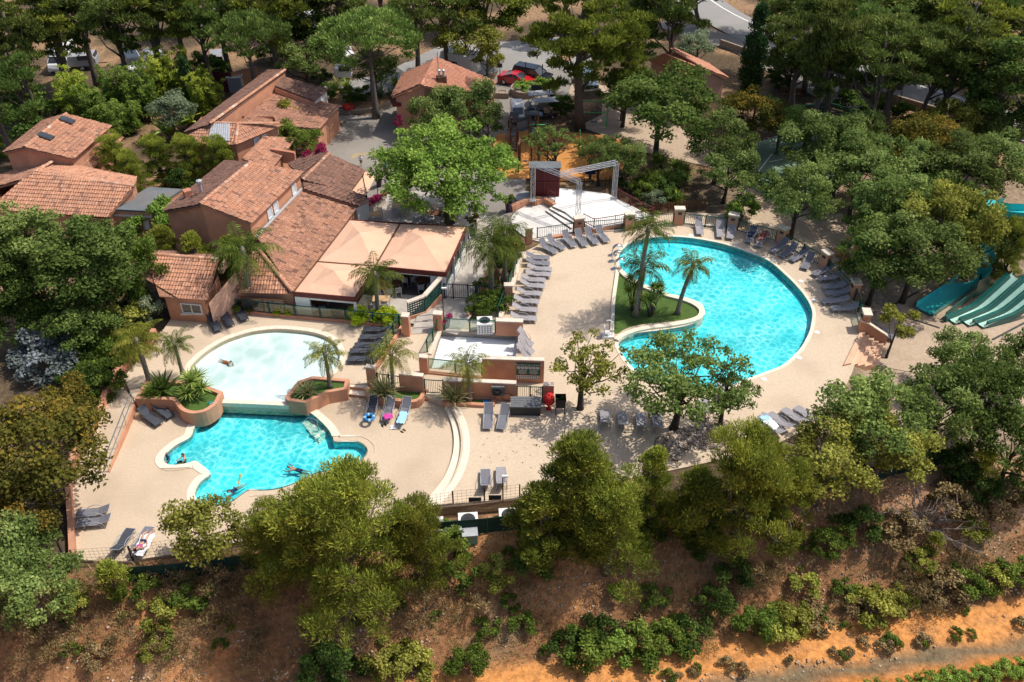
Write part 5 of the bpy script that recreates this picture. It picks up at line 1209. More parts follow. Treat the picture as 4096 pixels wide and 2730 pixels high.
slope_b = [  # u, v of foot, kind, leaf, size, words
 (100,800,'bush1','yellowoak',.7,'olive bush low in the left of the slope'),(195,770,'bush2','shrub',.8,'small bush below the left end of the green screen'),(130,865,'bush2','drybush',.8,'pale bush at the bottom left'),(215,815,'bush1','yellowoak',.9,'yellow-green bush below the green screen'),(250,790,'bush2','shrub',1.0,'leafy bush right under the green screen'),(175,830,'scrub','drybush',1.1,'dry scrub tuft left on the slope'),(285,830,'scrub','drybush',1.2,'dry grey scrub below the small conifer'),(300,765,'scrub','drybush',1.1,'dry scrub at the foot of the green screen'),(330,800,'scrub','drybush',1.3,'greyish scrub left of the huge pine'),(205,855,'bush2','yellowoak',.7,'yellow bush near the bottom left rocks'),(60,845,'scrub','drybush',1.2,'dry scrub at the bottom left corner'),
 (425,890,'bush3','shrubdark',.8,'dark bush at the bottom under the huge pine'),(455,895,'bush1','shrubdark',1.0,'second dark bush at the bottom under the huge pine'),(510,880,'bush1','yellowoak',1.0,'olive bush at the bottom right of the huge pine'),(545,885,'bush1','yellowoak',.9,'olive bush pair right of the huge pine'),(615,885,'bush3','shrub',.7,'upright green bush at the bottom centre'),(640,830,'bush2','shrub',.6,'small bush in the open red slope'),(685,820,'bush2','shrub',.7,'small bush left of centre on the red slope'),(590,720,'bush1','shrub',.9,'bush below the air conditioners'),(605,755,'bush2','shrub',.9,'bush on the bank right of the huge pine'),(655,760,'bush1','yellowoak',.8,'yellowish bush on the bank below the reed screen'),(640,790,'scrub','drybush',1.1,'dry scrub in the red slope centre'),(560,800,'scrub','drybush',1.3,'dry scrub right below the huge pine'),
 (770,865,'bush1','shrub',1.1,'green bush left of the row by the track'),(810,862,'bush1','plane',.8,'bright bush in the row by the track'),(845,855,'bush1','shrub',1.0,'green bush in the middle of the row by the track'),(880,845,'bush1','shrub',.9,'bush right of the middle in the row by the track'),(905,838,'bush2','shrubdark',1.0,'dark bush at the right end of the row by the track'),(745,850,'bush2','shrubdark',.9,'dark bush at the left end of the row by the track'),(790,830,'bush2','shrubdark',.8,'dark bush above the row by the track'),(830,835,'bush2','drybush',.8,'dry bush above the middle of the track row'),(860,790,'bush2','shrub',.7,'bush below the centre pines'),(940,800,'bush3','shrubdark',.6,'dark upright bush on the middle slope'),(990,835,'bush3','shrub',.75,'rounded dark bush beside the track'),(1015,835,'bush1','yellowoak',.9,'yellowish bush right of the rounded dark bush'),(1035,825,'bush3','yellowoak',.7,'taller yellowish bush beside the track'),(1065,820,'bush2','drybush',.9,'dry bush above the track'),(1055,770,'bush2','yellowoak',.8,'bush in the stony right slope'),(1080,725,'bush3','shrub',.6,'blue-green bush right of the wide pine'),(1110,780,'bush2','shrub',.6,'small bush in the stones of the right slope'),(1140,810,'bush1','yellowoak',1.0,'olive bush above the track on the right'),(1165,800,'bush1','yellowoak',.9,'second olive bush above the track on the right'),(1125,800,'bush2','drybush',.8,'dry bush left of the right olive bushes'),(1200,790,'scrub','drybush',1.3,'dry scrub above the track near the right edge'),(1235,785,'bush1','drybush',1.0,'brown bush above the track near the right edge'),(1265,775,'bush1','shrub',.9,'green bush above the track near the right edge'),(1300,770,'bush1','yellowoak',.8,'yellow bush above the track at the right edge'),(1330,765,'bush1','shrub',.9,'bush at the far right above the track'),
 (1130,700,'bush1','shrubdark',.9,'dark bush below the yellow-green oak'),(1160,715,'bush2','drybush',1.1,'dry bush below the dead bush'),(1185,700,'bush1','drybush',.9,'greyish scrub left of the little yellow pine'),(1270,700,'bush2','yellowoak',.9,'yellow bush on the right bank'),(1245,670,'bush1','drybush',1.1,'brown scrub beside the dead bush'),(1310,680,'bush3','drybush',.8,'tall brown scrub at the right edge'),(1330,660,'bush3','oakgrey',.8,'grey shrub at the right edge of the bank'),(1275,650,'bush3','shrubdark',.8,'dark shrub behind the bright young pine'),(1100,705,'bush2','shrub',.8,'low bush left of the dead bush'),(905,720,'bush3','shrubdark',.7,'dark bush under the wide pine'),(850,720,'bush3','shrubdark',.7,'dark bush between the centre pines'),(700,745,'bush2','shrubdark',1.0,'dark bush left under the centre pines'),(960,755,'bush2','shrubdark',1.0,'dark bush below the wide pine'),(1205,745,'bush3','yellowoak',.5,'pale bush on the stony right bank'),(1190,610,'bush3','shrubdark',.8,'dark bush behind the dead bush'),(1250,620,'bush3','shrubdark',.8,'dark bush along the right fence')]
for u, v, k, lm, s_, lab in slope_b: plantb(u, v, k, lm, lab, s_, group=SG)
RR = random.Random(21)
for i in range(95):
    u = RR.uniform(0, 1344); lo = 760-.075*u if u < 800 else 700-.05*(u-800); v = RR.uniform(lo, 880-.10*max(0, u-650)*1.1)
    dry = RR.random() < .5
    plantb(u, v, 'scrub' if dry else 'tinybush', 'drybush' if dry else 'shrub', 'low dry scrub tuft on the stony slope' if dry else 'knee high green tuft on the stony slope', RR.uniform(.5, 1.0), 'scrub_tuft' if dry else 'small_bush', 'scrub' if dry else 'bush', group='dry tufts on the slope' if dry else 'green tufts on the slope')
for i in range(26):
    u = RR.uniform(850, 1340); v = 897-.155*(u-850)+RR.uniform(-7, 7)
    plantb(u, v, 'tinybush', 'drybush' if i % 3 else 'shrub', 'weed tuft on the strip between track and vineyard', RR.uniform(.35, .8), 'weed', 'weed', group='weeds along the track')
for i in range(17):
    u = 1120+i*15; v = 912-.16*(u-1120)+RR.uniform(-3, 3)
    plantb(u, v+6, 'bush2', 'plane', 'young green vine plant in the row at the bottom right', RR.uniform(.4, .62), 'vine_plant', 'vine', group='vines in the bottom right row')
def Z0(p, z): return Vector((p.x, p.y, z))
def wall_thing(name, label, cat, pts, z0, z1, th, m='salmon', cap='cap', group=None, capw=.06, z1b=None):
    """low wall along world points with a pale coping"""
    o = thing(name, label, cat, Z0(pts[0], z0), group=group)
    mb, cb = MB(), MB(); pts = [Z0(p, 0) for p in pts]
    rb = ribbon(pts, th); mb.prism(rb, z0, z1); mb.build('wall', mt[m], o, world=True)
    if cap: MB().prism(ribbon([p for p in pts], th+capw), z1+.001, z1+.08, bottom=True).build('coping', mt[cap], o, world=True)
    return o
def slope_wall(name, label, cat, pts, th, m='salmon', cap='cap'):
    """wall whose points carry their own (z0, z1)"""
    o = thing(name, label, cat, Z0(pts[0][0], pts[0][1])); mb, cb = MB(), MB()
    for (p, a0, a1), (q, b0, b1) in zip(pts, pts[1:]):
        d = Z0(q-p, 0).normalized(); n = Vector((-d.y, d.x, 0))*th/2
        def blk(b, t, zz, n):
            b.add([Z0(p+n, zz[0]), Z0(p-n, zz[0]), Z0(q-n, zz[2]), Z0(q+n, zz[2]), Z0(p+n, zz[1]), Z0(p-n, zz[1]), Z0(q-n, zz[3]), Z0(q+n, zz[3])], [(0,1,2,3),(7,6,5,4),(0,4,5,1),(1,5,6,2),(2,6,7,3),(3,7,4,0)])
        blk(mb, 0, (a0, a1, b0, b1), n)
        if cap: blk(cb, 0, (a1+.001, a1+.07, b1+.001, b1+.07), n*1.2)
    mb.build('wall', mt[m], o, world=True)
    if cap: cb.build('coping', mt[cap], o, world=True)
    return o
def fence(name, label, cat, pts, h, kind='bars', m='green', gap=.12, posts=None, group=None, pw=.06, z=None, toprail=True):
    """fence through world points; a post at each point"""
    h = h*.88; o = thing(name, label, cat, pts[0], group=group)
    up = Vector((0,0,1))
    pw = pw*1.35 if kind in ('glass','bars') else pw
    for p in pts: MB().box(p+up*(h/2), (pw, pw, h)).build('post', mt[m], o, world=True)
    for p, q in zip(pts, pts[1:]):
        if kind == 'bars':
            mb = MB(); mb.beam(p+up*(h-.06), q+up*(h-.06), .04, .04); mb.beam(p+up*.12, q+up*.12, .04, .04)
            n = max(1, int((q-p).length/gap))
            for i in range(1, n):
                c = p.lerp(q, i/n); mb.box(c+up*(h/2+.03), (.022, .022, h-.2))
            mb.build('bar_panel', mt[m], o, world=True)
        elif kind == 'glass':
            MB().beam(p+up*(h/2+.05), q+up*(h/2+.05), .016, h-.16).build('glass_panel', mt['glass'], o, world=True)
            if toprail: MB().beam(p+up*(h-.02), q+up*(h-.02), .05, .04).build('top_rail', mt[m], o, world=True)
        elif kind == 'wire':
            mb = MB(); n = max(2, int((q-p).length/.2))
            for i in range(1, n): c = p.lerp(q, i/n); mb.tube([c+up*.02, c+up*h], .006, 3, cap=False)
            k = int(h/.2)
            for i in range(k+1): mb.tube([p+up*(h*i/k+.01), q+up*(h*i/k+.01)], .006, 3, cap=False)
            mb.build('wire_panel', mt['dkmetal'], o, world=True)
        elif kind == 'solid':
            MB().beam(p+up*(h/2), q+up*(h/2), .03, h-.08).build('screen', mt['mesh'], o, world=True)
        elif kind == 'slats':
            mb = MB(); k = int(h/.24)
            for i in range(k): mb.beam(p+up*(.15+i*.24), q+up*(.15+i*.24), .03, .13)
            mb.build('slat_panel', mt[m], o, world=True)
        elif kind == 'pickets':
            mb = MB(); n = int((q-p).length/.12)
            for i in range(n): c = p.lerp(q, (i+.5)/n); mb.box(c+up*(h/2), (.06, .025, h*(.9+.1*RNG.rand())))
            mb.build('picket_panel', mt[m], o, world=True)
    return o
def Pz(pts, z): return [P(u, v, z) for u, v in pts]
lw = [((97,737),-.3,.3),((95,690),-.3,.33),((92,623),-.2,.42),((109,592),-.1,.55),((125,556),0,.75),((140,523),.1,.85),((150,500),.2,.9),((169,481),.2,.9),((192,459),.2,.9),((204,440),.2,.9)]
lwp = smooth_path([P(*p, .0 if i < 4 else .4) for i, (p, a, b) in enumerate(lw)], 3)
zz = lambda t: (np.interp(t, range(len(lw)), [a for _, a, b in lw]), np.interp(t, range(len(lw)), [b for _, a, b in lw]))
slope_wall('salmon_wall', 'salmon rendered wall along the left edge of the decks and ramp', 'wall', [(p, *zz(i/3)) for i, p in enumerate(lwp)], .28, cap=None)
slope_wall('ramp_kerb', 'thin salmon kerb along the ramp under the steel handrail', 'kerb', [(P(177,530,.45), .0, .56), (P(160,575,.25), -.05, .33), (P(143,620,.02), -.1, .06)], .12, cap=None)
o = thing('handrail', 'steel handrail standing on the sloping ramp', 'handrail', P(143,619,0))
a, b_ = P(177,532,.45), P(143.5,619,.0)
rr = lambda t, h: a.lerp(b_, t)+Vector((0,0,h))
mb = MB(); mb.tube([rr(0,.95), rr(1,.95)], .028, 6); mb.tube([rr(0,.5), rr(1,.5)], .02, 5); mb.build('rail', mt['steel'], o, world=True)
for t in (0, .33, .66, 1): MB().tube([rr(t, 0), rr(t, .95)], .025, 6).build('post', mt['steel'], o, world=True)
def planter(label, outer, z0, z1, zs, th=.22, m='salmon', soil='lawn'):
    o = thing('planter', label, 'planter', Z0(outer[0], z0))
    inner = offset(outer, -th)
    MB().prism(outer, z0, z1, [inner]).build('planter_wall', mt[m], o, world=True)
    MB().prism(inner, zs, zs).build('planting_bed', mt[soil], o, world=True, fixn=False)
    return o
lp_ = smooth_loop(Pz([(193,497)], .9)+Pz([(178,523)], .9), 1)
lpo = Pz([(191.5,499),(177,523.5),(200,524.3),(226,525)], .92)+smooth_path(Pz([(229,527),(237,538),(252,543),(270,540),(285,530)], .92), 3)+Pz([(292.5,514.5),(278,509),(262,503),(240,500),(215,498)], .92)
o = planter('salmon planter with a curved end and pool sign left of the shallow pool', lpo, -.1, .92, .72)
c = P(276.5,531.5,.55); n = Vector((.45,-1,0)).normalized(); d_ = Vector((1,.45,0)).normalized(); R = Matrix((d_, n, Vector((0,0,1)))).transposed()
c = P(*g(0,2,1090,280), .62)+n*.03
s_ = thing('pool_sign', 'small turquoise framed sign on the curved planter wall', 'sign', c)
MB().box(c, (.5,.03,.5), M=R).build('frame', M('turquoise_sign', (.02,.42,.36), (.03,.47,.40), 3, .5), s_, world=True)
MB().box(c+n*.02, (.34,.03,.34), M=R).build('panel', mt['white'], s_, world=True)
mb = MB()
for i, zz_ in enumerate((.10,.03,-.04,-.11)): mb.box(c+n*.04+Vector((0,0,zz_)), (.24-.05*(i%2),.008,.025), M=R)
mb.build('lettering', mt['green'], s_, world=True)
rpo = Pz([(374,521),(391,500.5),(410.3,494),(458.5,498),(455,511),(430.5,515.5),(401,529),(378,526)], .85)
planter('angular salmon planter with one palm between the two left pools', rpo, -.1, .85, .70)
o3 = smooth_loop(Pz([C5(118,515),C5(98,560),C5(125,585),C5(250,600),C5(370,612),C5(430,590),C5(448,545),C5(440,530)], .5), 3)
planter('rounded salmon planter behind the three loungers with towels', o3, -.05, .5, .38)
o4 = smooth_loop(Pz([C5(560,590),C5(560,615),C5(700,625),C5(850,632),C5(862,610),C5(862,575),C5(700,570),C5(575,565)], .5), 2)
planter('salmon planter with palm and flax beside the iron gate', o4, -.05, .5, .36)
def steps(label, a, b, n, z0, dz, run, m='coping', riser='salmon', name='steps'):
    """a-b: front edge of the lowest tread; rises away from the viewer"""
    o = thing(name, label, 'steps', a); d = (b-a).normalized(); nn = Vector((-d.y, d.x, 0))
    if nn.y < 0: nn = -nn
    for i in range(n):
        p, q = a+nn*(run*i), b+nn*(run*i)
        MB().prism([Z0(p,0), Z0(q,0), Z0(q+nn*(run*(n-i)),0), Z0(p+nn*(run*(n-i)),0)], z0+dz*i+.001*i, z0+dz*(i+1)-.03).build('riser', mt[riser], o, world=True)
        MB().prism([Z0(p-nn*.02,0), Z0(q-nn*.02,0), Z0(q+nn*run,0), Z0(p+nn*run,0)], z0+dz*(i+1)-.028, z0+dz*(i+1), bottom=True).build('tread', mt[m], o, world=True)
    return o
steps('two pale steps with salmon risers beside the angular planter', P(456,520.5,0), P(484,523.5,0), 2, 0, .2, .42)
steps('low pale step below the iron gate', P(*C5(443,603),0), P(*C5(556,607),0), 1, 0, .2, .4)
zt_ = 1.55
def fw(label, x0, y0, x1, y1, h=zt_, th=.24, z0=0, name='salmon_wall'): return wall_thing(name, label, 'wall', [P(*C5(x0,y0), .3), P(*C5(x1,y1), .3)], z0, h, th)
fw('short salmon wall with a dark grille behind the rounded planter', 110,512, 165,520, 1.7)
fw('salmon wall right of the dark grille behind the rounded planter', 305,540, 445,556)
fence('grille', 'dark barred grille set between the walls of the rounded planter', 'grille', [P(*C5(170,521),.32), P(*C5(238,530),.32), P(*C5(303,539),.32)], 1.2, 'bars', 'dkmetal')
MB_ = MB
fence('iron_gate', 'dark green barred gate above the low pale step', 'gate', [P(*C5(450,561),.32), P(*C5(558,568),.32)], 1.25, 'bars', 'green', .1)
fw('long salmon wall with pale coping behind the hose reel', 565,580, 993,600)
fence('iron_gate', 'dark green barred gate behind the storage box', 'gate', [P(*C5(998,602),.32), P(*C5(1075,604),.32), P(*C5(1148,607),.32)], 1.25, 'bars', 'green', .1)
fw('short salmon wall end behind the red hose cover', 1152,608, 1215,612)
a, b_ = P(*C5(792,478),.3), P(*C5(1157,490),.3)
wall_thing('sign_wall', 'tall salmon wall carrying the green pool rules board', 'wall', [a, b_], .3, 1.9, .24)
d = (b_-a).normalized(); n = Vector((d.y, -d.x, 0)); 
if n.y > 0: n = -n
R = Matrix((d, -n, Vector((0,0,1)))).transposed(); Lw = (b_-a).length
bc = a+d*(Lw*.745)+n*.15; bc.z = 1.18
o = thing('rules_board', 'green and white pool rules board with pictograms on the salmon wall', 'sign board', Z0(bc, .5))
bw, bh = Lw*.385, 1.18
MB().box(bc, (bw, .03, bh), M=R).build('board', M('sign_green', (.012,.075,.035), (.02,.10,.05), 2, .5), o, world=True)
MB().box(bc+n*.018+Vector((0,0,-.44)), (bw-.03,.012,.26), M=R).build('white_panel', mt['white'], o, world=True)
def disc(mb, c, r, k=14):
    vs = [c+d*math.cos(2*PI*i/k)*r+Vector((0,0,1))*math.sin(2*PI*i/k)*r for i in range(k)]; mb.add(vs, [tuple(range(k))])
mb, mk = MB(), MB()
for i in range(6):
    x = -bw*.40+bw*.16*i*1.0; cc = bc+d*x+n*.022+Vector((0,0,.26)); disc(mb, cc, .105)
    mk.beam(cc+n*.004-d*.05+Vector((0,0,-.05)), cc+n*.004+d*.05+Vector((0,0,.05)), .008, .02); disc(mk, cc+n*.005+Vector((0,0,.03)), .022, 8)
mb.build('pictogram', mt['white'], o, world=True); mk.build('pictogram_mark', mt['dkmetal'], o, world=True)
mb = MB()
for k in range(6):
    for s_ in (-1, 1): mb.box(bc+n*.022+d*(s_*bw*.23)+Vector((0,0,.10-.055*k)), (bw*(.40-.06*((k*7) % 3)),.006,.016), M=R)
mb.build('text_line', mt['white'], o, world=True)
mb = MB()
for i in range(3): disc(mb, bc+n*.024+d*(-.05+.22*i)+Vector((0,0,-.26)), .045)
mb.box(bc+n*.022+d*(-.35)+Vector((0,0,-.26)), (.25,.006,.05), M=R); mb.build('red_mark', mt['c_red'], o, world=True)
mb = MB()
for r_ in range(2):
    for i in range(11): mb.box(bc+n*.03+d*(-bw*.44+bw*.088*i)+Vector((0,0,-.38-.12*r_)), (.07,.006,.075), M=R)
mb.build('symbol_strip', mt['charcoal'], o, world=True)
def text(body, size, c, R, mat, parent, name='lettering'):
    cu = bpy.data.curves.new('t', 'FONT'); cu.body = body; cu.size = size; cu.align_x = 'CENTER'; cu.align_y = 'CENTER'; cu.extrude = .002
    t = bpy.data.objects.new('t', cu); COL.objects.link(t); dg = bpy.context.evaluated_depsgraph_get(); me = bpy.data.meshes.new_from_object(t.evaluated_get(dg)); bpy.data.objects.remove(t)
    off = ORG[parent.name]; me.transform(Matrix.Translation(c-off) @ R.to_4x4()); me.materials.clear(); me.materials.append(mat); o = meshobj(name, me, parent); return o
Rt = Matrix((d, Vector((0,0,1)), n)).transposed()
text('RÈGLEMENT DE LA PISCINE', .125, bc+n*.022+Vector((0,0,.46)), Rt, mt['white'], o)
wall_thing('salmon_wall', 'low salmon wall end at the left corner of the white basin', 'wall', [P(*C5(420,432),.3), P(*C5(470,438),.3)], .3, 1.45, .24)
wall_thing('basin_kerb', 'low salmon kerb under the front glass of the white basin', 'kerb', [P(*C5(470,438),.3), P(*C5(792,472),.3)], -.1, .42, .2, cap=None)
fence('glass_fence', 'glass fence with green posts in front of the white basin', 'fence', [P(*C5(470,420),.4), P(*C5(630,436),.4), P(*C5(788,452),.4)], 1.0, 'glass')
fence('glass_fence', 'glass fence with green posts behind the white basin', 'fence', [P(*C5(566,182),.3), P(*C5(716,190),.3), P(*C5(868,196),.3)], 1.05, 'glass')
wall_thing('salmon_wall', 'salmon wall block at the back right corner of the white basin', 'wall', [P(*C5(873,205),.3), P(*C5(1033,212),.3)], .3, 1.35, .3)
wall_thing('salmon_pillar', 'salmon gate pillar at the back left corner of the white basin', 'pillar', [P(*C5(503,178),.3), P(*C5(556,182),.3)], .3, 1.55, .35)
fence('glass_fence', 'glass fence descending along the left side of the white basin', 'fence', [P(*C5(527,182),.3), P(*C5(497,250),.3), P(*C5(462,312),.3)], 1.05, 'glass')
wall_thing('basin_kerb', 'pale kerb along the left side of the white basin', 'kerb', [P(*C5(540,182),.3), P(*C5(478,330),.3)], .2, .40, .22, 'cap', None)
wall_thing('salmon_pillar', 'tall salmon pillar between the glass fence and the stone stairs', 'pillar', [P(*C5(318,206),.3), P(*C5(362,210),.3)], .2, 1.75, .4)
q = [P(*C5(298,168),.45), P(*C5(262,225),.45), P(*C5(222,290),.45), P(*C5(184,350),.45), P(*C5(140,405),.45)]
slope_wall('salmon_wall', 'low salmon wall under the glass fence by the five dark loungers', 'wall', [(p+Vector((.12,0,0)), .1, .62) for p in q], .16, cap=None)
fence('glass_fence', 'glass fence with green posts beside the five dark loungers', 'fence', q, 1.2, 'glass')
lb = [P(*C4(350,790),.3), P(*C4(450,760),.3), P(*C4(548,668),.3)]
slope_wall('lattice_balustrade', 'pale capped balustrade with dark green lattice panel by the stone stairs', 'balustrade', [(lb[0], .2, .55), (lb[1], .2, .55), (lb[2], .2, .75)], .2, cap=None)
o = COL.objects['lattice_balustrade']; mb = MB(); up = Vector((0,0,1))
for p, q_, h0, h1 in ((lb[0], lb[1], 1.0, 1.1), (lb[1], lb[2], 1.1, 1.35)):
    n_ = int((q_-p).length/.16)
    for i in range(n_+1):
        t = i/n_; c = p.lerp(q_, t); h = h0+(h1-h0)*t; mb.box(Z0(c, .55+h/2), (.05,.05,h))
    for k in range(7): mb.beam(Z0(p, .58+(h0-.05)*k/6), Z0(q_, .6+(h1-.05)*k/6), .05, .06)
mb.build('lattice', mt['green'], o, world=True)
mb = MB(); mb.beam(Z0(lb[0], 1.62), Z0(lb[1], 1.72), .3, .1); mb.beam(Z0(lb[1], 1.72), Z0(lb[2], 1.97), .3, .1); mb.build('coping', mt['cap'], o, world=True)
MB_s = thing('stone_stairs', 'pale stone stairs running down between salmon pillars', 'steps', P(*C4(430,830),.3))
for i in range(4):
    y = 880-i*33; qd = [P(*C4(362+i*14,y),.3), P(*C4(500+i*3,y-8),.3), P(*C4(508+i*3,y-45),.3), P(*C4(374+i*14,y-38),.3)]
    MB().prism([Z0(p,0) for p in qd], .2, .34+.05*i).build('tread', mt['paving'], MB_s, world=True)
fence('metal_gate', 'double dark barred gate at the terrace entrance', 'gate', [P(*C4(566,664),.3), P(*C4(618,667),.3), P(*C4(706,671),.3), P(*C4(752,676),.3)], 1.35, 'bars', 'dkmetal', .13)
fence('metal_fence', 'dark barred fence along the bed below the big palms', 'fence', [P(*C4(742,700),.3), P(*C4(760,650),.3), P(*C4(850,655),.3), P(*C4(938,650),.3)], 1.0, 'bars', 'green', .13)
wall_thing('bed_kerb', 'thin salmon kerb along the bed below the big palms', 'kerb', [P(*C4(705,770),.3), P(*C4(740,710),.3), P(*C4(790,600),.3), P(*C4(825,500),.3)], .2, .45, .14, cap=None)
gp = [(C3(425,806)), g(1,1,72,718), g(1,1,203,730), g(1,1,333,742), g(1,1,463,752), g(1,1,603,767), g(1,1,735,778)]
gp = [P(*p, .5) for p in gp]
fence('glass_fence', 'long glass fence with green posts between the hall and the shallow pool', 'fence', gp, 1.05, 'glass', pw=.075)
slope_wall('salmon_wall', 'low salmon wall under the long glass fence beside the shallow pool', 'wall', [(p-Vector((0,.02,0)), .2, .66) for p in gp], .16, cap=None)
pts = [Vector((p.x, p.y, 0)) for p in gp[:]]+[Vector((p.x+.1, p.y+1.3, 0)) for p in gp[::-1]]
tag(MB().prism(pts, .2, .5).build('planting_bed', mt['lawn'], fixn=False), 'green planting bed behind the long glass fence', 'planting bed', kind='structure')
q = [P(*C4(895,800),.3), P(*C4(925,720),.3), P(*C4(955,640),.3), P(*C4(985,560),.3), P(*C4(1005,480),.3), P(*C4(1030,400),.3)]
slope_wall('low_wall', 'pale low wall behind the row of ten loungers', 'wall', [(p, .2, .62) for p in q], .3, 'cap', None)
fence('glass_fence', 'glass fence with green posts on the low wall behind the ten loungers', 'fence', [p+Vector((-.1,0,.3)) for p in q[:-1]], 1.0, 'glass')
def pillar(label, p, w=.62, h=1.35, rz=0, lamp=True, z0=.25):
    o = thing('salmon_pillar', label, 'pillar', Z0(p, z0), rz, group=None)
    MB().box((0,0,h/2), (w, w*.62, h)).build('shaft', mt['salmon'], o)
    MB().box((0,0,h+.05), (w+.1, w*.62+.1, .1)).build('coping', mt['cap'], o)
    if lamp:
        mb = MB(); mb.box((0,-w*.31-.03,h-.28), (.26,.07,.13)); mb.box((0,-w*.31-.05,h-.22), (.3,.1,.03)); mb.build('wall_lamp', mt['charcoal'], o)
    return o
pillar('salmon pillar amid the glass fence behind the ten loungers', P(*C4(948,690),.3), .5, 1.4, 0, False)
pillar('small salmon pillar at the stage end of the lounger row', P(*C4(1068,330),.3), .45, 1.2, .3, False)
rp_ = [g(2,1,100,335), g(2,1,340,300), g(2,1,597,280), g(2,1,850,252), g(2,1,1125,283), g(3,1,66,352), g(3,1,285,480), g(3,1,432,632), g(3,1,483,790)]
rw = [P(*p, .3) for p in rp_]
words = ['at the stage steps', 'between the stage front loungers', 'at the right corner of the stage', 'behind the first lounger at the head of the pool', 'behind the two loungers at the head of the pool', 'at the start of the right bend of the railing', 'halfway down the right bend of the railing', 'near the lower end of the right railing', 'at the top of the salmon steps']
for i, p in enumerate(rw):
    t = rw[min(i+1, 8)]-rw[max(i-1, 0)]; rz = math.atan2(t.y, t.x)
    if i in (0,): continue
    pillar('salmon railing pillar with lamp '+words[i], p, .68, 1.3, rz, True)
seg = ['below the round stage floor', 'in front of the stage', 'right of the stage', 'above the top of the pool', 'along the right of the pool head', 'on the upper right bend', 'on the lower right bend', 'down to the salmon steps']
for i in range(8):
    a, b_ = rw[i], rw[i+1]; d = (b_-a).normalized(); a2, b2 = a+d*.42, b_-d*.42; k = 2 if (b2-a2).length > 3 else 1
    if i in (7,): fence('green_screen_fence', 'dark green glazed fence '+seg[i], 'fence', [a2.lerp(b2, j/2) for j in range(3)], 1.15, 'glass')
    else: fence('pool_railing', 'dark green barred railing '+seg[i], 'railing', [a2.lerp(b2, j/k) for j in range(k+1)], 1.1, 'bars', 'green', .13)
slope_wall('railing_kerb', 'pale low kerb under the railing round the large pool', 'kerb', [(p, .2, .40) for p in smooth_path(rw, 3)], .26, 'cap', None)
q = [P(100,741,0), P(175,736,0), P(240,726,0), P(327,712,0), P(430,693,0), P(520,678,0), P(595,664,.15), P(636,660,.2), P(682,655,.2)]
fence('wire_fence', 'dark wire mesh fence along the lower edge of the decks', 'fence', q, 1.15, 'wire', 'dkmetal', pw=.07)
q = [P(99,742,-.1), P(82,700,-.1), P(78,650,-.1), P(80,600,-.1)]
fence('wire_fence', 'wire mesh fence behind the left salmon wall', 'fence', [p-Vector((.35,0,0)) for p in q], 1.9, 'wire', 'dkmetal', pw=.09)
q = [PT(168,765), PT(235,760), PT(300,752), PT(380,742), PT(470,728), PT(570,706), PT(640,700), PT(720,690), PT(820,680), PT(920,668), PT(1010,655), PT(1110,640), PT(1200,618), PT(1260,605)]
fence('windscreen_fence', 'dark green windscreen fence along the top of the slope', 'fence', q, 1.25, 'solid', 'green', pw=.06)
a, b_ = P(566,681,.1), P(695,671,.1); o = thing('reed_screen', 'brown reed screen below the deck by the air conditioners', 'screen', a)
mb = MB(); n_ = 110
for i in range(n_):
    c = a.lerp(b_, i/n_); mb.box(c+Vector((0,(i % 3)*.01,.45)), (.035,.02,.95+.1*RNG.rand()))
mb.build('reeds', mt['reed'], o, world=True)
mb = MB()
for zz_ in (.2,.75): mb.beam(a+Vector((0,-.03,zz_)), b_+Vector((0,-.03,zz_)), .02, .03)
mb.build('batten', mt['wood'], o, world=True)
def ac_unit(label, p, rz=0, group=None):
    o = thing('air_conditioner', label, 'air conditioner', p, rz, group)
    MB().box((0,0,.42), (.95,.85,.75)).build('casing', mt['acwhite'], o)
    mb = MB(); mb.lathe([(.35,.80),(.35,.815),(.33,.83)], (0,0,0), 20); mb.build('fan_well', mt['charcoal'], o)
    mb = MB()
    for r_ in (.12,.22,.32): mb.tube([(r_*math.cos(t*PI/10), r_*math.sin(t*PI/10), .84) for t in range(21)], .008, 4)
    for k in range(6): mb.beam((0,0,.84), (.33*math.cos(k*PI/3), .33*math.sin(k*PI/3), .84), .012, .012)
    mb.build('fan_guard', mt['dkmetal'], o)
    mb = MB()
    for i in range(5):
        for j in range(4): mb.box((-.34+.17*i,-.43,.16+.15*j), (.1,.012,.07))
    mb.build('grille', mt['charcoal'], o)
    return o
ac_unit('white air conditioner with top fan behind the basin glass fence', P(*C5(806,185),.3), .05)
ac_unit('white air conditioner in the middle below the reed screen', P(615,696,-.1), .08)
ac_unit('white air conditioner left below the reed screen, half hidden by pine', P(570,702,-.1), .08)
ac_unit('white air conditioner at the right end of the reed screen', P(668,690,-.1), .08)
for i, (u, v, lab) in enumerate(((596,703,'small green metal cabinet below the left air conditioner'), (617,710,'pale green cabinet below the middle air conditioner'))):
    o = thing('cabinet', lab, 'cabinet', PT(u, v), .1); MB().box((0,0,.3), (.7,.5,.6)).build('body', mt['court'], o); MB().box((0,0,.63), (.76,.56,.05)).build('lid', mt['zinc'], o)
for u, v, lab in ((624,655,'left dark mat hung on the reed screen'), (650,652,'right dark mat hung on the reed screen')):
    pp = P(u, v+13, .2); tag(MB().box((0,0,0), (.62,.03,.35)).build('mat', mt['charcoal']), lab, 'mat').location = pp+Vector((0,-.12,.75))
o = thing('salmon_steps', 'salmon steps leading down from the pool deck to the slide yard', 'steps', P(1130,480,.3))
A0, A1 = P(*g(3,2,385,85),.3), P(*g(3,1,470,810),.3); B0, B1 = P(*g(3,2,565,90),-.5), P(*g(3,1,590,870),-.5)
n_ = 5
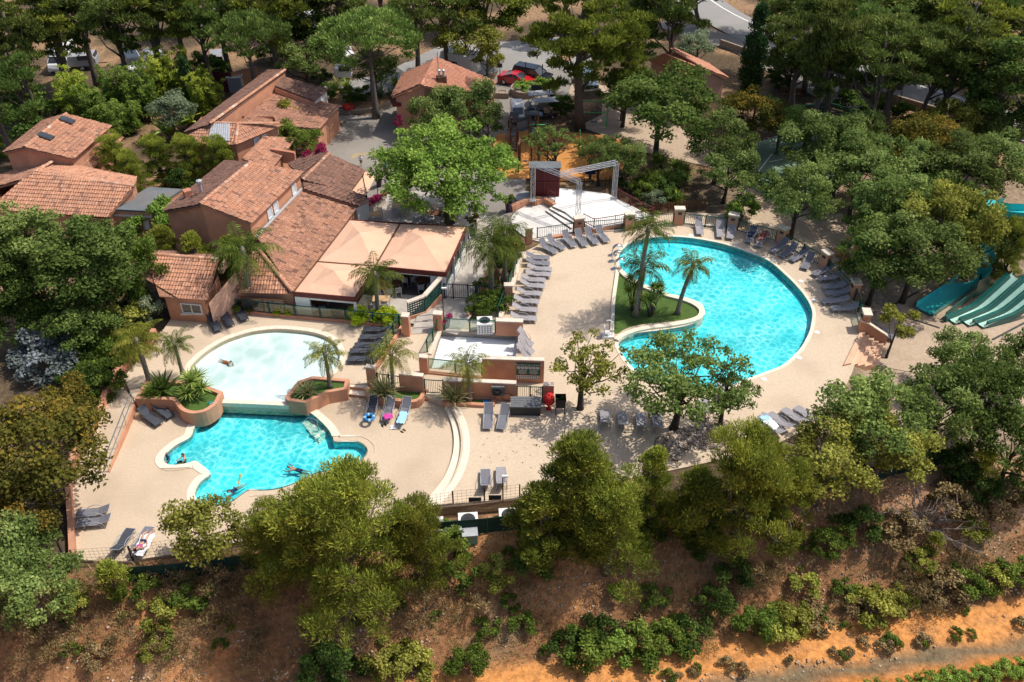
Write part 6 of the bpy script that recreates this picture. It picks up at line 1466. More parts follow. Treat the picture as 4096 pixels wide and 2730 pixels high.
for i in range(n_):
    t0, t1 = i/n_, (i+1)/n_; zt2 = .42-.19*i
    MB().prism([Z0(A0.lerp(B0, t0),0), Z0(A0.lerp(B0, t1),0), Z0(A1.lerp(B1, t1),0), Z0(A1.lerp(B1, t0),0)], -.7, zt2).build('tread', M(f'salmon_step', (.60,.36,.23), (.70,.45,.30), 2, .85, world=True) if i == 0 else bpy.data.materials['salmon_step'], o, world=True)
slope_wall('step_parapet', 'salmon sloping parapet beside the steps to the slide yard', 'wall', [(A1+Vector((-.1,.1,0)), .2, 1.15), (A1.lerp(B1,.25)+Vector((0,.15,0)), .0, .95), (B1+Vector((.15,.1,0)), -.7, .1)], .25)
sz_ = .72
st = [P(*C6(x, y), sz_) for x, y in ((300,365),(420,300),(490,295),(830,338),(905,380),(1185,520),(715,605),(590,545),(400,400))]
tag(MB().prism([Z0(p,0) for p in st], .2, sz_).build('stage_floor', mt['white']), 'white painted stage floor', 'stage', kind='structure')
mb = MB()
for p, q in ((5,6),(6,7)): mb.beam(Z0(st[p], .45)+Vector((0,-.03,0)), Z0(st[q], .45)+Vector((0,-.03,0)), .04, .45)
tag(mb.build('stage_front', mt['salmon']), 'salmon front face of the white stage', 'stage front', kind='structure')
fl = smooth_loop([P(*C6(x, y), .33) for x, y in ((300,425),(225,420),(150,455),(95,505),(88,560),(130,620),(240,690),(400,705),(540,690),(560,600),(420,480),(340,420))], 3)
tag(MB().prism(fl, .2, .33).build('dance_floor', M('stained_white_floor', (.52,.49,.45), (.72,.70,.67), 1.2, .8, c3=(.38,.35,.31), scale2=.6, world=True)), 'stained white round floor below the stage', 'floor', kind='structure')
o = thing('stage_steps', 'three long steps with brown risers up to the white stage', 'steps', P(*C6(450,540),.33))
for i in range(3):
    dx = i*26
    a, b_, c_, d_ = (P(*C6(350+dx,475-i*16),.33+.13*i), P(*C6(548+dx*1.6,612-i*32),.33+.13*i), P(*C6(640,560),.33), P(*C6(415,425),.33))
    dd = (b_-a).normalized(); nn = Vector((-dd.y, dd.x, 0)); nn = nn if nn.x+nn.y > 0 else -nn
    MB().prism([Z0(a,0), Z0(b_,0), Z0(b_+nn*.46,0), Z0(a+nn*.46,0)], .3, .45+.13*i).build('tread', mt['white'], o, world=True)
    MB().beam(Z0(a-nn*.02, .385+.13*i), Z0(b_-nn*.02, .385+.13*i), .03, .12).build('riser', mt['stone'], o, world=True)
def truss_post(a, b_, w=.26):
    mb = MB(); a, b_ = Vector(a), Vector(b_); d = (b_-a); Ln = d.length; d.normalize()
    s1 = d.cross(Vector((0,0,1))) if abs(d.z) < .9 else Vector((1,.35,0)); s1.normalize(); s2 = d.cross(s1)
    cs = [s1*x*w/2+s2*y*w/2 for x, y in ((-1,-1),(1,-1),(1,1),(-1,1))]
    for c in cs: mb.tube([a+c, b_+c], .021, 5)
    k = max(2, int(Ln/.42))
    for i in range(k):
        for j in range(4):
            p0, p1 = a+d*(Ln*i/k)+cs[j], a+d*(Ln*(i+1)/k)+cs[(j+1) % 4]
            if i % 2: p0, p1 = a+d*(Ln*i/k)+cs[(j+1) % 4], a+d*(Ln*(i+1)/k)+cs[j]
            mb.tube([p0, p1], .010, 4, cap=False)
    return mb
th = 3.75
b1, b2, b3 = P(*C6(250,385),.8), P(*C6(594,555),.45), P(*C6(873,378),sz_)
t1, t2, t3 = Z0(b1, th), Z0(b2, th), Z0(b3, th)
o = thing('stage_truss', 'aluminium lighting truss on three towers over the white stage', 'truss', b1)
for a, b_ in ((b1, t1), (b2, t2), (b3, t3)): truss_post(a, b_).build('tower', mt['alu'], o, world=True)
tm = t1.lerp(t2, .58)
truss_post(t1, t2).build('beam', mt['alu'], o, world=True); truss_post(t3, tm).build('beam', mt['alu'], o, world=True)
for p in (b1, b2, b3): MB().box(p+Vector((0,0,.02)), (.5,.5,.04)).build('base_plate', mt['alu'], o, world=True)
c = P(*C6(340,362),sz_); o = thing('stage_cabin', 'dark maroon panelled cabin at the back left of the stage', 'cabin', c)
MB().box(c+Vector((0,.5,1.2)), (2.25,.9,2.4)).build('body', mt['maroon2'], o, world=True)
mb = MB()
for x in (-1.05,0,1.05): mb.box(c+Vector((x,.03,1.2)), (.08,.06,2.3))
for zz_ in (.1,1.2,2.3): mb.box(c+Vector((0,.035,zz_)), (2.2,.05,.08))
mb.build('frame', mt['maroon'], o, world=True)
MB().box(c+Vector((0,.45,2.43)), (2.4,1.1,.06)).build('roof', mt['flatroof'], o, world=True)
pl = smooth_loop([P(*C6(x, y), .62) for x, y in ((235,330),(180,322),(130,345),(125,375),(160,395),(235,385))], 4)
o = thing('round_platform', 'grey rounded side platform with salmon edge left of the stage', 'platform', Z0(pl[0], .3)); MB().prism(pl, .2, .6).build('edge', mt['salmon'], o, world=True); MB().prism(offset(pl, .01), .601, .63, bottom=True).build('top', mt['zinc'] if False else M('grey_platform_top', (.30,.32,.33), (.38,.40,.41), 2, .8, world=True), o, world=True)
sp_ = smooth_path([P(*C6(x, y), .33) for x, y in ((85,470),(150,440),(230,415),(262,425),(300,415),(350,412),(420,455))], 3)
slope_wall('curved_seat', 'curved salmon seat wall round the dance floor', 'seat wall', [(p, .2, .78) for p in sp_], .3, 'salmon', None)
p = P(*C6(500,695),.33); slope_wall('curb_block', 'low orange salmon block in front of the railing below the stage', 'kerb', [(P(*C6(395,680),.33), .3, .5), (P(*C6(470,668),.33), .3, .5), (P(*C6(550,672),.33), .3, .5)], .3, 'salmon', None)
o = thing('flower_pot', 'tall purple pot with a small shrub beside the round stage', 'flower pot', P(*C6(65,475),.3)); MB().lathe([(.18,0),(.27,.75),(.29,.8),(.25,.8),(.23,.7)], n=14).build('pot', mt['purple'], o)
ob = meshobj('foliage', crown_mesh(TM_['tinybush'][0], 'shrub'), o); ob.location = (0,0,.75)
def flowerpot(label, p, leaf, m='purple', s=1):
    o = thing('flower_pot', label, 'flower pot', p, s=s); MB().lathe([(.18,0),(.27,.6),(.29,.65),(.25,.65),(.23,.55)], n=14).build('pot', mt[m], o)
    ob = meshobj('foliage', crown_mesh(TM_['tinybush'][0], leaf), o); ob.location = (0,0,.6)
flowerpot('purple pot with pink flowers behind the basin glass fence', P(*C5(580,165),.3), 'flower', 'purple', .8)
flowerpot('dark pot with a green plant at the awning corner of the wing', P(*g(1,1,632,60),.3), 'shrub', 'purple', .9)
q = [P(*C6(x, y), sz_) for x, y in ((905,375),(1000,430),(1090,480),(1175,520))]
fence('stage_rail', 'rusty red picket rail along the right side of the stage', 'railing', q, .95, 'bars', 'maroon', .12)
q = [P(*C6(x, y), sz_) for x, y in ((1175,522),(1030,548),(880,575),(720,600))]
fence('stage_rail', 'thin dark red rail along the front of the stage', 'railing', q, .9, 'bars', 'maroon', .16, pw=.04)
q = [P(*C6(x, y), sz_) for x, y in ((718,600),(640,560))]
fence('stage_rail', 'short dark red rail at the top of the stage steps', 'railing', q, .9, 'bars', 'maroon', .16, pw=.04)
q = [P(*C6(x, y), sz_) for x, y in ((365,372),(420,405))]
fence('stage_rail', 'short dark red rail beside the maroon cabin', 'railing', q, .9, 'bars', 'maroon', .16, pw=.04)
q = [P(*g(2,1,x,y), .3) for x, y in ((720,195),(800,190),(880,180),(985,175))]
fence('picket_fence', 'weathered wooden picket fence below the stage garden', 'fence', q, .9, 'pickets', 'wood')
q = [P(*g(2,0,x,y), .3) for x, y in ((570,890),(640,893),(720,897))]
fence('picket_fence', 'wooden picket fence at the back of the stage garden', 'fence', q, .8, 'pickets', 'wood')
def make_lounger(label, sling='sling', back=38, frame='frame'):
    """foot end towards +x, head towards -x"""
    o = thing('sun_lounger', label, 'sun lounger'); w = .31; z = .33; bk = math.radians(back); bx, bz = -.22-.78*math.cos(bk), z+.78*math.sin(bk)
    def sheet_(path, nm):
        mb = MB(); n = len(path)
        for s_ in (0, 1):
            mb.add([Vector((p[0], y, p[1]-.012*s_)) for p in path for y in (-w, w)], [tuple((2*i, 2*i+1, 2*i+3, 2*i+2)[::1 if s_ else -1]) for i in range(n-1)])
        return mb.build(nm, mt[sling], o, fixn=False)
    sheet_([(-.2,z),(.1,z-.015),(.45,z+.02),(.75,z+.0),(1.0,z-.05)], 'seat')
    sheet_([(-.22,z),(-.22+(bx+.22)*.5,z+(bz-z)*.5-.02),(bx,bz)], 'backrest')
    mb = MB()
    for s_ in (-1, 1):
        y = s_*(w+.02); mb.tube([(1.03,y,z-.07),(.75,y,z),(.1,y,z-.01),(-.22,y,z),(bx,y,bz)], .022, 6)
    mb.tube([(1.03,-w-.02,z-.07),(1.03,w+.02,z-.07)], .022, 6); mb.tube([(bx,-w-.02,bz),(bx,w+.02,bz)], .022, 6); mb.tube([(-.22,-w,z-.02),(-.22,w,z-.02)], .018, 6)
    mb.tube([(.45,-w,z-.03),(.45,w,z-.03)], .018, 5)
    mb.build('frame', mt[frame], o)
    for s_ in (-1, 1):
        y = s_*(w+.05)
        MB().tube([(-.62,y,.02),(-.5,y,.40),(-.3,y,.56),(.0,y,.58),(.3,y,.47),(.52,y,.25),(.6,y,.02)], .022, 6).build('armrest', mt[frame], o)
        MB().tube([(.88,y-.03*s_,z-.03),(.95,y-.03*s_,.01)], .02, 5).build('leg', mt[frame], o)
        MB().tube([(-.30,y-.03*s_,z-.02),(-.48,y-.03*s_,.01)], .02, 5).build('leg', mt[frame], o)
    return o
LP = {}
def lounger(p, fx, fy, label, sling='sling', back=38, frame='frame', group=None):
    k = (sling, back, frame); rz = math.atan2(fy, fx)
    if k not in LP: o = LP[k] = make_lounger(label, *k)
    else: o = copy_tree(LP[k])
    o.location = p; o.rotation_euler = (0,0,rz); o.scale = (.84,.74,.82); o['label'] = label
    if group: o['group'] = group
    elif 'group' in o: del o['group']
    return o
nth = ['first','second','third','fourth','fifth','sixth','seventh','eighth','ninth','tenth']
def P3(c, r, x, y): return P(*g(c, r, x, y), .3)
for i, (x, y, fx, fy, bk) in enumerate(((178,388,.72,-.7,52),(218,368,.72,-.7,45),(288,350,.45,-.9,52),(350,345,.35,-.94,52),(402,335,.42,-.9,52),(458,325,.4,-.92,52))):
    lounger(P3(2,1,x,y), fx, fy, f'{nth[i]} from the left of the six loungers in front of the stage railing', 'sling', bk, group='loungers in front of the stage')
rowb = [(128,438),(130,466),(140,496),(132,524),(104,552),(100,582),(84,622),(70,662),(62,704),(56,750)]
for i, (x, y) in enumerate(rowb):
    lounger(P3(2,1,x,y), 1, -.06-.03*(i % 3), f'{nth[i]} from the stage end in the row of ten loungers facing the large pool', 'slinglt' if i > 1 else 'sling', (30,28,20,18,30,34,32,30,32,28)[i], group='row of ten loungers facing the large pool')
for i, (x, y, fx, fy, sl, lab) in enumerate(((955,285,-.05,-1,'slinglt','lone lounger at the head of the large pool'),(1062,300,-.12,-1,'slinglt','left lounger of the pair at the head of the pool'),(1120,308,-.3,-1,'slinglt','right lounger of the pair at the head of the pool'),(1222,328,-.42,-.9,'sling','lounger with a dark bag near the red sunbather'),(1275,350,-.5,-.86,'slinglt','lounger carrying the sunbather in the red bikini'))):
    lounger(P3(2,1,x,y), fx, fy, lab, sl, 48 if i < 4 else 30)
for i, (x, y, fx, fy, bk) in enumerate(((58,385,-.72,-.6,48),(104,408,-.75,-.6,45),(158,430,-.75,-.55,45),(202,462,-.5,-.86,48),(282,508,-.85,-.4,45),(318,542,-1,-.12,35),(342,586,-1,-.08,35),(362,618,-1,-.06,30),(345,660,-1,-.05,22),(392,700,-1,.02,30))):
    lounger(P3(3,1,x,y), fx, fy, f'{nth[i]} from the top of the ten loungers round the right bend of the large pool', 'sling' if i < 5 else 'slinglt', bk, group='ten loungers round the right bend of the pool')
for i, (x, y) in enumerate(((475,375),(565,388),(660,395),(745,398))):
    lounger(P3(2,2,x,y), .02, 1, f'{nth[i]} from the left of the four loungers under the deck oak seen from behind', 'slinglt', 42, group='four loungers under the deck oak')
for i, (x, y, fx, fy) in enumerate(((20,412,-.5,.9),(60,385,-.55,.85),(135,362,-.6,.8),(200,352,-.6,.8))):
    lounger(P3(3,2,x,y), fx, fy, ('lounger with a white towel at the lower right of the deck','middle left lounger at the lower right of the deck','middle right lounger at the lower right of the deck','rightmost lounger at the lower right of the deck')[i], 'slinglt', 24)
lounger(P3(2,2,1275,388), .5, .85, 'lounger with blue towel beside the pebble bed', 'slinglt', 24)
lounger(P3(2,2,1070,225), .2, 1, 'lounger half hidden behind the deck oak crown', 'slinglt', 30); lounger(P3(2,2,985,318), .15, 1, 'lounger shaded by the deck oak beside the pebbles', 'slinglt', 30)
for i, (x, y) in enumerate(((597,318),(683,322),(765,328))):
    lounger(P(*g(1,2,x,y), 0), -.1-.04*i, -1, ('lounger with a blue swim ring beside the rounded planter','lounger with a pink towel beside the rounded planter','lounger with a blue and white towel beside the rounded planter')[i], 'slingdk' if i == 0 else 'sling', 48)
for i, (x, y) in enumerate(((1190,362),(1268,365))):
    lounger(P(*g(1,2,x,y), .3), -.03-.14*i, -1, ('left','right')[i]+' lounger of the pair near the hose reel', 'sling', 46)
for i, (x, y) in enumerate(((1177,690),(1257,680))):
    lounger(P(*g(1,2,x,y), .3), -.05, 1, ('left','right')[i]+' lounger of the pair above the reed screen', 'sling' if i == 0 else 'slinglt', 40)
for i, (x, y) in enumerate(((772,362),(832,325))):
    lounger(P(*g(0,2,x,y), 0), .78, -.6, ('front','rear')[i]+' dark lounger of the pair below the left planter', 'slingdk', 42, 'dkmetal')
for i, (x, y) in enumerate(((488,850),(492,898))):
    lounger(P(*g(0,2,x,y), 0), -1, -.12, ('upper','lower')[i]+' lounger of the pair by the lower left wall', 'sling', 22)
lounger(P(163,716,0), .12, 1, 'dark lounger left of the sunbather by the wire fence', 'slingdk', 30); lounger(P(188,714,0), .12, 1, 'lounger with white towel carrying the sunbather by the wire fence', 'sling', 20)
for i, (x, y) in enumerate(((1100,775),(1160,750),(1232,722))):
    lounger(P(*g(0,1,x,y), .45), .55, -.83, ('left','middle','right')[i]+' dark lounger of the three beside the pavilion', 'slingdk', 48, 'dkmetal')
for i, (x, y) in enumerate(((165,195),(145,240),(115,288),(88,322),(75,372))):
    lounger(P(*C5(x, y), .45), -1, -.03, f'{nth[i]} from the back of the five dark loungers beside the shallow pool', 'slingdk', 24, 'dkmetal', 'five dark loungers beside the shallow pool')
for i, (x, y) in enumerate(((548,800),(575,825))):
    lounger(P(*g(3,1,x,y), -.5), .8, -.6, ('upper','lower')[i]+' lounger in the yard behind the salmon steps', 'sling', 24)
lounger(P(*g(3,2,1160,140), -.5), .8, .5, 'lounger shaded under the dark oak in the yard', 'slinglt', 24)
for i, (x, y) in enumerate(((1028,255),(1032,300),(1022,345))):
    o = lounger(P(*C5(x, y), .3), -.2, .98, f'lounger folded upright at the right edge of the white basin, {("rear","middle","front")[i]} one', 'slinglt', 22)
    o.rotation_euler = (0, math.radians(-58), math.atan2(.98, -.2)+.9); o.location.z = .62; o.scale = (.7,.7,.7)
def towel(label, p, m, w=.5, l=.9, rz=0, name='towel', seed=0):
    rng = np.random.RandomState(seed); mb = MB(); n = 7; vs = [];
    for i in range(n):
        for j in range(n): vs.append(((i/(n-1)-.5)*w*(.85+.3*rng.rand()), (j/(n-1)-.5)*l*(.85+.3*rng.rand()), .02+.09*rng.rand()))
    mb.add(vs, [(i*n+j, (i+1)*n+j, (i+1)*n+j+1, i*n+j+1) for i in range(n-1) for j in range(n-1)])
    o = mb.build(name, mt[m], smooth=True); o.location = p; o.rotation_euler = (0,0,rz); tag(o, label, name.replace('_',' ')); return o
o = thing('swim_ring', 'blue swim ring lying on the left lounger by the rounded planter', 'swim ring', P(*g(1,2,580,352), .36))
mb = MB(); mb.tube([(.24*math.cos(t*PI/10), .24*math.sin(t*PI/10), .08) for t in range(21)], .085, 8, cap=False); mb.build('ring', mt['c_blue'], o, smooth=True)
for k in range(4):
    MB().tube([(.24*math.cos(k*PI/2+t*.1), .24*math.sin(k*PI/2+t*.1), .08) for t in range(5)], .088, 8, cap=False).build('stripe', mt['c_lightblue'], o, smooth=True)
towel('crumpled pink towel on the middle lounger by the rounded planter', P(*g(1,2,678,345), .36), 'c_pink', .5, .4, .3, seed=1)
o = towel('pale blue and white towel draped over the right lounger by the planter', P(*g(1,2,750,352), .36), 'c_lightblue', .5, .95, -.2, seed=2)
def shoe(label, p, m, rz=0): o = thing('sandal_pair', label, 'sandals', p, rz); [MB().add([(.05*math.cos(a)*(1.2 if math.sin(a) > 0 else .9)+s_*.09, .13*math.sin(a), h) for h in (0, .03) for a in [k*PI/5 for k in range(10)]], [tuple(range(9, -1, -1)), tuple(range(10, 20))]+[(i, (i+1) % 10, 10+(i+1) % 10, 10+i) for i in range(10)]).build('sandal', mt[m], o) for s_ in (-1, 1)]; [MB().tube([(s_*.09-.05,.03,.03),(s_*.09,.06,.07),(s_*.09+.05,.03,.03)], .012, 5).build('strap', mt[m], o) for s_ in (-1, 1)]; return o
shoe('black sandals in front of the pink towel lounger', P(*g(1,2,655,388), .0), 'black', .5)
towel('small white cloth on the ground before the right towel lounger', P(*g(1,2,705,400), .0), 'c_whitecloth', .35, .3, 0, 'cloth', 3)
shoe('pale sandals before the right towel lounger', P(*g(1,2,735,395), .0), 'c_whitecloth', -.4); shoe('brown sandals at the right of the discarded clothes', P(*g(1,2,754,417), .0), 'wood', .9)
towel('dark bag on the lounger near the red sunbather', P3(2,1,1222,330)+Vector((0,0,.4)), 'c_navy', .45, .4, .2, 'bag', 4)
towel('blue beach towel on the lounger beside the pebble bed', P3(2,2,1295,385)+Vector((0,0,.36)), 'c_lightblue', .5, .6, .4, seed=5)
towel('white towel hanging over the lounger at the lower right of the deck', P3(3,2,10,405)+Vector((0,0,.36)), 'c_whitecloth', .55, .9, .5, seed=6)
towel('white towel spread beneath the sunbather by the wire fence', P(188.5,716,.385), 'c_whitecloth', .62, 1.3, -.1, seed=7)
for i, (c, r, x, y) in enumerate(((2,1,1145,352),(2,1,915,312),(3,1,22,437),(3,1,168,545),(3,1,237,640),(3,1,250,807),(3,2,160,42),(2,2,1290,150))):
    o = MB().lathe([(.17,0),(.17,.012),(.12,.02)], n=18).build('skimmer_lid', mt['acwhite']); o.location = P3(c, r, x, y)+Vector((0,0,.004)); tag(o, 'white round skimmer lid set in the deck beside the large pool', 'skimmer lid', 'skimmer lids round the large pool')
def arc_jet(label, p, rz, s=1):
    o = thing('water_jet', label, 'water jet', p, rz, s=s)
    path = [(0,0,0),(0,0,.35),(.06,0,.62),(.25,0,.80),(.5,0,.80),(.72,0,.66)]
    vs = smooth_path(path, 5); mb = MB(); n = len(vs)
    for y in (-.13, .13):
        pass
    mb.add([Vector((p_.x, y, p_.z)) for p_ in vs for y in (-.13, .13)]+[Vector((p_.x*.93+.0, y, p_.z-.05)) for p_ in vs for y in (-.13, .13)], [(2*i, 2*i+1, 2*i+3, 2*i+2) for i in range(n-1)]+[(2*n+2*i, 2*n+2*i+2, 2*n+2*i+3, 2*n+2*i+1) for i in range(n-1)]+[(2*i, 2*i+2, 2*n+2*i+2, 2*n+2*i) for i in range(n-1)]+[(2*i+1, 2*n+2*i+1, 2*n+2*i+3, 2*i+3) for i in range(n-1)])
    mb.build('spout', mt['steel'], o, smooth=True); MB().lathe([(.2,0),(.2,.03),(.15,.05)], n=14).build('base', mt['steel'], o); return o
arc_jet('rear steel swan neck water jet at the left pool edge', P3(2,1,512,412), .15); arc_jet('middle steel swan neck water jet at the left pool edge', P3(2,1,512,443), .1); arc_jet('front steel swan neck water jet at the left pool edge', P3(2,1,525,482), .1)
o = thing('pool_lift', 'white pool lift with seat at the corner of the island kerb', 'pool lift', P3(2,1,490,830))
o.scale = (.72,.72,.72); MB().box((0,0,.12), (1.0,.7,.22)).build('base', mt['acwhite'], o); MB().box((-.1,0,.5), (.5,.5,.08)).build('seat', mt['acwhite'], o); MB().box((-.32,0,.8), (.07,.5,.6)).build('backrest', mt['acwhite'], o)
MB().tube([(.35,0,.2),(.35,0,1.5),(.1,0,1.75),(-.2,0,1.7)], .05, 8).build('arm', mt['acwhite'], o); MB().tube([(-.35,-.3,.2),(-.4,-.3,1.0),(-.1,-.3,1.0)], .025, 6).build('handle', mt['steel'], o)
o = thing('underwater_steps', 'white steps under the water in the right corner of the lower pool', 'steps', P(*g(1,2,330,440), -1))
for i in range(4):
    k = i*.34; a, b_, c_ = P(*g(1,2,240+k*65,405+k*95), -.9), P(*g(1,2,335+k*8,362+k*95), -.9), P(*g(1,2,395,445), -.9); d_ = P(*g(1,2,330,515-k*20), -.9)
    MB().prism([Z0(a,0), Z0(b_,0), Z0(c_,0), Z0(d_,0)], -1.14, -.46+.07*i).build('tread', mt['tealpale'], o, world=True)
mb = MB(); a = P(*g(1,2,318,395), 0); mb.tube([a+Vector((0,0,-.4)), a+Vector((0,0,.5)), a+Vector((-.5,.15,.55)), a+Vector((-.9,.2,.1))], .022, 6); mb.build('grab_rail', mt['steel'], o, world=True)
o = thing('hose_reel', 'grey hose reel with coiled hose fixed to the long salmon wall', 'hose reel', P(*C5(880,598), .3)+Vector((0,-.3,0)))
mb = MB()
for r_ in (.16,.22,.28): mb.tube([(r_*math.cos(t*PI/9), .0, .85+r_*math.sin(t*PI/9)) for t in range(19)], .035, 6, cap=False)
mb.build('hose', mt['charcoal'], o); mb = MB(); mb.box((.05,.1,.85), (.72,.12,.62)); mb.build('housing', mt['flatroof'], o); MB().lathe([(.1,0),(.1,.16)], (0,0,0), 10).build('hub', mt['dkmetal'], o).location = (0,-.05,.77)
mb = MB(); mb.tube([(.55+.3*math.cos(t*PI/8), .12, .35+.28*math.sin(t*PI/8)) for t in range(17)], .018, 5); mb.build('loose_hose', mt['charcoal'], o)
o = thing('storage_box', 'charcoal slatted storage box in front of the barred gate', 'storage box', P(*C5(1050,665), .3), -.03)
MB().box((0,0,.3), (1.62,.75,.6)).build('body', mt['charcoal'], o); mb = MB()
for i in range(5): mb.box((0,-.36+.18*i,.65), (1.7,.165,.07))
mb.build('lid', M('grey_slat_lid', (.11,.115,.12), (.16,.165,.17), 8, .6), o)
o = thing('hose_post', 'red covered fire hose cabinet on a stand by the salmon wall', 'hose cabinet', P(*C5(1187,652), .3))
MB().lathe([(.30,.5),(.42,.62),(.44,1.0),(.34,1.22),(.1,1.3)], n=14).build('cover', mt['c_red'], o, smooth=True); o.scale = (.72,.72,.85); mb = MB(); mb.tube([(0,0,0),(0,0,.5)], .07, 8); mb.box((0,0,.02), (.4,.4,.04)); mb.build('stand', mt['c_red'], o)
o = thing('litter_bin', 'black litter bin on a metal frame beside the red hose cabinet', 'litter bin', P(*C5(1255,662), .3))
mb = MB(); mb.add([(-.22,-.2,.35),(.22,-.2,.35),(.22,.2,.35),(-.22,.2,.35),(-.3,-.27,1.0),(.3,-.27,1.0),(.3,.27,1.0),(-.3,.27,1.0)], [(3,2,1,0),(0,1,5,4),(1,2,6,5),(2,3,7,6),(3,0,4,7)]); mb.build('bin', mt['black'], o)
mb = MB()
for s_ in (-1,1): mb.tube([(s_*.25,-.2,0),(s_*.25,-.2,.9)], .02, 5); mb.tube([(s_*.25,.25,0),(s_*.25,-.35,0)], .02, 5)
mb.build('stand', mt['dkmetal'], o); ob = meshobj('liner', crown_mesh(TM_['tinybush'][0], 'shrubdark'), o); ob.location = (0,0,.75); ob.scale = (.5,.5,.4)
mb = MB()
for i in range(3): mb.tube([P(*C5(730,575+i*5), .47), P(*C5(850,583+i*5), .47)], .02, 5)
tag(mb.build('pool_pole', mt['alu']), 'aluminium pool cleaning poles lying in the planter beside the hose reel', 'pool poles')
tag(MB().box((0,0,0), (.4,.28,.05)).build('pool_net', mt['c_blue']), 'small blue pool net at the end of the planter by the hose reel', 'pool net').location = P(*C5(815,612), .45)
for i, p in enumerate((g(1,2,1690/1.28,0),)): pass
def lamp_post(label, p, h, lamp=True, m='dkmetal'):
    o = thing('post', label, 'post', p); MB().tube([(0,0,0),(0,0,h)], .035, 6).build('pole', mt[m], o)
    if lamp: MB().box((.12,0,h-.02), (.3,.12,.08)).build('head', mt['acwhite'], o)
    return o
lamp_post('thin dark post with white camera beside the stone stairs', P(*C4(560,790), .3), 2.4); lamp_post('dark post with small camera above the reed screen', P(*g(1,2,1265,790), .1), 2.0)
def chute(o, path, w, m, hw=.35, th=.05, name='lane'):
    path = smooth_path(path, 5); n = len(path); mb = MB(); prof = [(-w/2, hw), (-w/2*.92, .05), (0, 0), (w/2*.92, .05), (w/2, hw)]
    L_ = len(prof)
    for s_ in (0, 1):
        vs = []
        for i, p in enumerate(path):
            t = path[min(i+1,n-1)]-path[max(i-1,0)]; nn = Vector((-t.y, t.x, 0)).normalized()
            for a, h in prof: vs.append(p+nn*a*(1+.03*s_)+Vector((0,0,h-th*s_*(1 if h < .1 else -.0))))
        mb.add(vs, [(i*L_+j, (i+1)*L_+j, (i+1)*L_+j+1, i*L_+j+1) for i in range(n-1) for j in range(L_-1)])
    return mb.build(name, mt[m], o, world=True, smooth=False, fixn=False)
zy = -.5
o = thing('teal_slide', 'wide teal water slide chute coming down from the oaks', 'water slide', P(1240,395,zy))
chute(o, [P(*g(3,1,800,700), zy+.12), P(*g(3,1,940,610), zy+.15), P(*g(3,1,1050,530), zy+.35), P(*g(3,1,1115,465), zy+1.0), P(*g(3,1,1120,390), zy+2.0), P(*g(3,1,1170,320), zy+2.9), P(*g(3,1,1240,300), zy+3.3), P(*g(3,1,1330,312), zy+3.5)], 1.3, 'teal', .42)
MB().tube([P(*g(3,1,1085,560), zy), P(*g(3,1,1090,510), zy+.9)], .08, 8).build('support', mt['dkmetal'], o, world=True)
MB().tube([P(*g(3,1,1180,430), zy), Z0(P(*g(3,1,1180,430), zy), zy+2.6)], .1, 8).build('support', mt['dkmetal'], o, world=True)
o = thing('lane_slide', 'three lane water slide with pale mint lanes and dark green dividers', 'water slide', P(1300,400,zy))
s0, s1 = P(*g(3,1,905,745), zy+.1), P(*g(3,1,1120,775), zy+.1); e0_, e1_ = P(*g(3,1,1230,520), zy+2.2), P(*g(3,1,1470,565), zy+2.2)
m0, m1 = s0.lerp(e0_, .55), s1.lerp(e1_, .55); m0.z = m1.z = zy+.55
for i in range(3):
    t = (i+.5)/3; chute(o, [s0.lerp(s1, t), (s0.lerp(s1, t)+m0.lerp(m1, t))/2+Vector((0,0,-.1)), m0.lerp(m1, t), e0_.lerp(e1_, t)], (s1-s0).length/3*.84, 'tealpale' if i != 1 else 'tealpale', .22)
for i in range(4):
    t = i/3; h = .38; mb = MB(); pa = smooth_path([s0.lerp(s1, t), (s0.lerp(s1, t)+m0.lerp(m1, t))/2+Vector((0,0,-.1)), m0.lerp(m1, t), e0_.lerp(e1_, t)], 5)
    for p, q_ in zip(pa, pa[1:]): mb.beam(p+Vector((0,0,h/2-.1)), q_+Vector((0,0,h/2-.1)), .22, h+.1)
    mb.build('divider', mt['dkteal'], o, world=True)
mb = MB(); a = P(*g(3,1,905,745), zy); b_ = P(*g(3,1,1050,640), zy); c_ = P(*g(3,1,1145,600), zy)
mb.beam(a+Vector((0,.1,.3)), b_+Vector((0,.1,.5)), .06, .6); mb.beam(b_+Vector((0,.1,.75)), c_+Vector((0,.1,.95)), .06, 1.4); mb.build('side_panel', mt['dkteal'], o, world=True)
o = thing('ring_slide', 'pale teal spiral slide flume on the right edge above the grove', 'water slide', P(1330,300,-.2))
cx, cy_ = P(*g(3,1,1290,170), 4.5).x, P(*g(3,1,1290,170), 4.5).y
pa = [Vector((cx+2.2*math.cos(t), cy_+1.7*math.sin(t), 4.2+.28*(t-2))) for t in np.linspace(2.0, 7.2, 9)]
chute(o, pa, 1.2, 'teal', .5, name='flume')
for t in (2.6, 4.2, 5.6): MB().tube([(cx+2.2*math.cos(t), cy_+1.7*math.sin(t), -.2), (cx+2.2*math.cos(t), cy_+1.7*math.sin(t), 4.3)], .1, 8).build('support', mt['dkmetal'], o, world=True)
mb = MB(); 
for k in range(3): mb.tube([(cx, cy_, -.2), (cx+2*math.cos(k*2+3), cy_+1.6*math.sin(k*2+3), 4.2)], .05, 5)
mb.build('strut', mt['steel'], o, world=True)
tag(MB().beam(P(*g(3,1,600,690), -.49), P(*g(3,1,1010,470), -.49), .08, .05).build('drain', mt['black']), 'dark drain channel along the oak side of the slide yard', 'drain', kind='structure')
tag(MB().beam(P(*g(3,1,1150,845), -.5), P(*g(3,1,1320,755), -.5), .12, .05).build('drain', mt['charcoal']), 'dark drain strip in front of the slide lanes', 'drain', kind='structure')
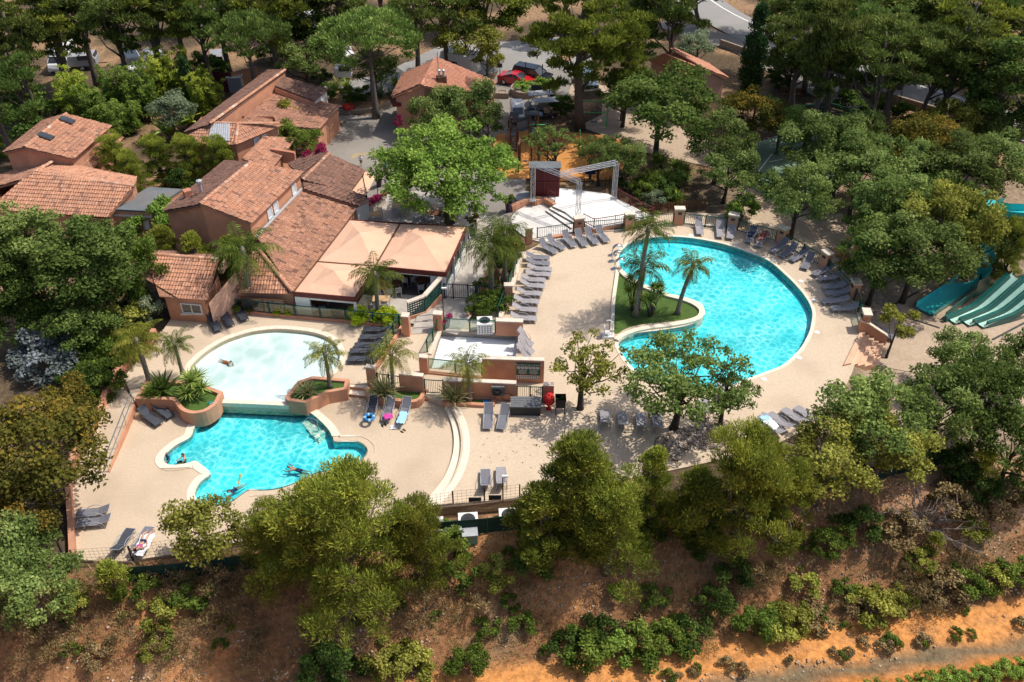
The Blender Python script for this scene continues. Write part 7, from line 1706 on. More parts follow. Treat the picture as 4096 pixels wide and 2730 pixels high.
tag(MB().beam(P(*g(3,1,740,740), -.5), P(*g(3,1,880,785), -.5), .1, .05).build('drain', mt['charcoal']), 'short drain strip at the end of the teal slide', 'drain', kind='structure')
def exer(label, p, rz):
    o = thing('exercise_machine', label, 'exercise machine', p, rz); mb = MB()
    mb.tube([(-.5,0,.05),(.5,0,.05)], .05, 6); mb.tube([(0,0,.05),(0,0,1.1),(.35,0,1.3)], .05, 6); mb.build('frame', mt['yellow'], o)
    MB().tube([(.35,-.3,1.3),(.35,.3,1.3)], .035, 6).build('handlebar', mt['yellow'], o); MB().box((-.35,0,.5), (.4,.36,.07)).build('seat', mt['yellow'], o); MB().tube([(-.35,0,.05),(-.35,0,.5)], .04, 6).build('seat_post', mt['yellow'], o); return o
exer('upper left yellow outdoor exercise machine behind the railing', P3(3,1,372,410), .4); exer('lower yellow outdoor exercise machine behind the railing', P3(3,1,375,462), 2.4); exer('right yellow outdoor exercise machine under the oaks', P3(3,1,430,440), 1.2); exer('back yellow outdoor exercise machine at the edge of the grove', P3(3,1,455,388), 3.6)
o = thing('basketball_hoop', 'white backboard basketball hoop at the back of the court', 'basketball hoop', P3(3,0,285,640))
a = P3(3,0,285,640); mb = MB(); mb.tube([(0,.9,0),(0,.9,2.6),(0,.15,3.2)], .07, 8); mb.build('pole', mt['green'], o)
bb = MB(); vs = [(.62*math.copysign(abs(math.cos(t))**.5, math.cos(t)), 0, 3.35+.44*math.copysign(abs(math.sin(t))**.5, math.sin(t))) for t in [k*PI/12 for k in range(24)]]; bb.add(vs+[(x, .05, z) for x, y, z in vs], [tuple(range(24)), tuple(range(47, 23, -1))]+[(i, 24+i, 24+(i+1) % 24, (i+1) % 24) for i in range(24)]); bb.build('backboard', mt['acwhite'], o)
mb = MB(); 
for s_ in (-.25,.25): mb.beam((s_,-.02,3.08), (s_,-.02,3.45), .012, .03)
for z_ in (3.08,3.45): mb.beam((-.25,-.02,z_), (.25,-.02,z_), .012, .03)
mb.build('target_square', mt['dkmetal'], o); MB().tube([(.22*math.cos(t*PI/10), -.25+.22*math.sin(t*PI/10), 3.02) for t in range(21)], .018, 5).build('rim', mt['c_orange'], o)
o = thing('court_shelter', 'dark green framed goal shelter round the basketball hoop', 'shelter', P3(3,0,280,650))
mb = MB(); A_, B_, C_ = P3(3,0,110,640), P3(3,0,285,615), P3(3,0,440,660)
for p in (A_, B_, C_): mb.tube([p, p+Vector((0,0,1.6))], .05, 6)
for z_ in (.5, 1.6): mb.beam(A_+Vector((0,0,z_)), B_+Vector((0,0,z_)), .08, .12); mb.beam(B_+Vector((0,0,z_)), C_+Vector((0,0,z_)), .08, .12)
mb.build('frame', mt['green'], o, world=True); mb = MB()
for k in range(5): mb.beam(A_+Vector((0,0,.2+.3*k)), B_+Vector((0,0,.2+.3*k)), .03, .16); mb.beam(B_+Vector((0,0,.2+.3*k)), C_+Vector((0,0,.2+.3*k)), .03, .16)
mb.build('boards', mt['charcoal'], o, world=True)
fence('slat_fence', 'black slatted fence along the near side of the court', 'fence', [P3(2,1,1240,50), P3(2,1,1330,85), P3(3,1,125,118)], 1.5, 'slats', 'dkmetal')
fence('slat_fence', 'black slatted fence along the left side of the court', 'fence', [P3(2,1,1240,50), P3(2,0,1250,800)], 1.3, 'slats', 'dkmetal')
for a, b_ in ((g(2,0,1262,880), g(3,0,20,790)), (g(3,0,5,830), g(3,0,90,815)), (g(3,1,30,105), g(3,1,200,118))):
    tag(MB().beam(P(*a, .27), P(*b_, .27), .1, .01).build('court_line', mt['white']), 'white painted line on the sports court', 'court line', kind='structure')
for i, (x0,y0,x1,y1) in enumerate(((60,480,175,485),(480,780,600,790))):
    o = thing('bench', ('weathered bench left of the basketball hoop','dark bench under the trees right of the court')[i], 'bench', P3(3,0,x0,y0+20)); a, b_ = P3(3,0,x0,y0+25), P3(3,0,x1,y1+25)
    MB().beam(a+Vector((0,0,.45)), b_+Vector((0,0,.45)), .4, .06).build('seat', mt['wood'], o, world=True); MB().beam(a+Vector((0,.25,.8)), b_+Vector((0,.25,.8)), .05, .3).build('backrest', mt['wood'], o, world=True)
    for t in (.1,.9): MB().box(a.lerp(b_, t)+Vector((0,0,.21)), (.08,.36,.42)).build('leg', mt['wood'], o, world=True)
o = thing('utility_pole', 'wooden utility pole with brace in front of the far road', 'utility pole', P3(3,0,1075,590)); MB().tube([(0,0,-.2),(0,0,6.2)], [.17,.12], 8).build('pole', mt['deadwood'], o); MB().tube([(-1.6,.3,0),(-.05,0,4.0)], .1, 6).build('brace', mt['deadwood'], o); MB().box((.15,0,6.0), (.35,.12,.12)).build('insulator', mt['acwhite'], o)
q = [PT(945,62), PT(1010,85), PT(1085,108), PT(1180,138), PT(1270,165), PT(1344,185)]
o = thing('guard_wall', 'long low pale wall between the lane and the public road', 'wall', q[0]); mb = MB()
for p, r_ in zip(q, q[1:]): mb.beam(p+Vector((0,0,.4)), r_+Vector((0,0,.4)), .25, .8)
mb.build('wall', mt['stone'], o, world=True)
fence('court_net', 'tall thin post and wire net behind the court', 'fence', [P3(3,0,180,545), P3(3,0,400,590), P3(3,0,655,590)], 2.6, 'wire', 'green')
mt['chairgrey'] = M('grey_chair', (.30,.30,.31), (.38,.38,.39), 6, .6)
def chair(label, p, rz, group, m='chairgrey'):
    if m not in CHP:
        o = thing('chair', label, 'chair'); MB().box((0,0,.45), (.44,.44,.04)).build('seat', mt[m], o)
        mb = MB(); 
        for k in range(4): mb.box((0,-.21,.55+.1*k), (.42,.025,.06))
        mb.build('backrest', mt[m], o)
        for sx in (-1,1):
            for sy in (-1,1): MB().tube([(sx*.19,sy*.19,.44),(sx*.22,sy*.22,0)], .018, 5).build('leg', mt['alu'], o)
            MB().tube([(sx*.21,-.2,.44),(sx*.21,-.23,.9)], .016, 5).build('back_post', mt['alu'], o)
        CHP[m] = o
    else: o = copy_tree(CHP[m])
    o.location = p; o.rotation_euler = (0,0,rz); o.scale = (.86,.86,.86); o['label'] = label; o['group'] = group; return o
CHP = {}
def table(label, p, rz=0, l=1.2, w=.75, m='woodlt'):
    o = thing('table', label, 'table', p, rz, s=.88); MB().box((0,0,.74), (l,w,.04)).build('table_top', mt[m], o)
    for sx in (-1,1):
        for sy in (-1,1): MB().tube([(sx*(l/2-.08),sy*(w/2-.07),.72),(sx*(l/2-.08),sy*(w/2-.07),0)], .022, 5).build('leg', mt['alu'], o)
    return o
def set_(p, rz, word, l=1.2, m='woodlt'):
    table(f'rectangular wooden table {word}', p, rz, l, .75, m); c, s_ = math.cos(rz), math.sin(rz)
    for x, y, r_ in ((-.3,-.55,0),(.3,-.55,0),(-.3,.55,PI),(.3,.55,PI)):
        chair(f'grey slatted chair at the table {word}', p+Vector((c*x-s_*y, s_*x+c*y, 0)), rz+r_, f'chairs at the table {word}')
ZT = .315
set_(P(*C4(300,150), ZT), .05, 'on the sunny terrace left of the plane tree', 1.3)
set_(P(*C4(440,180), ZT), -.15, 'under the plane tree', 1.1); set_(P(*C4(510,200), ZT), -.15, 'nearest the plane tree trunk', 1.1, 'wood')
set_(P(*C4(155,205), ZT), .1, 'behind the awning gutter', 1.0)
set_(P(*C4(440,600), .33), .3, 'inside the hall at the right', 1.1, 'wood'); set_(P(*C4(260,625), .33), .2, 'inside the hall behind the awning palm', 1.1, 'wood')
set_(P(*C4(190,715), .33), .0, 'in front of the hall beside the awning palm', 1.2); set_(P(*C4(350,560), .33), .2, 'deep inside the hall', 1.0, 'wood')
set_(P(*g(1,1,330,690), .33), 0, 'under the front awning', 1.1, 'wood')
o = thing('flower_box', 'pale long flower box with pink and red flowers on the terrace edge', 'flower box', P(*C4(150,130), .3))
a, b_ = P(*C4(115,150), .3), P(*C4(205,100), .3); MB().beam(a+Vector((0,0,.25)), b_+Vector((0,0,.25)), .35, .5).build('box', mt['cap'], o, world=True)
for t in (.15,.45,.8):
    ob = meshobj('flowers', crown_mesh(TM_['tinybush'][0], 'flower'), o); ob.location = a.lerp(b_, t)+Vector((0,0,.5))-ORG[o.name]
o = thing('seat_wall', 'timber topped stone seat wall beside the plane tree', 'seat wall', P(*C4(480,150), .3)); a, b_ = P(*C4(320,85), .3), P(*C4(640,195), .3)
MB().beam(a+Vector((0,0,.2)), b_+Vector((0,0,.2)), .35, .42).build('wall', mt['stone'], o, world=True); MB().beam(a+Vector((0,0,.45)), b_+Vector((0,0,.45)), .45, .06).build('seat', mt['woodlt'], o, world=True)
o = thing('chalkboard', 'white framed A-board standing by the plane tree', 'A-board', P(*C4(722,295), .3), .7)
for s_ in (-1,1):
    mb = MB(); mb.beam((-.3,s_*.28,0), (-.3,s_*.02,1.0), .05, .05); mb.beam((.3,s_*.28,0), (.3,s_*.02,1.0), .05, .05); mb.beam((-.3,s_*.02,1.0), (.3,s_*.02,1.0), .05, .05); mb.beam((-.3,s_*.25,.12), (.3,s_*.25,.12), .05, .05); mb.build('frame', mt['acwhite'], o)
    q = [(-.28,s_*.24,.15),(.28,s_*.24,.15),(.28,s_*.04,.95),(-.28,s_*.04,.95)]; MB().add(q, [(0,1,2,3)]).build('board', mt['charcoal'], o)
o = thing('planter_box', 'wooden planter box with orange flowers by the A-board', 'planter box', P(*C4(735,255), .3)); MB().box((0,0,.35), (.55,.55,.7)).build('box', mt['wood'], o); ob = meshobj('flowers', crown_mesh(TM_['tinybush'][0], 'rust'), o); ob.location = (0,0,.7)
def ringplanter(label, p, r, h, leaf, m='stone'):
    o = thing('stone_planter', label, 'planter', p); MB().lathe([(r,0),(r,h),(r-.28,h),(r-.28,h-.12)], n=26).build('planter_wall', mt[m], o)
    MB().lathe([(r-.27,h-.1),(r-.28,h-.09)], n=20).build('soil', mt['gravel'], o)
    for i in range(3):
        ob = meshobj('foliage', crown_mesh(TM_['bush2'][0], leaf), o); ob.location = (.5*math.cos(i*2.1), .45*math.sin(i*2.1), h-.15); ob.scale = (.75,.75,.6)
ringplanter('round pale stone planter with clipped plants beside the parked cars', P(*C7(343,165), .29), 1.45, .6, 'vine')
def boxplanter(label, pts, h, th=.25, leaf=None):
    o = thing('stone_planter', label, 'planter', pts[0]); MB().prism(pts, .2, .3+h, [offset(pts, -th)]).build('planter_wall', mt['stone'], o, world=True); MB().prism(offset(pts, -th), .3+h-.08, .3+h-.08).build('soil', mt['gravel'], o, world=True, fixn=False)
boxplanter('low rectangular stone planter beside the white end wall', Pz([C2(985,365), C2(1165,380), C2(1160,395), C2(985,385)], .3) if False else [P(*C2(*c), .5) for c in ((980,372),(1150,385),(1163,365),(1010,350))], .35)
boxplanter('small square stone planter at the large square shrub', [P(*C2(*c), .5) for c in ((985,480),(1010,525),(1048,490),(1030,472))], .4)
boxplanter('dark stone planter with small plants at the reception corner', [P(*C7(*c), .6) for c in ((70,185),(188,188),(186,150),(75,150))], .5)
o = thing('stone_border', 'curved rubble stone border below the stone pine', 'kerb', P(*g(1,0,600,570), .3)); MB().prism(ribbon(smooth_path([P(*g(1,0,x,y), .3) for x, y in ((385,575),(450,580),(520,580),(600,570),(660,550),(705,530))], 4), .35), .2, .62).build('stones', mt['stone'], o, world=True)
o = thing('stone_steps', 'short flight of old stone steps left of the stone pine', 'steps', P(*g(1,0,430,570), .3))
for i in range(3): MB().beam(P(*g(1,0,385,578-i*15), .4+.17*i), P(*g(1,0,485,580-i*15), .4+.17*i), .4, .17).build('tread', mt['stone'], o, world=True)
q = [P(*C7(*c), .3) for c in ((825,205),(910,200),(1005,185))]; slope_wall('stone_wall', 'low rubble wall right of the giant pine', 'wall', [(p, .2, .95) for p in q], .35, 'stone', None)
o = thing('wooden_ramp', 'small brown timber step at the white end wall', 'step', P(*g(1,0,350,590), .3)); MB().box((0,0,.15), (1.6,1.1,.3), rz=.5).build('deck', mt['wood'], o); MB().box((0,0,.33), (1.7,1.2,.05), rz=.5).build('boards', mt['wood'], o)
o = thing('barrow', 'small red wheelbarrow by the old stone steps', 'wheelbarrow', P(*g(1,0,475,582), .3), .6)
mb = MB(); mb.add([(-.3,-.25,.4),(.3,-.25,.4),(.3,.25,.4),(-.3,.25,.4),(-.45,-.35,.75),(.45,-.35,.75),(.45,.35,.75),(-.45,.35,.75)], [(3,2,1,0),(0,1,5,4),(1,2,6,5),(2,3,7,6),(3,0,4,7)]); mb.build('tray', mt['c_red'], o); MB().lathe([(.2,-.04),(.2,.04)], n=12).build('wheel', mt['tyre'], o).matrix_local = Matrix.Translation((.55,0,.2)) @ Matrix.Rotation(PI/2, 4, 'X'); mb = MB()
for s_ in (-1,1): mb.tube([(.55,s_*.08,.2),(-.9,s_*.3,.6)], .02, 5); mb.tube([(-.35,s_*.25,.45),(-.4,s_*.25,0)], .02, 5)
mb.build('handle', mt['dkmetal'], o)
o = thing('play_tower', 'brown timber climbing frame with bridge, steps and dark roof', 'climbing frame', P(*C7(320,700), .3))
def pp(x, y): return P(*C7(x, y), .31)
def posts(L_, h, w=.13):
    for x, y, hh in L_:
        p = pp(x, y); MB().box(p+Vector((0,0,(hh or h)/2)), (w, w, hh or h)).build('post', mt['wood'], o, world=True)
posts([(205,680,2.2),(260,685,2.2),(215,600,2.2),(270,600,2.2),(372,615,2.4),(430,600,2.4),(290,810,2.3),(278,870,2.3),(392,800,1.6),(460,825,2.4),(535,820,2.4),(455,760,2.4),(190,550,1.5)], 2.2)
dk = MB(); dk.prism([Z0(pp(*c),0) for c in ((205,650),(262,650),(268,585),(212,585))], 1.25, 1.33, bottom=True); dk.build('platform', mt['flatroof'], o, world=True)
mb = MB()
for i in range(6): mb.beam(pp(205,690)+Vector((0,.16*i,.2+.18*i)), pp(255,692)+Vector((0,.16*i,.2+.18*i)), .18, .05)
mb.build('steps', mt['flatroof'], o, world=True)
q0, q1 = pp(265,610)+Vector((0,0,1.25)), pp(375,590)+Vector((0,0,1.3)); mb = MB()
for i in range(10): c = q0.lerp(q1, (i+.5)/10); c.z -= .12*math.sin(PI*(i+.5)/10); mb.box(c, (.14,.75,.05))
mb.build('bridge', mt['flatroof'], o, world=True)
for dy in (-.38,.38): MB().beam(q0+Vector((0,dy,.45)), q1+Vector((0,dy,.45)), .03, .6).build('bridge_side', mt['flatroof'], o, world=True)
dk = MB(); dk.prism([Z0(pp(*c),0) for c in ((370,625),(440,620),(445,570),(378,575))], 1.25, 1.33, bottom=True); dk.build('platform', mt['flatroof'], o, world=True)
MB().box(pp(400,595)+Vector((0,0,2.5)), (1.1,.9,.1)).build('roof', mt['charcoal'], o, world=True); MB().box(pp(240,560)+Vector((0,.1,1.85)), (.75,.06,.8)).build('panel', mt['flatroof'], o, world=True)
MB().box(pp(440,560)+Vector((.1,0,1.6)), (.06,.6,.9)).build('panel', mt['yellow'], o, world=True)
a, b_ = pp(284,840)+Vector((0,0,2.25)), pp(430,800)+Vector((0,0,2.25)); MB().beam(pp(278,870)+Vector((0,0,2.3)), pp(290,810)+Vector((0,0,2.3)), .14, .14).build('beam', mt['wood'], o, world=True); MB().beam(a, b_, .14, .14).build('beam', mt['wood'], o, world=True)
MB().beam(pp(455,825)+Vector((0,0,1.4)), pp(540,820)+Vector((0,0,1.4)), .14, .14).build('beam', mt['wood'], o, world=True)
mb = MB(); c = a.lerp(b_, .4); mb.tube([c, Z0(c, .8)], .015, 4); mb.lathe([(.02,.85),(.14,.82),(.14,.78),(.02,.75)], (c.x, c.y, 0), 10); mb.build('rope_swing', mt['charcoal'], o, world=True)
mb = MB(); c = a.lerp(b_, .8)
for s_ in (-.2,.2): mb.tube([c+Vector((s_,0,0)), Z0(c+Vector((s_,0,0)), .3)], .014, 4)
for k in range(6): mb.tube([Z0(c+Vector((-.2,0,0)), .5+.3*k), Z0(c+Vector((.2,0,0)), .5+.3*k)], .02, 5)
mb.build('rope_ladder', mt['wood'], o, world=True)
o = thing('swing_frame', 'tall bright green swing frame at the right of the playground', 'swing', P(*C7(830,500), .3)); a, b_, c_, d_ = (P(*C7(*c), .3) for c in ((836,470),(1065,470),(818,740),(1060,790)))
for p in (a, b_): MB().tube([p, p+Vector((0,0,2.4))], .06, 6).build('post', mt['brightgreen'], o, world=True)
MB().tube([a+Vector((0,0,2.4)), b_+Vector((0,0,2.4))], .05, 6).build('beam', mt['brightgreen'], o, world=True); MB().tube([a+Vector((0,0,1.35)), b_+Vector((0,0,1.35))], .035, 6).build('beam', mt['brightgreen'], o, world=True)
for p in (c_, d_): MB().tube([p, p+Vector((0,0,2.4))], .05, 6).build('post', mt['brightgreen'], o, world=True)
mb = MB(); m_ = a.lerp(b_, .5); 
for s_ in (-.25,.25): mb.tube([m_+Vector((s_,0,2.4)), m_+Vector((s_,-.2,.6))], .012, 4)
mb.box(m_+Vector((0,-.2,.58)), (.55,.22,.05)); mb.build('swing_seat', mt['black'], o, world=True)
o = thing('seesaw', 'low green seesaw on springs at the back of the playground', 'seesaw', P(*C7(430,500), .3)); a, b_ = P(*C7(310,495), .3), P(*C7(545,500), .3); MB().beam(a+Vector((0,0,.5)), b_+Vector((0,0,.5)), .14, .08).build('beam', mt['brightgreen'], o, world=True); MB().tube([a.lerp(b_,.5), a.lerp(b_,.5)+Vector((0,0,.5))], .12, 8).build('spring', mt['charcoal'], o, world=True)
for t in (.03,.97): MB().box(a.lerp(b_,t)+Vector((0,0,.58)), (.4,.28,.08)).build('seat', mt['charcoal'], o, world=True)
o = thing('spring_rider', 'small blue spring rider behind the stage', 'spring rider', P(*C6(690,225), .3)); MB().tube([(0,0,0),(0,0,.45)], .11, 8).build('spring', mt['charcoal'], o); mb = MB(); mb.box((0,0,.6), (.8,.22,.25)); mb.box((.35,0,.85), (.18,.2,.35)); mb.build('body', mt['c_navy'], o); MB().tube([(.3,-.22,.85),(.3,.22,.85)], .025, 6).build('handle', mt['c_navy'], o)
q = [P(*C6(x, y), .3) for x, y in ((445,262),(645,295),(806,290),(840,275))]; fence('rope_fence', 'thin posts with wire along the orange playground behind the stage', 'fence', q, .95, 'wire', 'dkmetal')
o = thing('litter_bin', 'grey round litter bin at the left of the playground', 'litter bin', P(*C7(195,575), .3)); MB().lathe([(.22,0),(.27,.75),(.29,.8),(.2,.82)], n=14).build('bin', mt['zinc'], o); MB().lathe([(.3,.82),(.1,.95)], n=14).build('lid', mt['flatroof'], o)
q = [P(*C7(x, y), .3) for x, y in ((540,250),(600,255),(690,262))]; fence('picket_fence', 'wooden picket fence behind the golf carts', 'fence', q, 1.0, 'pickets', 'wood')
def signpost(label, p, h, w, hh, m='charcoal', rz=0):
    o = thing('sign_post', label, 'sign post', p, rz); MB().tube([(0,0,0),(0,0,h)], .04, 6).build('pole', mt['dkmetal'], o); MB().box((0,-.05,h-hh/2), (w,.04,hh)).build('sign', mt[m], o)
signpost('dark sign post at the reception corner', P(*C7(112,100), .3), 2.2, .45, .4); signpost('slim dark post beside the red car', P(*C7(340,80), .3), 2.1, .1, .3, 'charcoal'); signpost('slim dark post right of the dark car', P(*C7(488,110), .3), 2.2, .12, .25)
signpost('dark notice board behind the golf carts', P(*C7(475,240), .3), 1.6, 1.7, .9)
mt['carred'] = M('red_car_paint', (.45,.012,.018), (.50,.016,.022), 1, .2, spec=.8); mt['carblack'] = M('black_car_paint', (.01,.011,.013), (.016,.017,.02), 1, .15, spec=.8); mt['carsilver'] = M('silver_car_paint', (.40,.40,.40), (.46,.46,.46), 1, .3, metal=.3); mt['carwhite'] = M('white_vehicle_paint', (.66,.66,.65), (.74,.74,.73), 1, .35, spec=.5); mt['carblue'] = M('blue_grey_car_paint', (.10,.16,.22), (.13,.19,.26), 1, .2, spec=.7); mt['cargrey'] = M('grey_vehicle_panel', (.28,.29,.30), (.34,.35,.36), 1, .5)
mt['lampw'] = M('headlamp_lens', (.7,.7,.7), (.8,.8,.8), 2, .1, spec=.8); mt['lampr'] = M('tail_lamp_lens', (.45,.02,.02), (.5,.03,.03), 2, .2)
def wheel(o, x, y, r=.32, w=.2):
    t = MB().lathe([(r*.6,-w/2),(r*.95,-w/2),(r,-w/4),(r,w/4),(r*.95,w/2),(r*.6,w/2)], n=18).build('wheel', mt['tyre'], o); t.matrix_local = Matrix.Translation((x, y, r)) @ Matrix.Rotation(PI/2, 4, 'X')
    h = MB().lathe([(r*.6,-w/2+.01),(r*.55,-w/2-.005),(r*.2,-w/2-.02)], n=14).build('rim', mt['alu'], None); h.parent = t; CH.setdefault(t.name, []).append(h)
    h2 = MB().lathe([(r*.6,w/2-.01),(r*.55,w/2+.005),(r*.2,w/2+.02)], n=14).build('rim', mt['alu'], None); h2.parent = t; CH[t.name].append(h2)
def car(label, p, rz, paint, prof, roofp, Ln=4.1, Wd=1.75, cat='car', name='parked_car', r=.32, s=.87):
    """prof: side outline (x,z) of the lower body; roofp: side outline of the glasshouse"""
    o = thing(name, label, cat, p, rz, s=s)
    def hull(prof, w0, w1, nm, m, inset=0):
        zs = [z for _, z in prof]; z0, z1 = min(zs), max(zs); mb = MB(); n = len(prof)
        wd = [w0+(w1-w0)*((z-z0)/max(1e-3, z1-z0)) for _, z in prof]
        mb.add([(x, -w/2, z) for (x, z), w in zip(prof, wd)]+[(x, w/2, z) for (x, z), w in zip(prof, wd)], [tuple(range(n-1, -1, -1)), tuple(range(n, 2*n))]+[(i, (i+1) % n, n+(i+1) % n, n+i) for i in range(n)])
        ob = mb.build(nm, mt[m], o); md = ob.modifiers.new('b', 'BEVEL'); md.width = .06; md.segments = 2; md.angle_limit = .5
        return ob
    hull(prof, Wd*.97, Wd*.93, 'body', paint); hull(roofp, Wd*.90, Wd*.72, 'window_glass', 'pane')
    rx = [x for x, z in roofp if z > max(z for _, z in roofp)-.06]; zt_ = max(z for _, z in roofp)
    ob = MB().box(((min(rx)+max(rx))/2, 0, zt_+.015), (max(rx)-min(rx)+.12, Wd*.74, .06)).build('roof', mt[paint], o); md = ob.modifiers.new('b', 'BEVEL'); md.width = .025; md.segments = 2
    mb = MB(); pr = sorted(roofp, key=lambda q: q[0]); top = [q for q in roofp if q[1] > zt_-.06]; bot = [q for q in roofp if q[1] <= zt_-.06]
    for s_ in (-1,1):
        for (bx, bz), (tx, tz_) in ((min(bot), min(top)), (max(bot), max(top)), (((min(bot)[0]+max(bot)[0])/2, bot[0][1]), ((min(top)[0]+max(top)[0])/2, zt_))): mb.beam((bx, s_*Wd*.452, bz+.02), (tx, s_*Wd*.365, tz_), .07, .07)
    mb.build('roof_frame', mt[paint], o)
    xf, xr = max(x for x, _ in prof), min(x for x, _ in prof); L2 = (xf-xr)/2; zc = .68 if Ln < 5 else .85
    for s_ in (-1,1):
        MB().box((xf-.06, s_*Wd*.36, zc), (.1,.32,.14)).build('headlight', mt['lampw'], o); MB().box((xr+.05, s_*Wd*.40, zc+.1), (.1,.16,.3)).build('tail_light', mt['lampr'], o)
        wheel(o, xf-.85, s_*Wd*.43, r); wheel(o, xr+.78, s_*Wd*.43, r); ob = MB().box((.55 if Ln < 5 else xf-.7, s_*(Wd*.5+.06), 1.0 if Ln < 5 else 1.5), (.1,.18,.13)).build('mirror', mt[paint], o)
    mb = MB(); mb.box((xf-.01,0,.42), (.06,Wd*.7,.2)); mb.build('grille', mt['black'], o); MB().box((xr+.0,0,.5), (.03,.5,.11)).build('number_plate', mt['acwhite'], o); MB().box((xf+.03,0,.42), (.02,.5,.11)).build('number_plate', mt['acwhite'], o)
    return o
sal = [(2.02,.28),(2.08,.5),(2.02,.72),(1.0,.92),(-1.55,.98),(-2.0,.95),(-2.05,.5),(-1.95,.26)]
sport_r = [(.95,.9),(.15,1.24),(-.55,1.26),(-1.45,.97)]; hatch_r = [(1.15,.9),(.45,1.42),(-1.35,1.45),(-1.85,.95)]
suv = [(2.2,.36),(2.25,.6),(2.18,.92),(1.05,1.05),(-2.15,1.06),(-2.25,.6),(-2.15,.34)]; suv_r = [(1.05,1.03),(.4,1.62),(-2.0,1.66),(-2.15,1.05)]
van = [(2.4,.35),(2.45,.7),(2.3,1.05),(1.75,1.2),(-2.4,1.2),(-2.45,.6),(-2.4,.34)]; van_r = [(1.75,1.18),(1.15,1.85),(-2.3,1.95),(-2.42,1.18)]
car('red sports car parked beside the round stone planter', P(*C7(265,85), .29), math.radians(-25), 'carred', sal, sport_r, 4.1)
car('black people carrier parked beside the red sports car', P(*C7(400,55), .29), math.radians(-28), 'carblack', suv, [(1.35,1.03),(.6,1.6),(-1.9,1.64),(-2.1,1.05)], 4.5, 1.85)
car('blue grey car behind the giant pine trunk', P(*C7(890,85), .29), math.radians(-80), 'carblue', sal, hatch_r)
car('silver four wheel drive seen from behind at the campsite', P(*g(0,0,1118,335), .2), math.radians(105), 'carsilver', suv, suv_r, 4.6, 1.85, r=.36)
car('white camper van at the left edge of the campsite pines', P(*g(0,0,336,345), .2), math.radians(-85), 'carwhite', [(2.6,.4),(2.65,.8),(2.5,1.2),(2.0,1.45),(1.9,2.5),(-2.6,2.5),(-2.6,.4)], [(2.32,1.4),(1.98,1.9),(1.7,1.95),(1.7,1.4)], 5.4, 2.0, 'camper van', 'camper_van')
car('white panel van parked nose first under the pines', P(*g(0,0,692,360), .2), math.radians(-62), 'carwhite', van, van_r, 5.0, 1.95, 'van', 'parked_van')
def caravan(label, p, rz, Ln=3.6, Wd=2.0, Ht=2.1, m='carwhite'):
    o = thing('caravan', label, 'caravan', p, rz, s=.9); pf = [(Ln/2,.5),(Ln/2,1.3),(Ln/2-.35,Ht),(-Ln/2+.2,Ht),(-Ln/2,Ht-.4),(-Ln/2,.5)]; n = len(pf)
    ob = MB().add([(x,-Wd/2,z) for x,z in pf]+[(x,Wd/2,z) for x,z in pf], [tuple(range(n)), tuple(range(2*n-1, n-1, -1))]+[(i, n+i, n+(i+1) % n, (i+1) % n) for i in range(n)]).build('body', mt[m], o); md = ob.modifiers.new('b','BEVEL'); md.width = .08; md.segments = 2
    for s_ in (-1,1):
        MB().box((.2,s_*(Wd/2+.01),1.45), (1.1,.03,.5)).build('window', mt['pane'], o); wheel(o, -.1, s_*(Wd/2-.15), .3)
    MB().box((Ln/2-.1,0,1.5), (.1,1.3,.5)).build('window', mt['pane'], o); MB().box((-.2,0,Ht+.05), (.6,.5,.1)).build('roof_hatch', mt['cargrey'], o); MB().tube([(Ln/2,0,.5),(Ln/2+.9,0,.5)], .05, 6).build('tow_bar', mt['dkmetal'], o)
caravan('grey trailer tent beside the white camper van', P(*g(0,0,440,350), .2), .15, 3.0, 1.9, 1.7, 'cargrey')
caravan('white caravan among the trees left of the umbrella stone pine', P(*g(1,0,258,145), .2), math.radians(-70), 4.0, 2.1, 2.3)
caravan('pale caravan half hidden at the top of the campsite', P(*g(0,0,1080,150), .2), .6, 3.6, 2.0, 2.0, 'cargrey')
caravan('white box trailer left of the stone pine trunk', P(*g(1,0,450,410), .2), .1, 1.9, 1.4, 1.5)
car('white pick-up jeep with open back under the umbrella pine', P(*g(1,0,388,245), .2), math.radians(-40), 'carsilver', suv, [(1.0,1.03),(.6,1.6),(-.4,1.62),(-.6,1.05)], 4.4, 1.8)
car('pale hatchback behind the leafy oak left of the stone pine', P(*g(1,0,442,285), .2), math.radians(-60), 'carwhite', sal, hatch_r)
o = caravan('white lorry box behind the reception roof', P(*g(1,0,1045,380), .3), math.radians(150), 4.2, 2.1, 2.5)
o = thing('dome_tent', 'grey dome tent behind the yellow bamboo', 'tent', P(*g(0,0,790,325), .2)); mb = MB(); n = 14; vs = []
for i in range(7):
    t = i/6*PI/2
    for j in range(n): a = 2*PI*j/n; vs.append((1.5*math.cos(t)*math.cos(a), 1.2*math.cos(t)*math.sin(a), 1.6*math.sin(t)))
mb.add(vs, [(i*n+j, i*n+(j+1) % n, (i+1)*n+(j+1) % n, (i+1)*n+j) for i in range(6) for j in range(n)]); mb.build('canopy', mt['cargrey'], o); mb = MB()
for k in range(2): mb.tube([(1.52*math.cos(t)*math.cos(k*1.5+.7), 1.22*math.cos(t)*math.sin(k*1.5+.7), 1.62*math.sin(t)) for t in np.linspace(0, PI, 13)], .02, 4)
mb.build('pole', mt['dkmetal'], o)
o = thing('maroon_gate', 'dark maroon solid gate between the bamboo and the long house', 'gate', P(*g(0,0,1145,470), .2)); a, b_ = P(*g(0,0,1095,465), .2), P(*g(0,0,1198,475), .2); MB().beam(a+Vector((0,0,.95)), b_+Vector((0,0,.95)), .06, 1.9).build('panel', mt['maroon2'], o, world=True)
for p in (a, b_): MB().box(p+Vector((0,0,1)), (.2,.2,2.0)).build('post', mt['wood'], o, world=True)
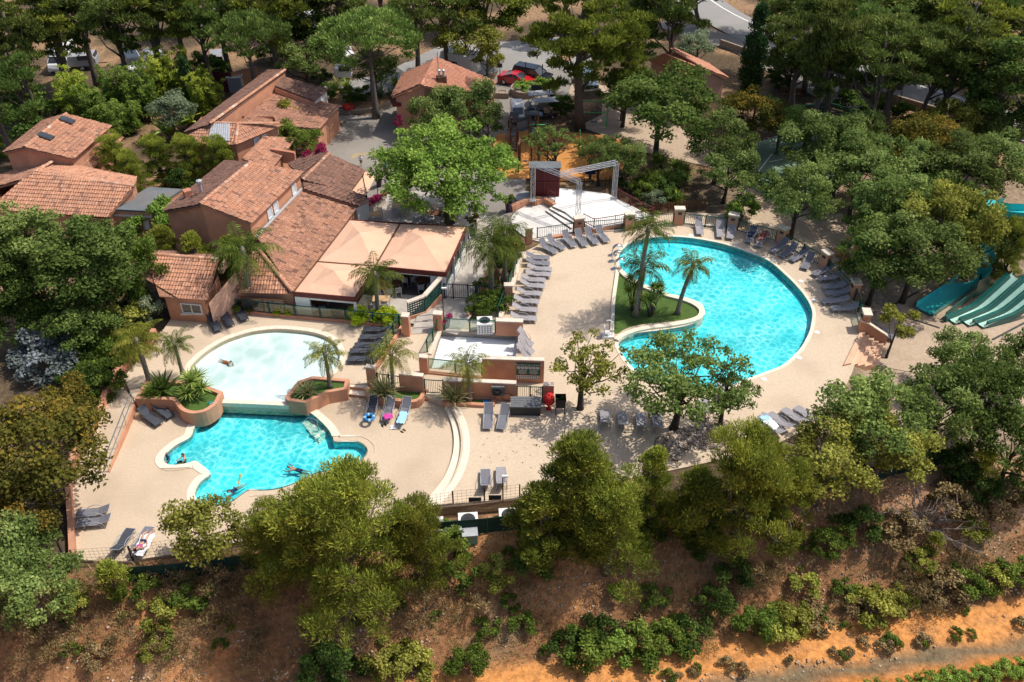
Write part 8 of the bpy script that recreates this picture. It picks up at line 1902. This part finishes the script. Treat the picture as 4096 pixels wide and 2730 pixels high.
wall_thing('salmon_wall', 'salmon wall between the maroon gate and the long house', 'wall', [P(*g(0,0,1198,475), .2), P(*g(0,0,1330,440), .2)], .2, 2.0, .25, 'salmon', 'tile_new')
o = thing('cool_unit', 'pale rooftop cabinet behind the maroon gate', 'cabinet', P(*g(0,0,1215,470), .2)); MB().box((0,0,.75), (1.2,.9,1.5)).build('body', mt['cargrey'], o); MB().box((0,0,1.53), (1.4,1.1,.06)).build('lid', mt['acwhite'], o)
def golf_cart(label, p, rz, roofm='cargrey', bodym='carwhite'):
    o = thing('golf_cart', label, 'golf cart', p, rz, s=.86); pf = [(1.35,.3),(1.38,.55),(1.1,.85),(.75,.9),(.65,.45),(-.2,.45),(-.3,.7),(-1.3,.7),(-1.4,.4),(-1.3,.28)]; n = len(pf)
    ob = MB().add([(x,-.58,z) for x,z in pf]+[(x,.58,z) for x,z in pf], [tuple(range(n)), tuple(range(2*n-1, n-1, -1))]+[(i, n+i, n+(i+1) % n, (i+1) % n) for i in range(n)]).build('body', mt[bodym], o); md = ob.modifiers.new('b','BEVEL'); md.width = .04; md.segments = 2
    for x in (-.35, -1.1): MB().box((x+.05,0,.78), (.5,1.1,.14)).build('seat', mt['woodlt'], o); MB().box((x-.2,0,1.05), (.1,1.1,.42)).build('seat_back', mt['woodlt'], o)
    ob = MB().box((-.2,0,1.9), (2.6,1.3,.08)).build('roof', mt[roofm], o); md = ob.modifiers.new('b','BEVEL'); md.width = .035; md.segments = 2
    for s_ in (-1,1):
        MB().tube([(.95,s_*.55,.85),(.6,s_*.56,1.88)], .025, 6).build('post', mt['dkmetal'], o); MB().tube([(-1.25,s_*.55,.7),(-1.3,s_*.56,1.88)], .025, 6).build('post', mt['dkmetal'], o)
        wheel(o, .95, s_*.55, .25, .18); wheel(o, -.9, s_*.55, .25, .18); MB().lathe([(.07,0),(.07,.04)], n=10).build('headlight', mt['lampw'], o).matrix_local = Matrix.Translation((1.33,s_*.4,.62)) @ Matrix.Rotation(PI/2, 4, 'Y')
    MB().add([(.97,-.52,.9),(.97,.52,.9),(.64,.54,1.84),(.64,-.54,1.84)], [(0,1,2,3)]).build('windscreen', mt['glass'], o); MB().tube([(.75,-.25,.85),(.55,-.25,1.1)], .02, 5).build('steering_column', mt['black'], o)
    mb = MB(); mb.tube([(.53+.05*math.cos(t*PI/8), -.25+.17*math.sin(t*PI/8), 1.1+.12*math.cos(t*PI/8)) for t in range(17)], .015, 5); mb.build('steering_wheel', mt['black'], o); return o
golf_cart('white golf cart with grey roof standing behind the other cart', P(*C7(450,320), .29), math.radians(192), 'cargrey', 'cargrey'); golf_cart('black golf cart with brown seats and grey roof in front', P(*C7(500,385), .29), math.radians(190), 'cargrey', 'carblack')
o = thing('tuk_tuk', 'white three wheeled tuk-tuk facing the playground', 'tuk-tuk', P(*C7(265,410), .29), math.radians(-85), s=.92); pf = [(1.25,.35),(1.2,.95),(.95,1.0),(.6,1.62),(.4,1.72),(-1.2,1.72),(-1.3,1.5),(-1.3,.35)]; n = len(pf)
ob = MB().add([(x,-.6,z) for x,z in pf]+[(x,.6,z) for x,z in pf], [tuple(range(n)), tuple(range(2*n-1, n-1, -1))]+[(i, n+i, n+(i+1) % n, (i+1) % n) for i in range(n)]).build('body', mt['carwhite'], o); md = ob.modifiers.new('b','BEVEL'); md.width = .12; md.segments = 3
q = [(.96,-.48,1.04),(.96,.48,1.04),(.63,.46,1.58),(.63,-.46,1.58)]; MB().add([(x+.04,y,z+.02) for x,y,z in q], [(0,1,2,3)]).build('windscreen', mt['pane'], o)
for s_ in (-1,1): MB().box((-.2,s_*.605,1.25), (.9,.02,.5)).build('window', mt['pane'], o); wheel(o, -.85, s_*.52, .25, .16); MB().lathe([(.09,0),(.09,.05)], n=10).build('headlight', mt['lampw'], o).matrix_local = Matrix.Translation((1.22,s_*.35,.7)) @ Matrix.Rotation(PI/2, 4, 'Y')
wheel(o, .95, 0, .25, .16)
def bike(label, p, rz, m='black'):
    o = thing('bicycle', label, 'bicycle', p, rz, s=.88)
    for x in (-.52,.52):
        w = MB().tube([(x+.33*math.cos(t*PI/12), 0, .34+.33*math.sin(t*PI/12)) for t in range(25)], .018, 5, cap=False).build('wheel', mt['tyre'], o); mb = MB()
        for k in range(6): mb.tube([(x,0,.34), (x+.32*math.cos(k*PI/3), 0, .34+.32*math.sin(k*PI/3))], .004, 3)
        s_ = mb.build('spokes', mt['steel'], w)
    mb = MB()
    for a, b_ in (((-.52,0,.34),(-.08,0,.32)),((-.08,0,.32),(-.22,0,.85)),((-.52,0,.34),(-.2,0,.75)),((-.2,0,.76),(.36,0,.8)),((-.08,0,.32),(.38,0,.7)),((.52,0,.34),(.34,0,.95))): mb.tube([a, b_], .02, 5)
    mb.build('frame', mt[m], o); MB().box((-.23,0,.9), (.25,.14,.06)).build('saddle', mt['black'], o); MB().tube([(.3,-.28,1.0),(.36,-.1,1.0),(.36,.1,1.0),(.3,.28,1.0)], .016, 5).build('handlebar', mt['dkmetal'], o); MB().tube([(-.08,-.1,.2),(-.08,.1,.44)], .015, 5).build('pedals', mt['dkmetal'], o)
bike('dark bicycle in front of the tuk-tuk', P(*C7(265,478), .29), .05); bike('dark bicycle in front of the black golf cart', P(*C7(515,492), .29), PI-.05); bike('bicycle leaning at the reception corner', P(*C7(105,365), .29), 1.4)
o = thing('bike_rack', 'dark hoop bike rack behind the climbing frame', 'bike rack', P(*C7(390,450), .29))
for c in ((392,450),(590,455)): MB().tube([P(*C7(*c), .29), P(*C7(*c), .29)+Vector((0,0,.95))], .035, 6).build('post', mt['wood'], o, world=True)
MB().tube([P(*C7(392,450), .29)+Vector((0,0,.9)), P(*C7(590,455), .29)+Vector((0,0,.9))], .02, 5).build('rail', mt['dkmetal'], o, world=True)
a = P(*C2(1285,575), .284); tag(MB().add([a+Vector(v) for v in ((-.9,.5,0),(.9,.62,0),(.9,.3,0),(-.6,.15,0),(-.9,-.5,0),(-1.2,-.4,0))], [(0,5,4,3),(0,3,2,1)]).build('road_marking', M('faded_yellow_paint', (.34,.27,.14), (.40,.32,.18), 6, .9, world=True), fixn=False), 'faded yellow arrow painted on the square', 'road marking', kind='structure')
for x0,y0,x1,y1 in ((150,65,250,135),(190,155,250,150)): tag(MB().beam(P(*C7(x0,y0), .287), P(*C7(x1,y1), .287), .12, .008).build('bay_line', mt['white']), 'white parking bay line', 'bay line', kind='structure')
def body(parent, J, skin, s=1.0):
    """one continuous skinned figure; J: joint positions"""
    V, E, R = [], [], []
    def add(p, r, par=None):
        V.append(Vector(p)*s); R.append(r*s); i = len(V)-1
        if par is not None: E.append((par, i))
        return i
    pel = add(J['pelvis'], .125); wst = add(Vector(J['pelvis']).lerp(Vector(J['chest']), .5), .108, pel); ch = add(J['chest'], .128, wst)
    nk = add(J['neck'], .055, ch); h0 = add(Vector(J['neck']).lerp(Vector(J['head']), .55), .075, nk); hd = add(J['head'], .098, h0)
    up = (Vector(J['head'])-Vector(J['neck'])).normalized(); top = add(Vector(J['head'])+up*.075, .07, hd)
    fc = Vector(J.get('face', (0,-1,0))).normalized(); nose = add(Vector(J['head'])+fc*.115-up*.01, .018, hd)
    for sd in ('L', 'R'):
        sh = add(J['sh'+sd], .058, ch); el = add(J['el'+sd], .043, sh); wr = add(J['wr'+sd], .03, el)
        d = (Vector(J['wr'+sd])-Vector(J['el'+sd])).normalized(); pm = add(Vector(J['wr'+sd])+d*.06, .034, wr)
        side = d.cross(Vector((.2,.1,1))); side = side.normalized() if side.length > .1 else Vector((1,0,0)); drop = side.cross(d).normalized()
        for k, l in enumerate((.062,.075,.07,.055)):
            b0 = Vector(J['wr'+sd])+d*.085+side*(-.03+.02*k); k1 = add(b0, .010, pm); k2 = add(b0+d*l*.55-drop*.004, .009, k1); add(b0+d*l-drop*.018, .008, k2)
        t1 = add(Vector(J['wr'+sd])+d*.045-side*.04, .011, pm); add(Vector(J['wr'+sd])+d*.08-side*.058, .009, t1)
        hp = add(J['hip'+sd], .088, pel); kn = add(J['kn'+sd], .056, hp); cf = add(Vector(J['kn'+sd]).lerp(Vector(J['an'+sd]), .35), .053, kn); an = add(J['an'+sd], .034, cf)
        add(J['toe'+sd], .028, an)
    me = bpy.data.meshes.new('body'); me.from_pydata([tuple(v) for v in V], E, []); o = bpy.data.objects.new('body', me); COL.objects.link(o)
    md = o.modifiers.new('skin', 'SKIN')
    for i, sv in enumerate(me.skin_vertices[0].data): sv.radius = (R[i], R[i]*.85 if i in (0,1,2) else R[i]); sv.use_root = (i == 0)
    sb = o.modifiers.new('sub', 'SUBSURF'); sb.levels = 1; sb.render_levels = 1
    dg = bpy.context.evaluated_depsgraph_get(); m2 = bpy.data.meshes.new_from_object(o.evaluated_get(dg)); bpy.data.objects.remove(o)
    m2.polygons.foreach_set('use_smooth', [True]*len(m2.polygons)); m2.materials.clear(); m2.materials.append(skin); m2.name = 'body'
    b = meshobj('body', m2, parent); return b
def shell(parent, b, pred, off, m, name):
    """clothing: the body faces that pred picks, pushed outwards"""
    me = b.data; mb = MB(); vm = {}
    vn = [v.normal.copy() for v in me.vertices]
    for p in me.polygons:
        if pred(p.center):
            idx = []
            for vi in p.vertices:
                if vi not in vm: vm[vi] = len(mb.v); mb.v.append(me.vertices[vi].co+vn[vi]*off)
                idx.append(vm[vi])
            mb.f.append(tuple(idx))
    if mb.f: return mb.build(name, mt[m], parent, smooth=True, fixn=False)
STAND = dict(pelvis=(0,0,.95), chest=(0,0,1.32), neck=(0,0,1.47), head=(0,-.02,1.63), face=(0,-1,0), shL=(.19,0,1.40), elL=(.25,.03,1.12), wrL=(.25,-.06,.88), shR=(-.19,0,1.40), elR=(-.25,.05,1.13), wrR=(-.24,-.02,.88), hipL=(.1,0,.88), knL=(.11,-.14,.50), anL=(.11,-.02,.09), toeL=(.12,-.17,.04), hipR=(-.1,0,.88), knR=(-.11,.02,.49), anR=(-.11,.18,.12), toeR=(-.11,.08,.03))
LIE = dict(pelvis=(0,0,.13), chest=(0,-.38,.20), neck=(0,-.55,.27), head=(0,-.70,.34), face=(0,.2,1), shL=(.19,-.46,.2), elL=(.33,-.25,.12), wrL=(.26,-.02,.13), shR=(-.19,-.46,.2), elR=(-.36,-.62,.2), wrR=(-.18,-.74,.3), hipL=(.1,.07,.12), knL=(.14,.48,.2), anL=(.15,.88,.06), toeL=(.17,.93,.18), hipR=(-.1,.07,.12), knR=(-.12,.45,.30), anR=(-.11,.82,.06), toeR=(-.12,.9,.16))
SWIM = dict(pelvis=(0,.1,-.12), chest=(0,-.27,-.03), neck=(0,-.43,.04), head=(0,-.55,.13), face=(0,-1,.1), shL=(.19,-.34,-.02), elL=(.32,-.55,-.06), wrL=(.25,-.80,-.04), shR=(-.19,-.34,-.02), elR=(-.38,-.42,-.10), wrR=(-.48,-.66,-.1), hipL=(.1,.17,-.13), knL=(.16,.55,-.17), anL=(.2,.93,-.13), toeL=(.22,1.08,-.15), hipR=(-.1,.17,-.13), knR=(-.14,.52,-.27), anR=(-.16,.9,-.3), toeR=(-.17,1.03,-.33))
SIT = dict(pelvis=(0,0,-.45), chest=(0,.03,-.08), neck=(0,.02,.07), head=(0,-.02,.22), face=(0,-1,-.1), shL=(.19,.02,-.01), elL=(.29,-.15,-.22), wrL=(.2,-.4,-.3), shR=(-.19,.02,-.01), elR=(-.3,-.12,-.22), wrR=(-.2,-.38,-.28), hipL=(.1,-.06,-.48), knL=(.16,-.46,-.42), anL=(.12,-.55,-.85), toeL=(.13,-.7,-.88), hipR=(-.1,-.06,-.48), knR=(-.15,-.46,-.42), anR=(-.12,-.5,-.85), toeR=(-.13,-.66,-.88))
PRONE = dict(pelvis=(0,0,.08), chest=(0,-.36,.20), neck=(0,-.5,.31), head=(0,-.6,.45), face=(0,-1,-.1), shL=(.19,-.42,.22), elL=(.24,-.52,.02), wrL=(.1,-.72,.0), shR=(-.19,-.42,.22), elR=(-.24,-.52,.02), wrR=(-.1,-.72,.0), hipL=(.1,.07,.07), knL=(.12,.48,.03), anL=(.12,.88,.05), toeL=(.12,1.03,.02), hipR=(-.1,.07,.07), knR=(-.14,.46,.03), anR=(-.18,.86,.06), toeR=(-.18,1.0,.03))
def person(label, p, rz, J, s=1.0, skin='skin', hair='hair', clothes=(), long=False):
    o = thing('person', label, 'person', p, rz); b = body(o, J, mt[skin], s)
    H0, N0 = Vector(J['head'])*s, Vector(J['neck'])*s; up = (H0-N0).normalized(); fc = Vector(J['face']).normalized()
    shell(o, b, lambda c: (c-H0).length < .16*s and ((c-H0).dot(up) > .03*s or (c-H0).dot(fc) < -.02*s) and (c-H0).dot(up) > (-.12 if long else -.05)*s, .018*s, hair, 'hair')
    PV, CH_ = Vector(J['pelvis'])*s, Vector(J['chest'])*s; ax = (CH_-PV).normalized(); L_ = (CH_-PV).length
    kn = [Vector(J['kn'+k])*s for k in 'LR']; hp = [Vector(J['hip'+k])*s for k in 'LR']
    def near_arm(c):
        for k in 'LR':
            a, e = Vector(J['el'+k])*s, Vector(J['wr'+k])*s
            for q in (a, e, (a+e)/2, a.lerp(Vector(J['sh'+k])*s, .4)):
                if (c-q).length < .085*s: return True
        return False
    for m, zone, nm in clothes:
        if zone == 'trunks':
            f = lambda c: not near_arm(c) and (c-PV).dot(ax) < .10*s and min((c-h).length for h in hp) < .27*s
        elif zone == 'brief':
            f = lambda c: not near_arm(c) and -.14*s < (c-PV).dot(ax) < .06*s and (c-PV).length < .22*s
        elif zone == 'bra':
            f = lambda c: not near_arm(c) and abs((c-CH_).dot(ax)+.02*s) < .075*s and (c-CH_).length < .2*s
        elif zone == 'top':
            f = lambda c: not near_arm(c) and -.05*s < (c-PV).dot(ax) < L_+.13*s and (c-(PV+CH_)/2).length < .40*s
        elif zone == 'shorts':
            f = lambda c: not near_arm(c) and (c-PV).dot(ax) < .08*s and min((c-h.lerp(k, .35)).length for h, k in zip(hp, kn)) < .27*s
        shell(o, b, f, .012*s, m, nm)
    return o
person('child in white top and green shorts walking across the square', P(*C2(1262,636), .28), 2.9, STAND, .56, 'skin', 'hair', (('c_whitecloth','top','shirt'),('c_khaki','shorts','shorts')))
person('adult in dark top and blue shorts walking beside the plane tree', P(*g(1,0,664,890), .28), .6, STAND, .92, 'skin2', 'hair', (('c_teal_swim','top','shirt'),('c_blue','shorts','shorts')))
person('sunbather in a red bikini on the lounger at the pool head', P3(2,1,1275,350)+Vector((0,0,.36)), math.atan2(-.86,-.5)-PI/2, LIE, .86, 'skin2', 'hairred', (('c_red','brief','bikini_bottom'),('c_red','bra','bikini_top')), True)
person('sunbather lying on a white towel by the wire fence', P(188,714,.36), math.atan2(1,.12)-PI/2, LIE, .86, 'skin', 'hair', (('c_navy','brief','bikini_bottom'),('c_pink','bra','bikini_top')), True)
person('bather in orange trunks lying on elbows in the white shallow pool', P(*g(0,2,1162,68), .24), math.radians(62), PRONE, .6, 'skin', 'hair', (('c_orange','trunks','trunks'),))
person('child in blue swim top in the round bay of the lower pool', P(*g(0,2,858,540), -.08), -.5, SIT, .64, 'skin', 'hairred', (('c_blue','top','swim_top'),), True)
person('dark haired bather sitting in the round bay of the lower pool', P(*g(0,2,942,548), .02), -1.2, SIT, .86, 'skin', 'hair', (('c_navy','shorts','trunks'),))
sw = person('bather holding a yellow noodle in the lower pool', P(*g(0,2,1200,712), -.1), -.7, SWIM, .64, 'skin', 'hair', (('c_navy','top','swim_top'),))
pn = P(*g(0,2,1228,690), -.05); tag(MB().tube(smooth_path([P(*g(0,2,1222,690), -.05), P(*g(0,2,1226,665), .1), P(*g(0,2,1232,635), .35)], 4), .04, 8).build('pool_noodle', mt['yellow'], smooth=True), 'yellow pool noodle held by a bather in the lower pool', 'pool noodle')
person('swimmer in dark trunks near the lower edge behind the huge pine', P(*g(1,2,205,610), -.1), -1.7, SWIM, .72, 'skin2', 'hair', (('c_navy','trunks','trunks'),))
rng = np.random.RandomState(9); N = 8000; vs, fs = [], []
ico = np.array([(1,0,0),(-1,0,0),(0,1,0),(0,-1,0),(0,0,1),(0,0,-1)], float); icf = [(0,2,4),(2,1,4),(1,3,4),(3,0,4),(2,0,5),(1,2,5),(3,1,5),(0,3,5)]
k = 0; X_, Y_ = rng.uniform(-26, 30, N*3), rng.uniform(21, 36, N*3); D_ = yf(X_)-Y_; ok = (D_ > .7) & (D_ < 8.6) & ((D_ < 6.1) | (D_ > 7.9) | (rng.rand(N*3) < .12)) & (hn(X_*.8, Y_*.8)+.5*hn(X_*2, Y_*2)+rng.rand(N*3)*.9 > .35)
X_, Y_ = X_[ok][:N], Y_[ok][:N]; Zt = TZ(X_, Y_); n = len(X_)
sz = .022+.08*rng.rand(n)**3; V_ = ico[None]*(sz[:, None, None]*(.7+.6*rng.rand(n, 6, 1)))*np.array([1,1,.7]); V_ += np.stack([X_, Y_, Zt+sz*.3], -1)[:, None, :]
F_ = (np.arange(n)[:, None, None]*6+np.array(icf)[None]).reshape(-1, 3)
me = npmesh('stones', V_.reshape(-1, 3), F_, M('pale_limestone', (.36,.24,.15), (.58,.44,.31), 1.5, .95, .3, 8, world=True)); tag(meshobj('stones', me), 'loose pale stones scattered over the red slope', 'stones', kind='stuff')
n = 1500; pts_ = []
xs_ = [p.x for p in peb]; ys_ = [p.y for p in peb]
while len(pts_) < n:
    x, y = rng.uniform(min(xs_), max(xs_)), rng.uniform(min(ys_), max(ys_))
    if inpoly(x, y, peb): pts_.append((x, y, .33))
pts_ = np.array(pts_); sz = .05+.05*rng.rand(n); V_ = ico[None]*(sz[:, None, None]*(.8+.4*rng.rand(n, 6, 1)))*np.array([1,1,.6])+pts_[:, None, :]
F_ = (np.arange(n)[:, None, None]*6+np.array(icf)[None]).reshape(-1, 3)
me = npmesh('pebbles', V_.reshape(-1, 3), F_, M('mixed_pebbles', (.17,.12,.085), (.60,.50,.41), 4, .9, world=True, detail=1)); tag(meshobj('pebbles', me), 'mixed pale and brown pebbles in the bed under the deck oak', 'pebbles', kind='stuff')
n = 26000; X_, Y_ = rng.uniform(-26, 30, n*2), rng.uniform(21, 35, n*2); D_ = yf(X_)-Y_; ok = (D_ > .3) & (D_ < 6.2) & (hn(X_*.9+3, Y_*.9)+rng.rand(n*2)*.6 > .12); X_, Y_ = X_[ok][:n], Y_[ok][:n]; n = len(X_); Zt = TZ(X_, Y_)
a = rng.rand(n)*6.28; l = .10+.22*rng.rand(n); b = np.stack([X_, Y_, Zt], -1); sd_ = np.stack([np.cos(a), np.sin(a), 0*a], -1)*.02; tp = b+np.stack([np.cos(a+1.5)*l*.6, np.sin(a+1.5)*l*.6, l], -1)
V_ = np.stack([b-sd_, b+sd_, tp], 1).reshape(-1, 3); me = npmesh('dry_grass', V_, np.arange(3*n).reshape(n, 3), L['grass'], var=rng.rand(n)); tag(meshobj('dry_grass', me), 'dry grass blades scattered over the slope', 'dry grass', kind='stuff')
n = 420; V_, W_ = [], []
while len(V_) < n:
    c = ((890,560,16),(765,540,10),(1120,590,18),(110,560,9),(700,590,14),(960,590,14))[rng.randint(6)]; u, v = c[0]+rng.normal()*c[2]*3, c[1]+rng.normal()*c[2]
    p = P(u, v, .306 if u > 600 else .006); a = rng.rand()*6.28; l = .03+.04*rng.rand(); e = np.array([math.cos(a), math.sin(a), .15*rng.normal()])*l; f = np.array([-math.sin(a), math.cos(a), .1])*l*.5; q = np.array(p)+(0,0,.012)
    V_ += [np.stack([q-e, q+f, q+e, q-f])]
V_ = np.concatenate(V_); me = npmesh('fallen_leaves', V_, np.arange(4*n).reshape(n, 4), L['drybush'], var=rng.rand(n)); tag(meshobj('fallen_leaves', me), 'dry fallen leaves scattered on the deck below the oaks', 'fallen leaves', kind='stuff')
cam = bpy.data.cameras.new('camera'); co = bpy.data.objects.new('camera', cam); COL.objects.link(co)
cam.sensor_width = 36; cam.lens = 36*F/1344; cam.clip_end = 6000; cam.clip_start = .5
co.location = (0, 0, H); co.rotation_euler = (PI/2-PITCH, 0, 0); SC.camera = co
EL, AZ = math.radians(60), math.radians(76)    # AZ: measured from +Y towards +X
sd = Vector((math.cos(EL)*math.sin(AZ), math.cos(EL)*math.cos(AZ), math.sin(EL)))
sun = bpy.data.lights.new('sun', 'SUN'); so = bpy.data.objects.new('sun', sun); COL.objects.link(so)
sun.energy = 4.1; sun.angle = math.radians(.6); sun.color = (1, .945, .86)
so.rotation_euler = sd.to_track_quat('Z', 'Y').to_euler(); so.location = (0, 60, 60)
wd = bpy.data.worlds.new('World'); SC.world = wd; wd.use_nodes = True
nt = wd.node_tree; bg = nt.nodes['Background']
sky = nt.nodes.new('ShaderNodeTexSky'); sky.sky_type = 'NISHITA'; sky.sun_disc = False; sky.sun_elevation = EL; sky.sun_rotation = AZ; sky.air_density = .8; sky.dust_density = 2.5; sky.ozone_density = .5
nt.links.new(sky.outputs[0], bg.inputs[0]); bg.inputs[1].default_value = .17
SC.view_settings.view_transform = 'Standard'; SC.view_settings.look = 'None'; SC.view_settings.exposure = 0
cy = SC.cycles
cy.max_bounces = 5; cy.diffuse_bounces = 2; cy.use_adaptive_sampling = True; cy.adaptive_threshold = .02; cy.glossy_bounces = 2; cy.transmission_bounces = 2; cy.transparent_max_bounces = 6
cy.caustics_reflective = False; cy.caustics_refractive = False
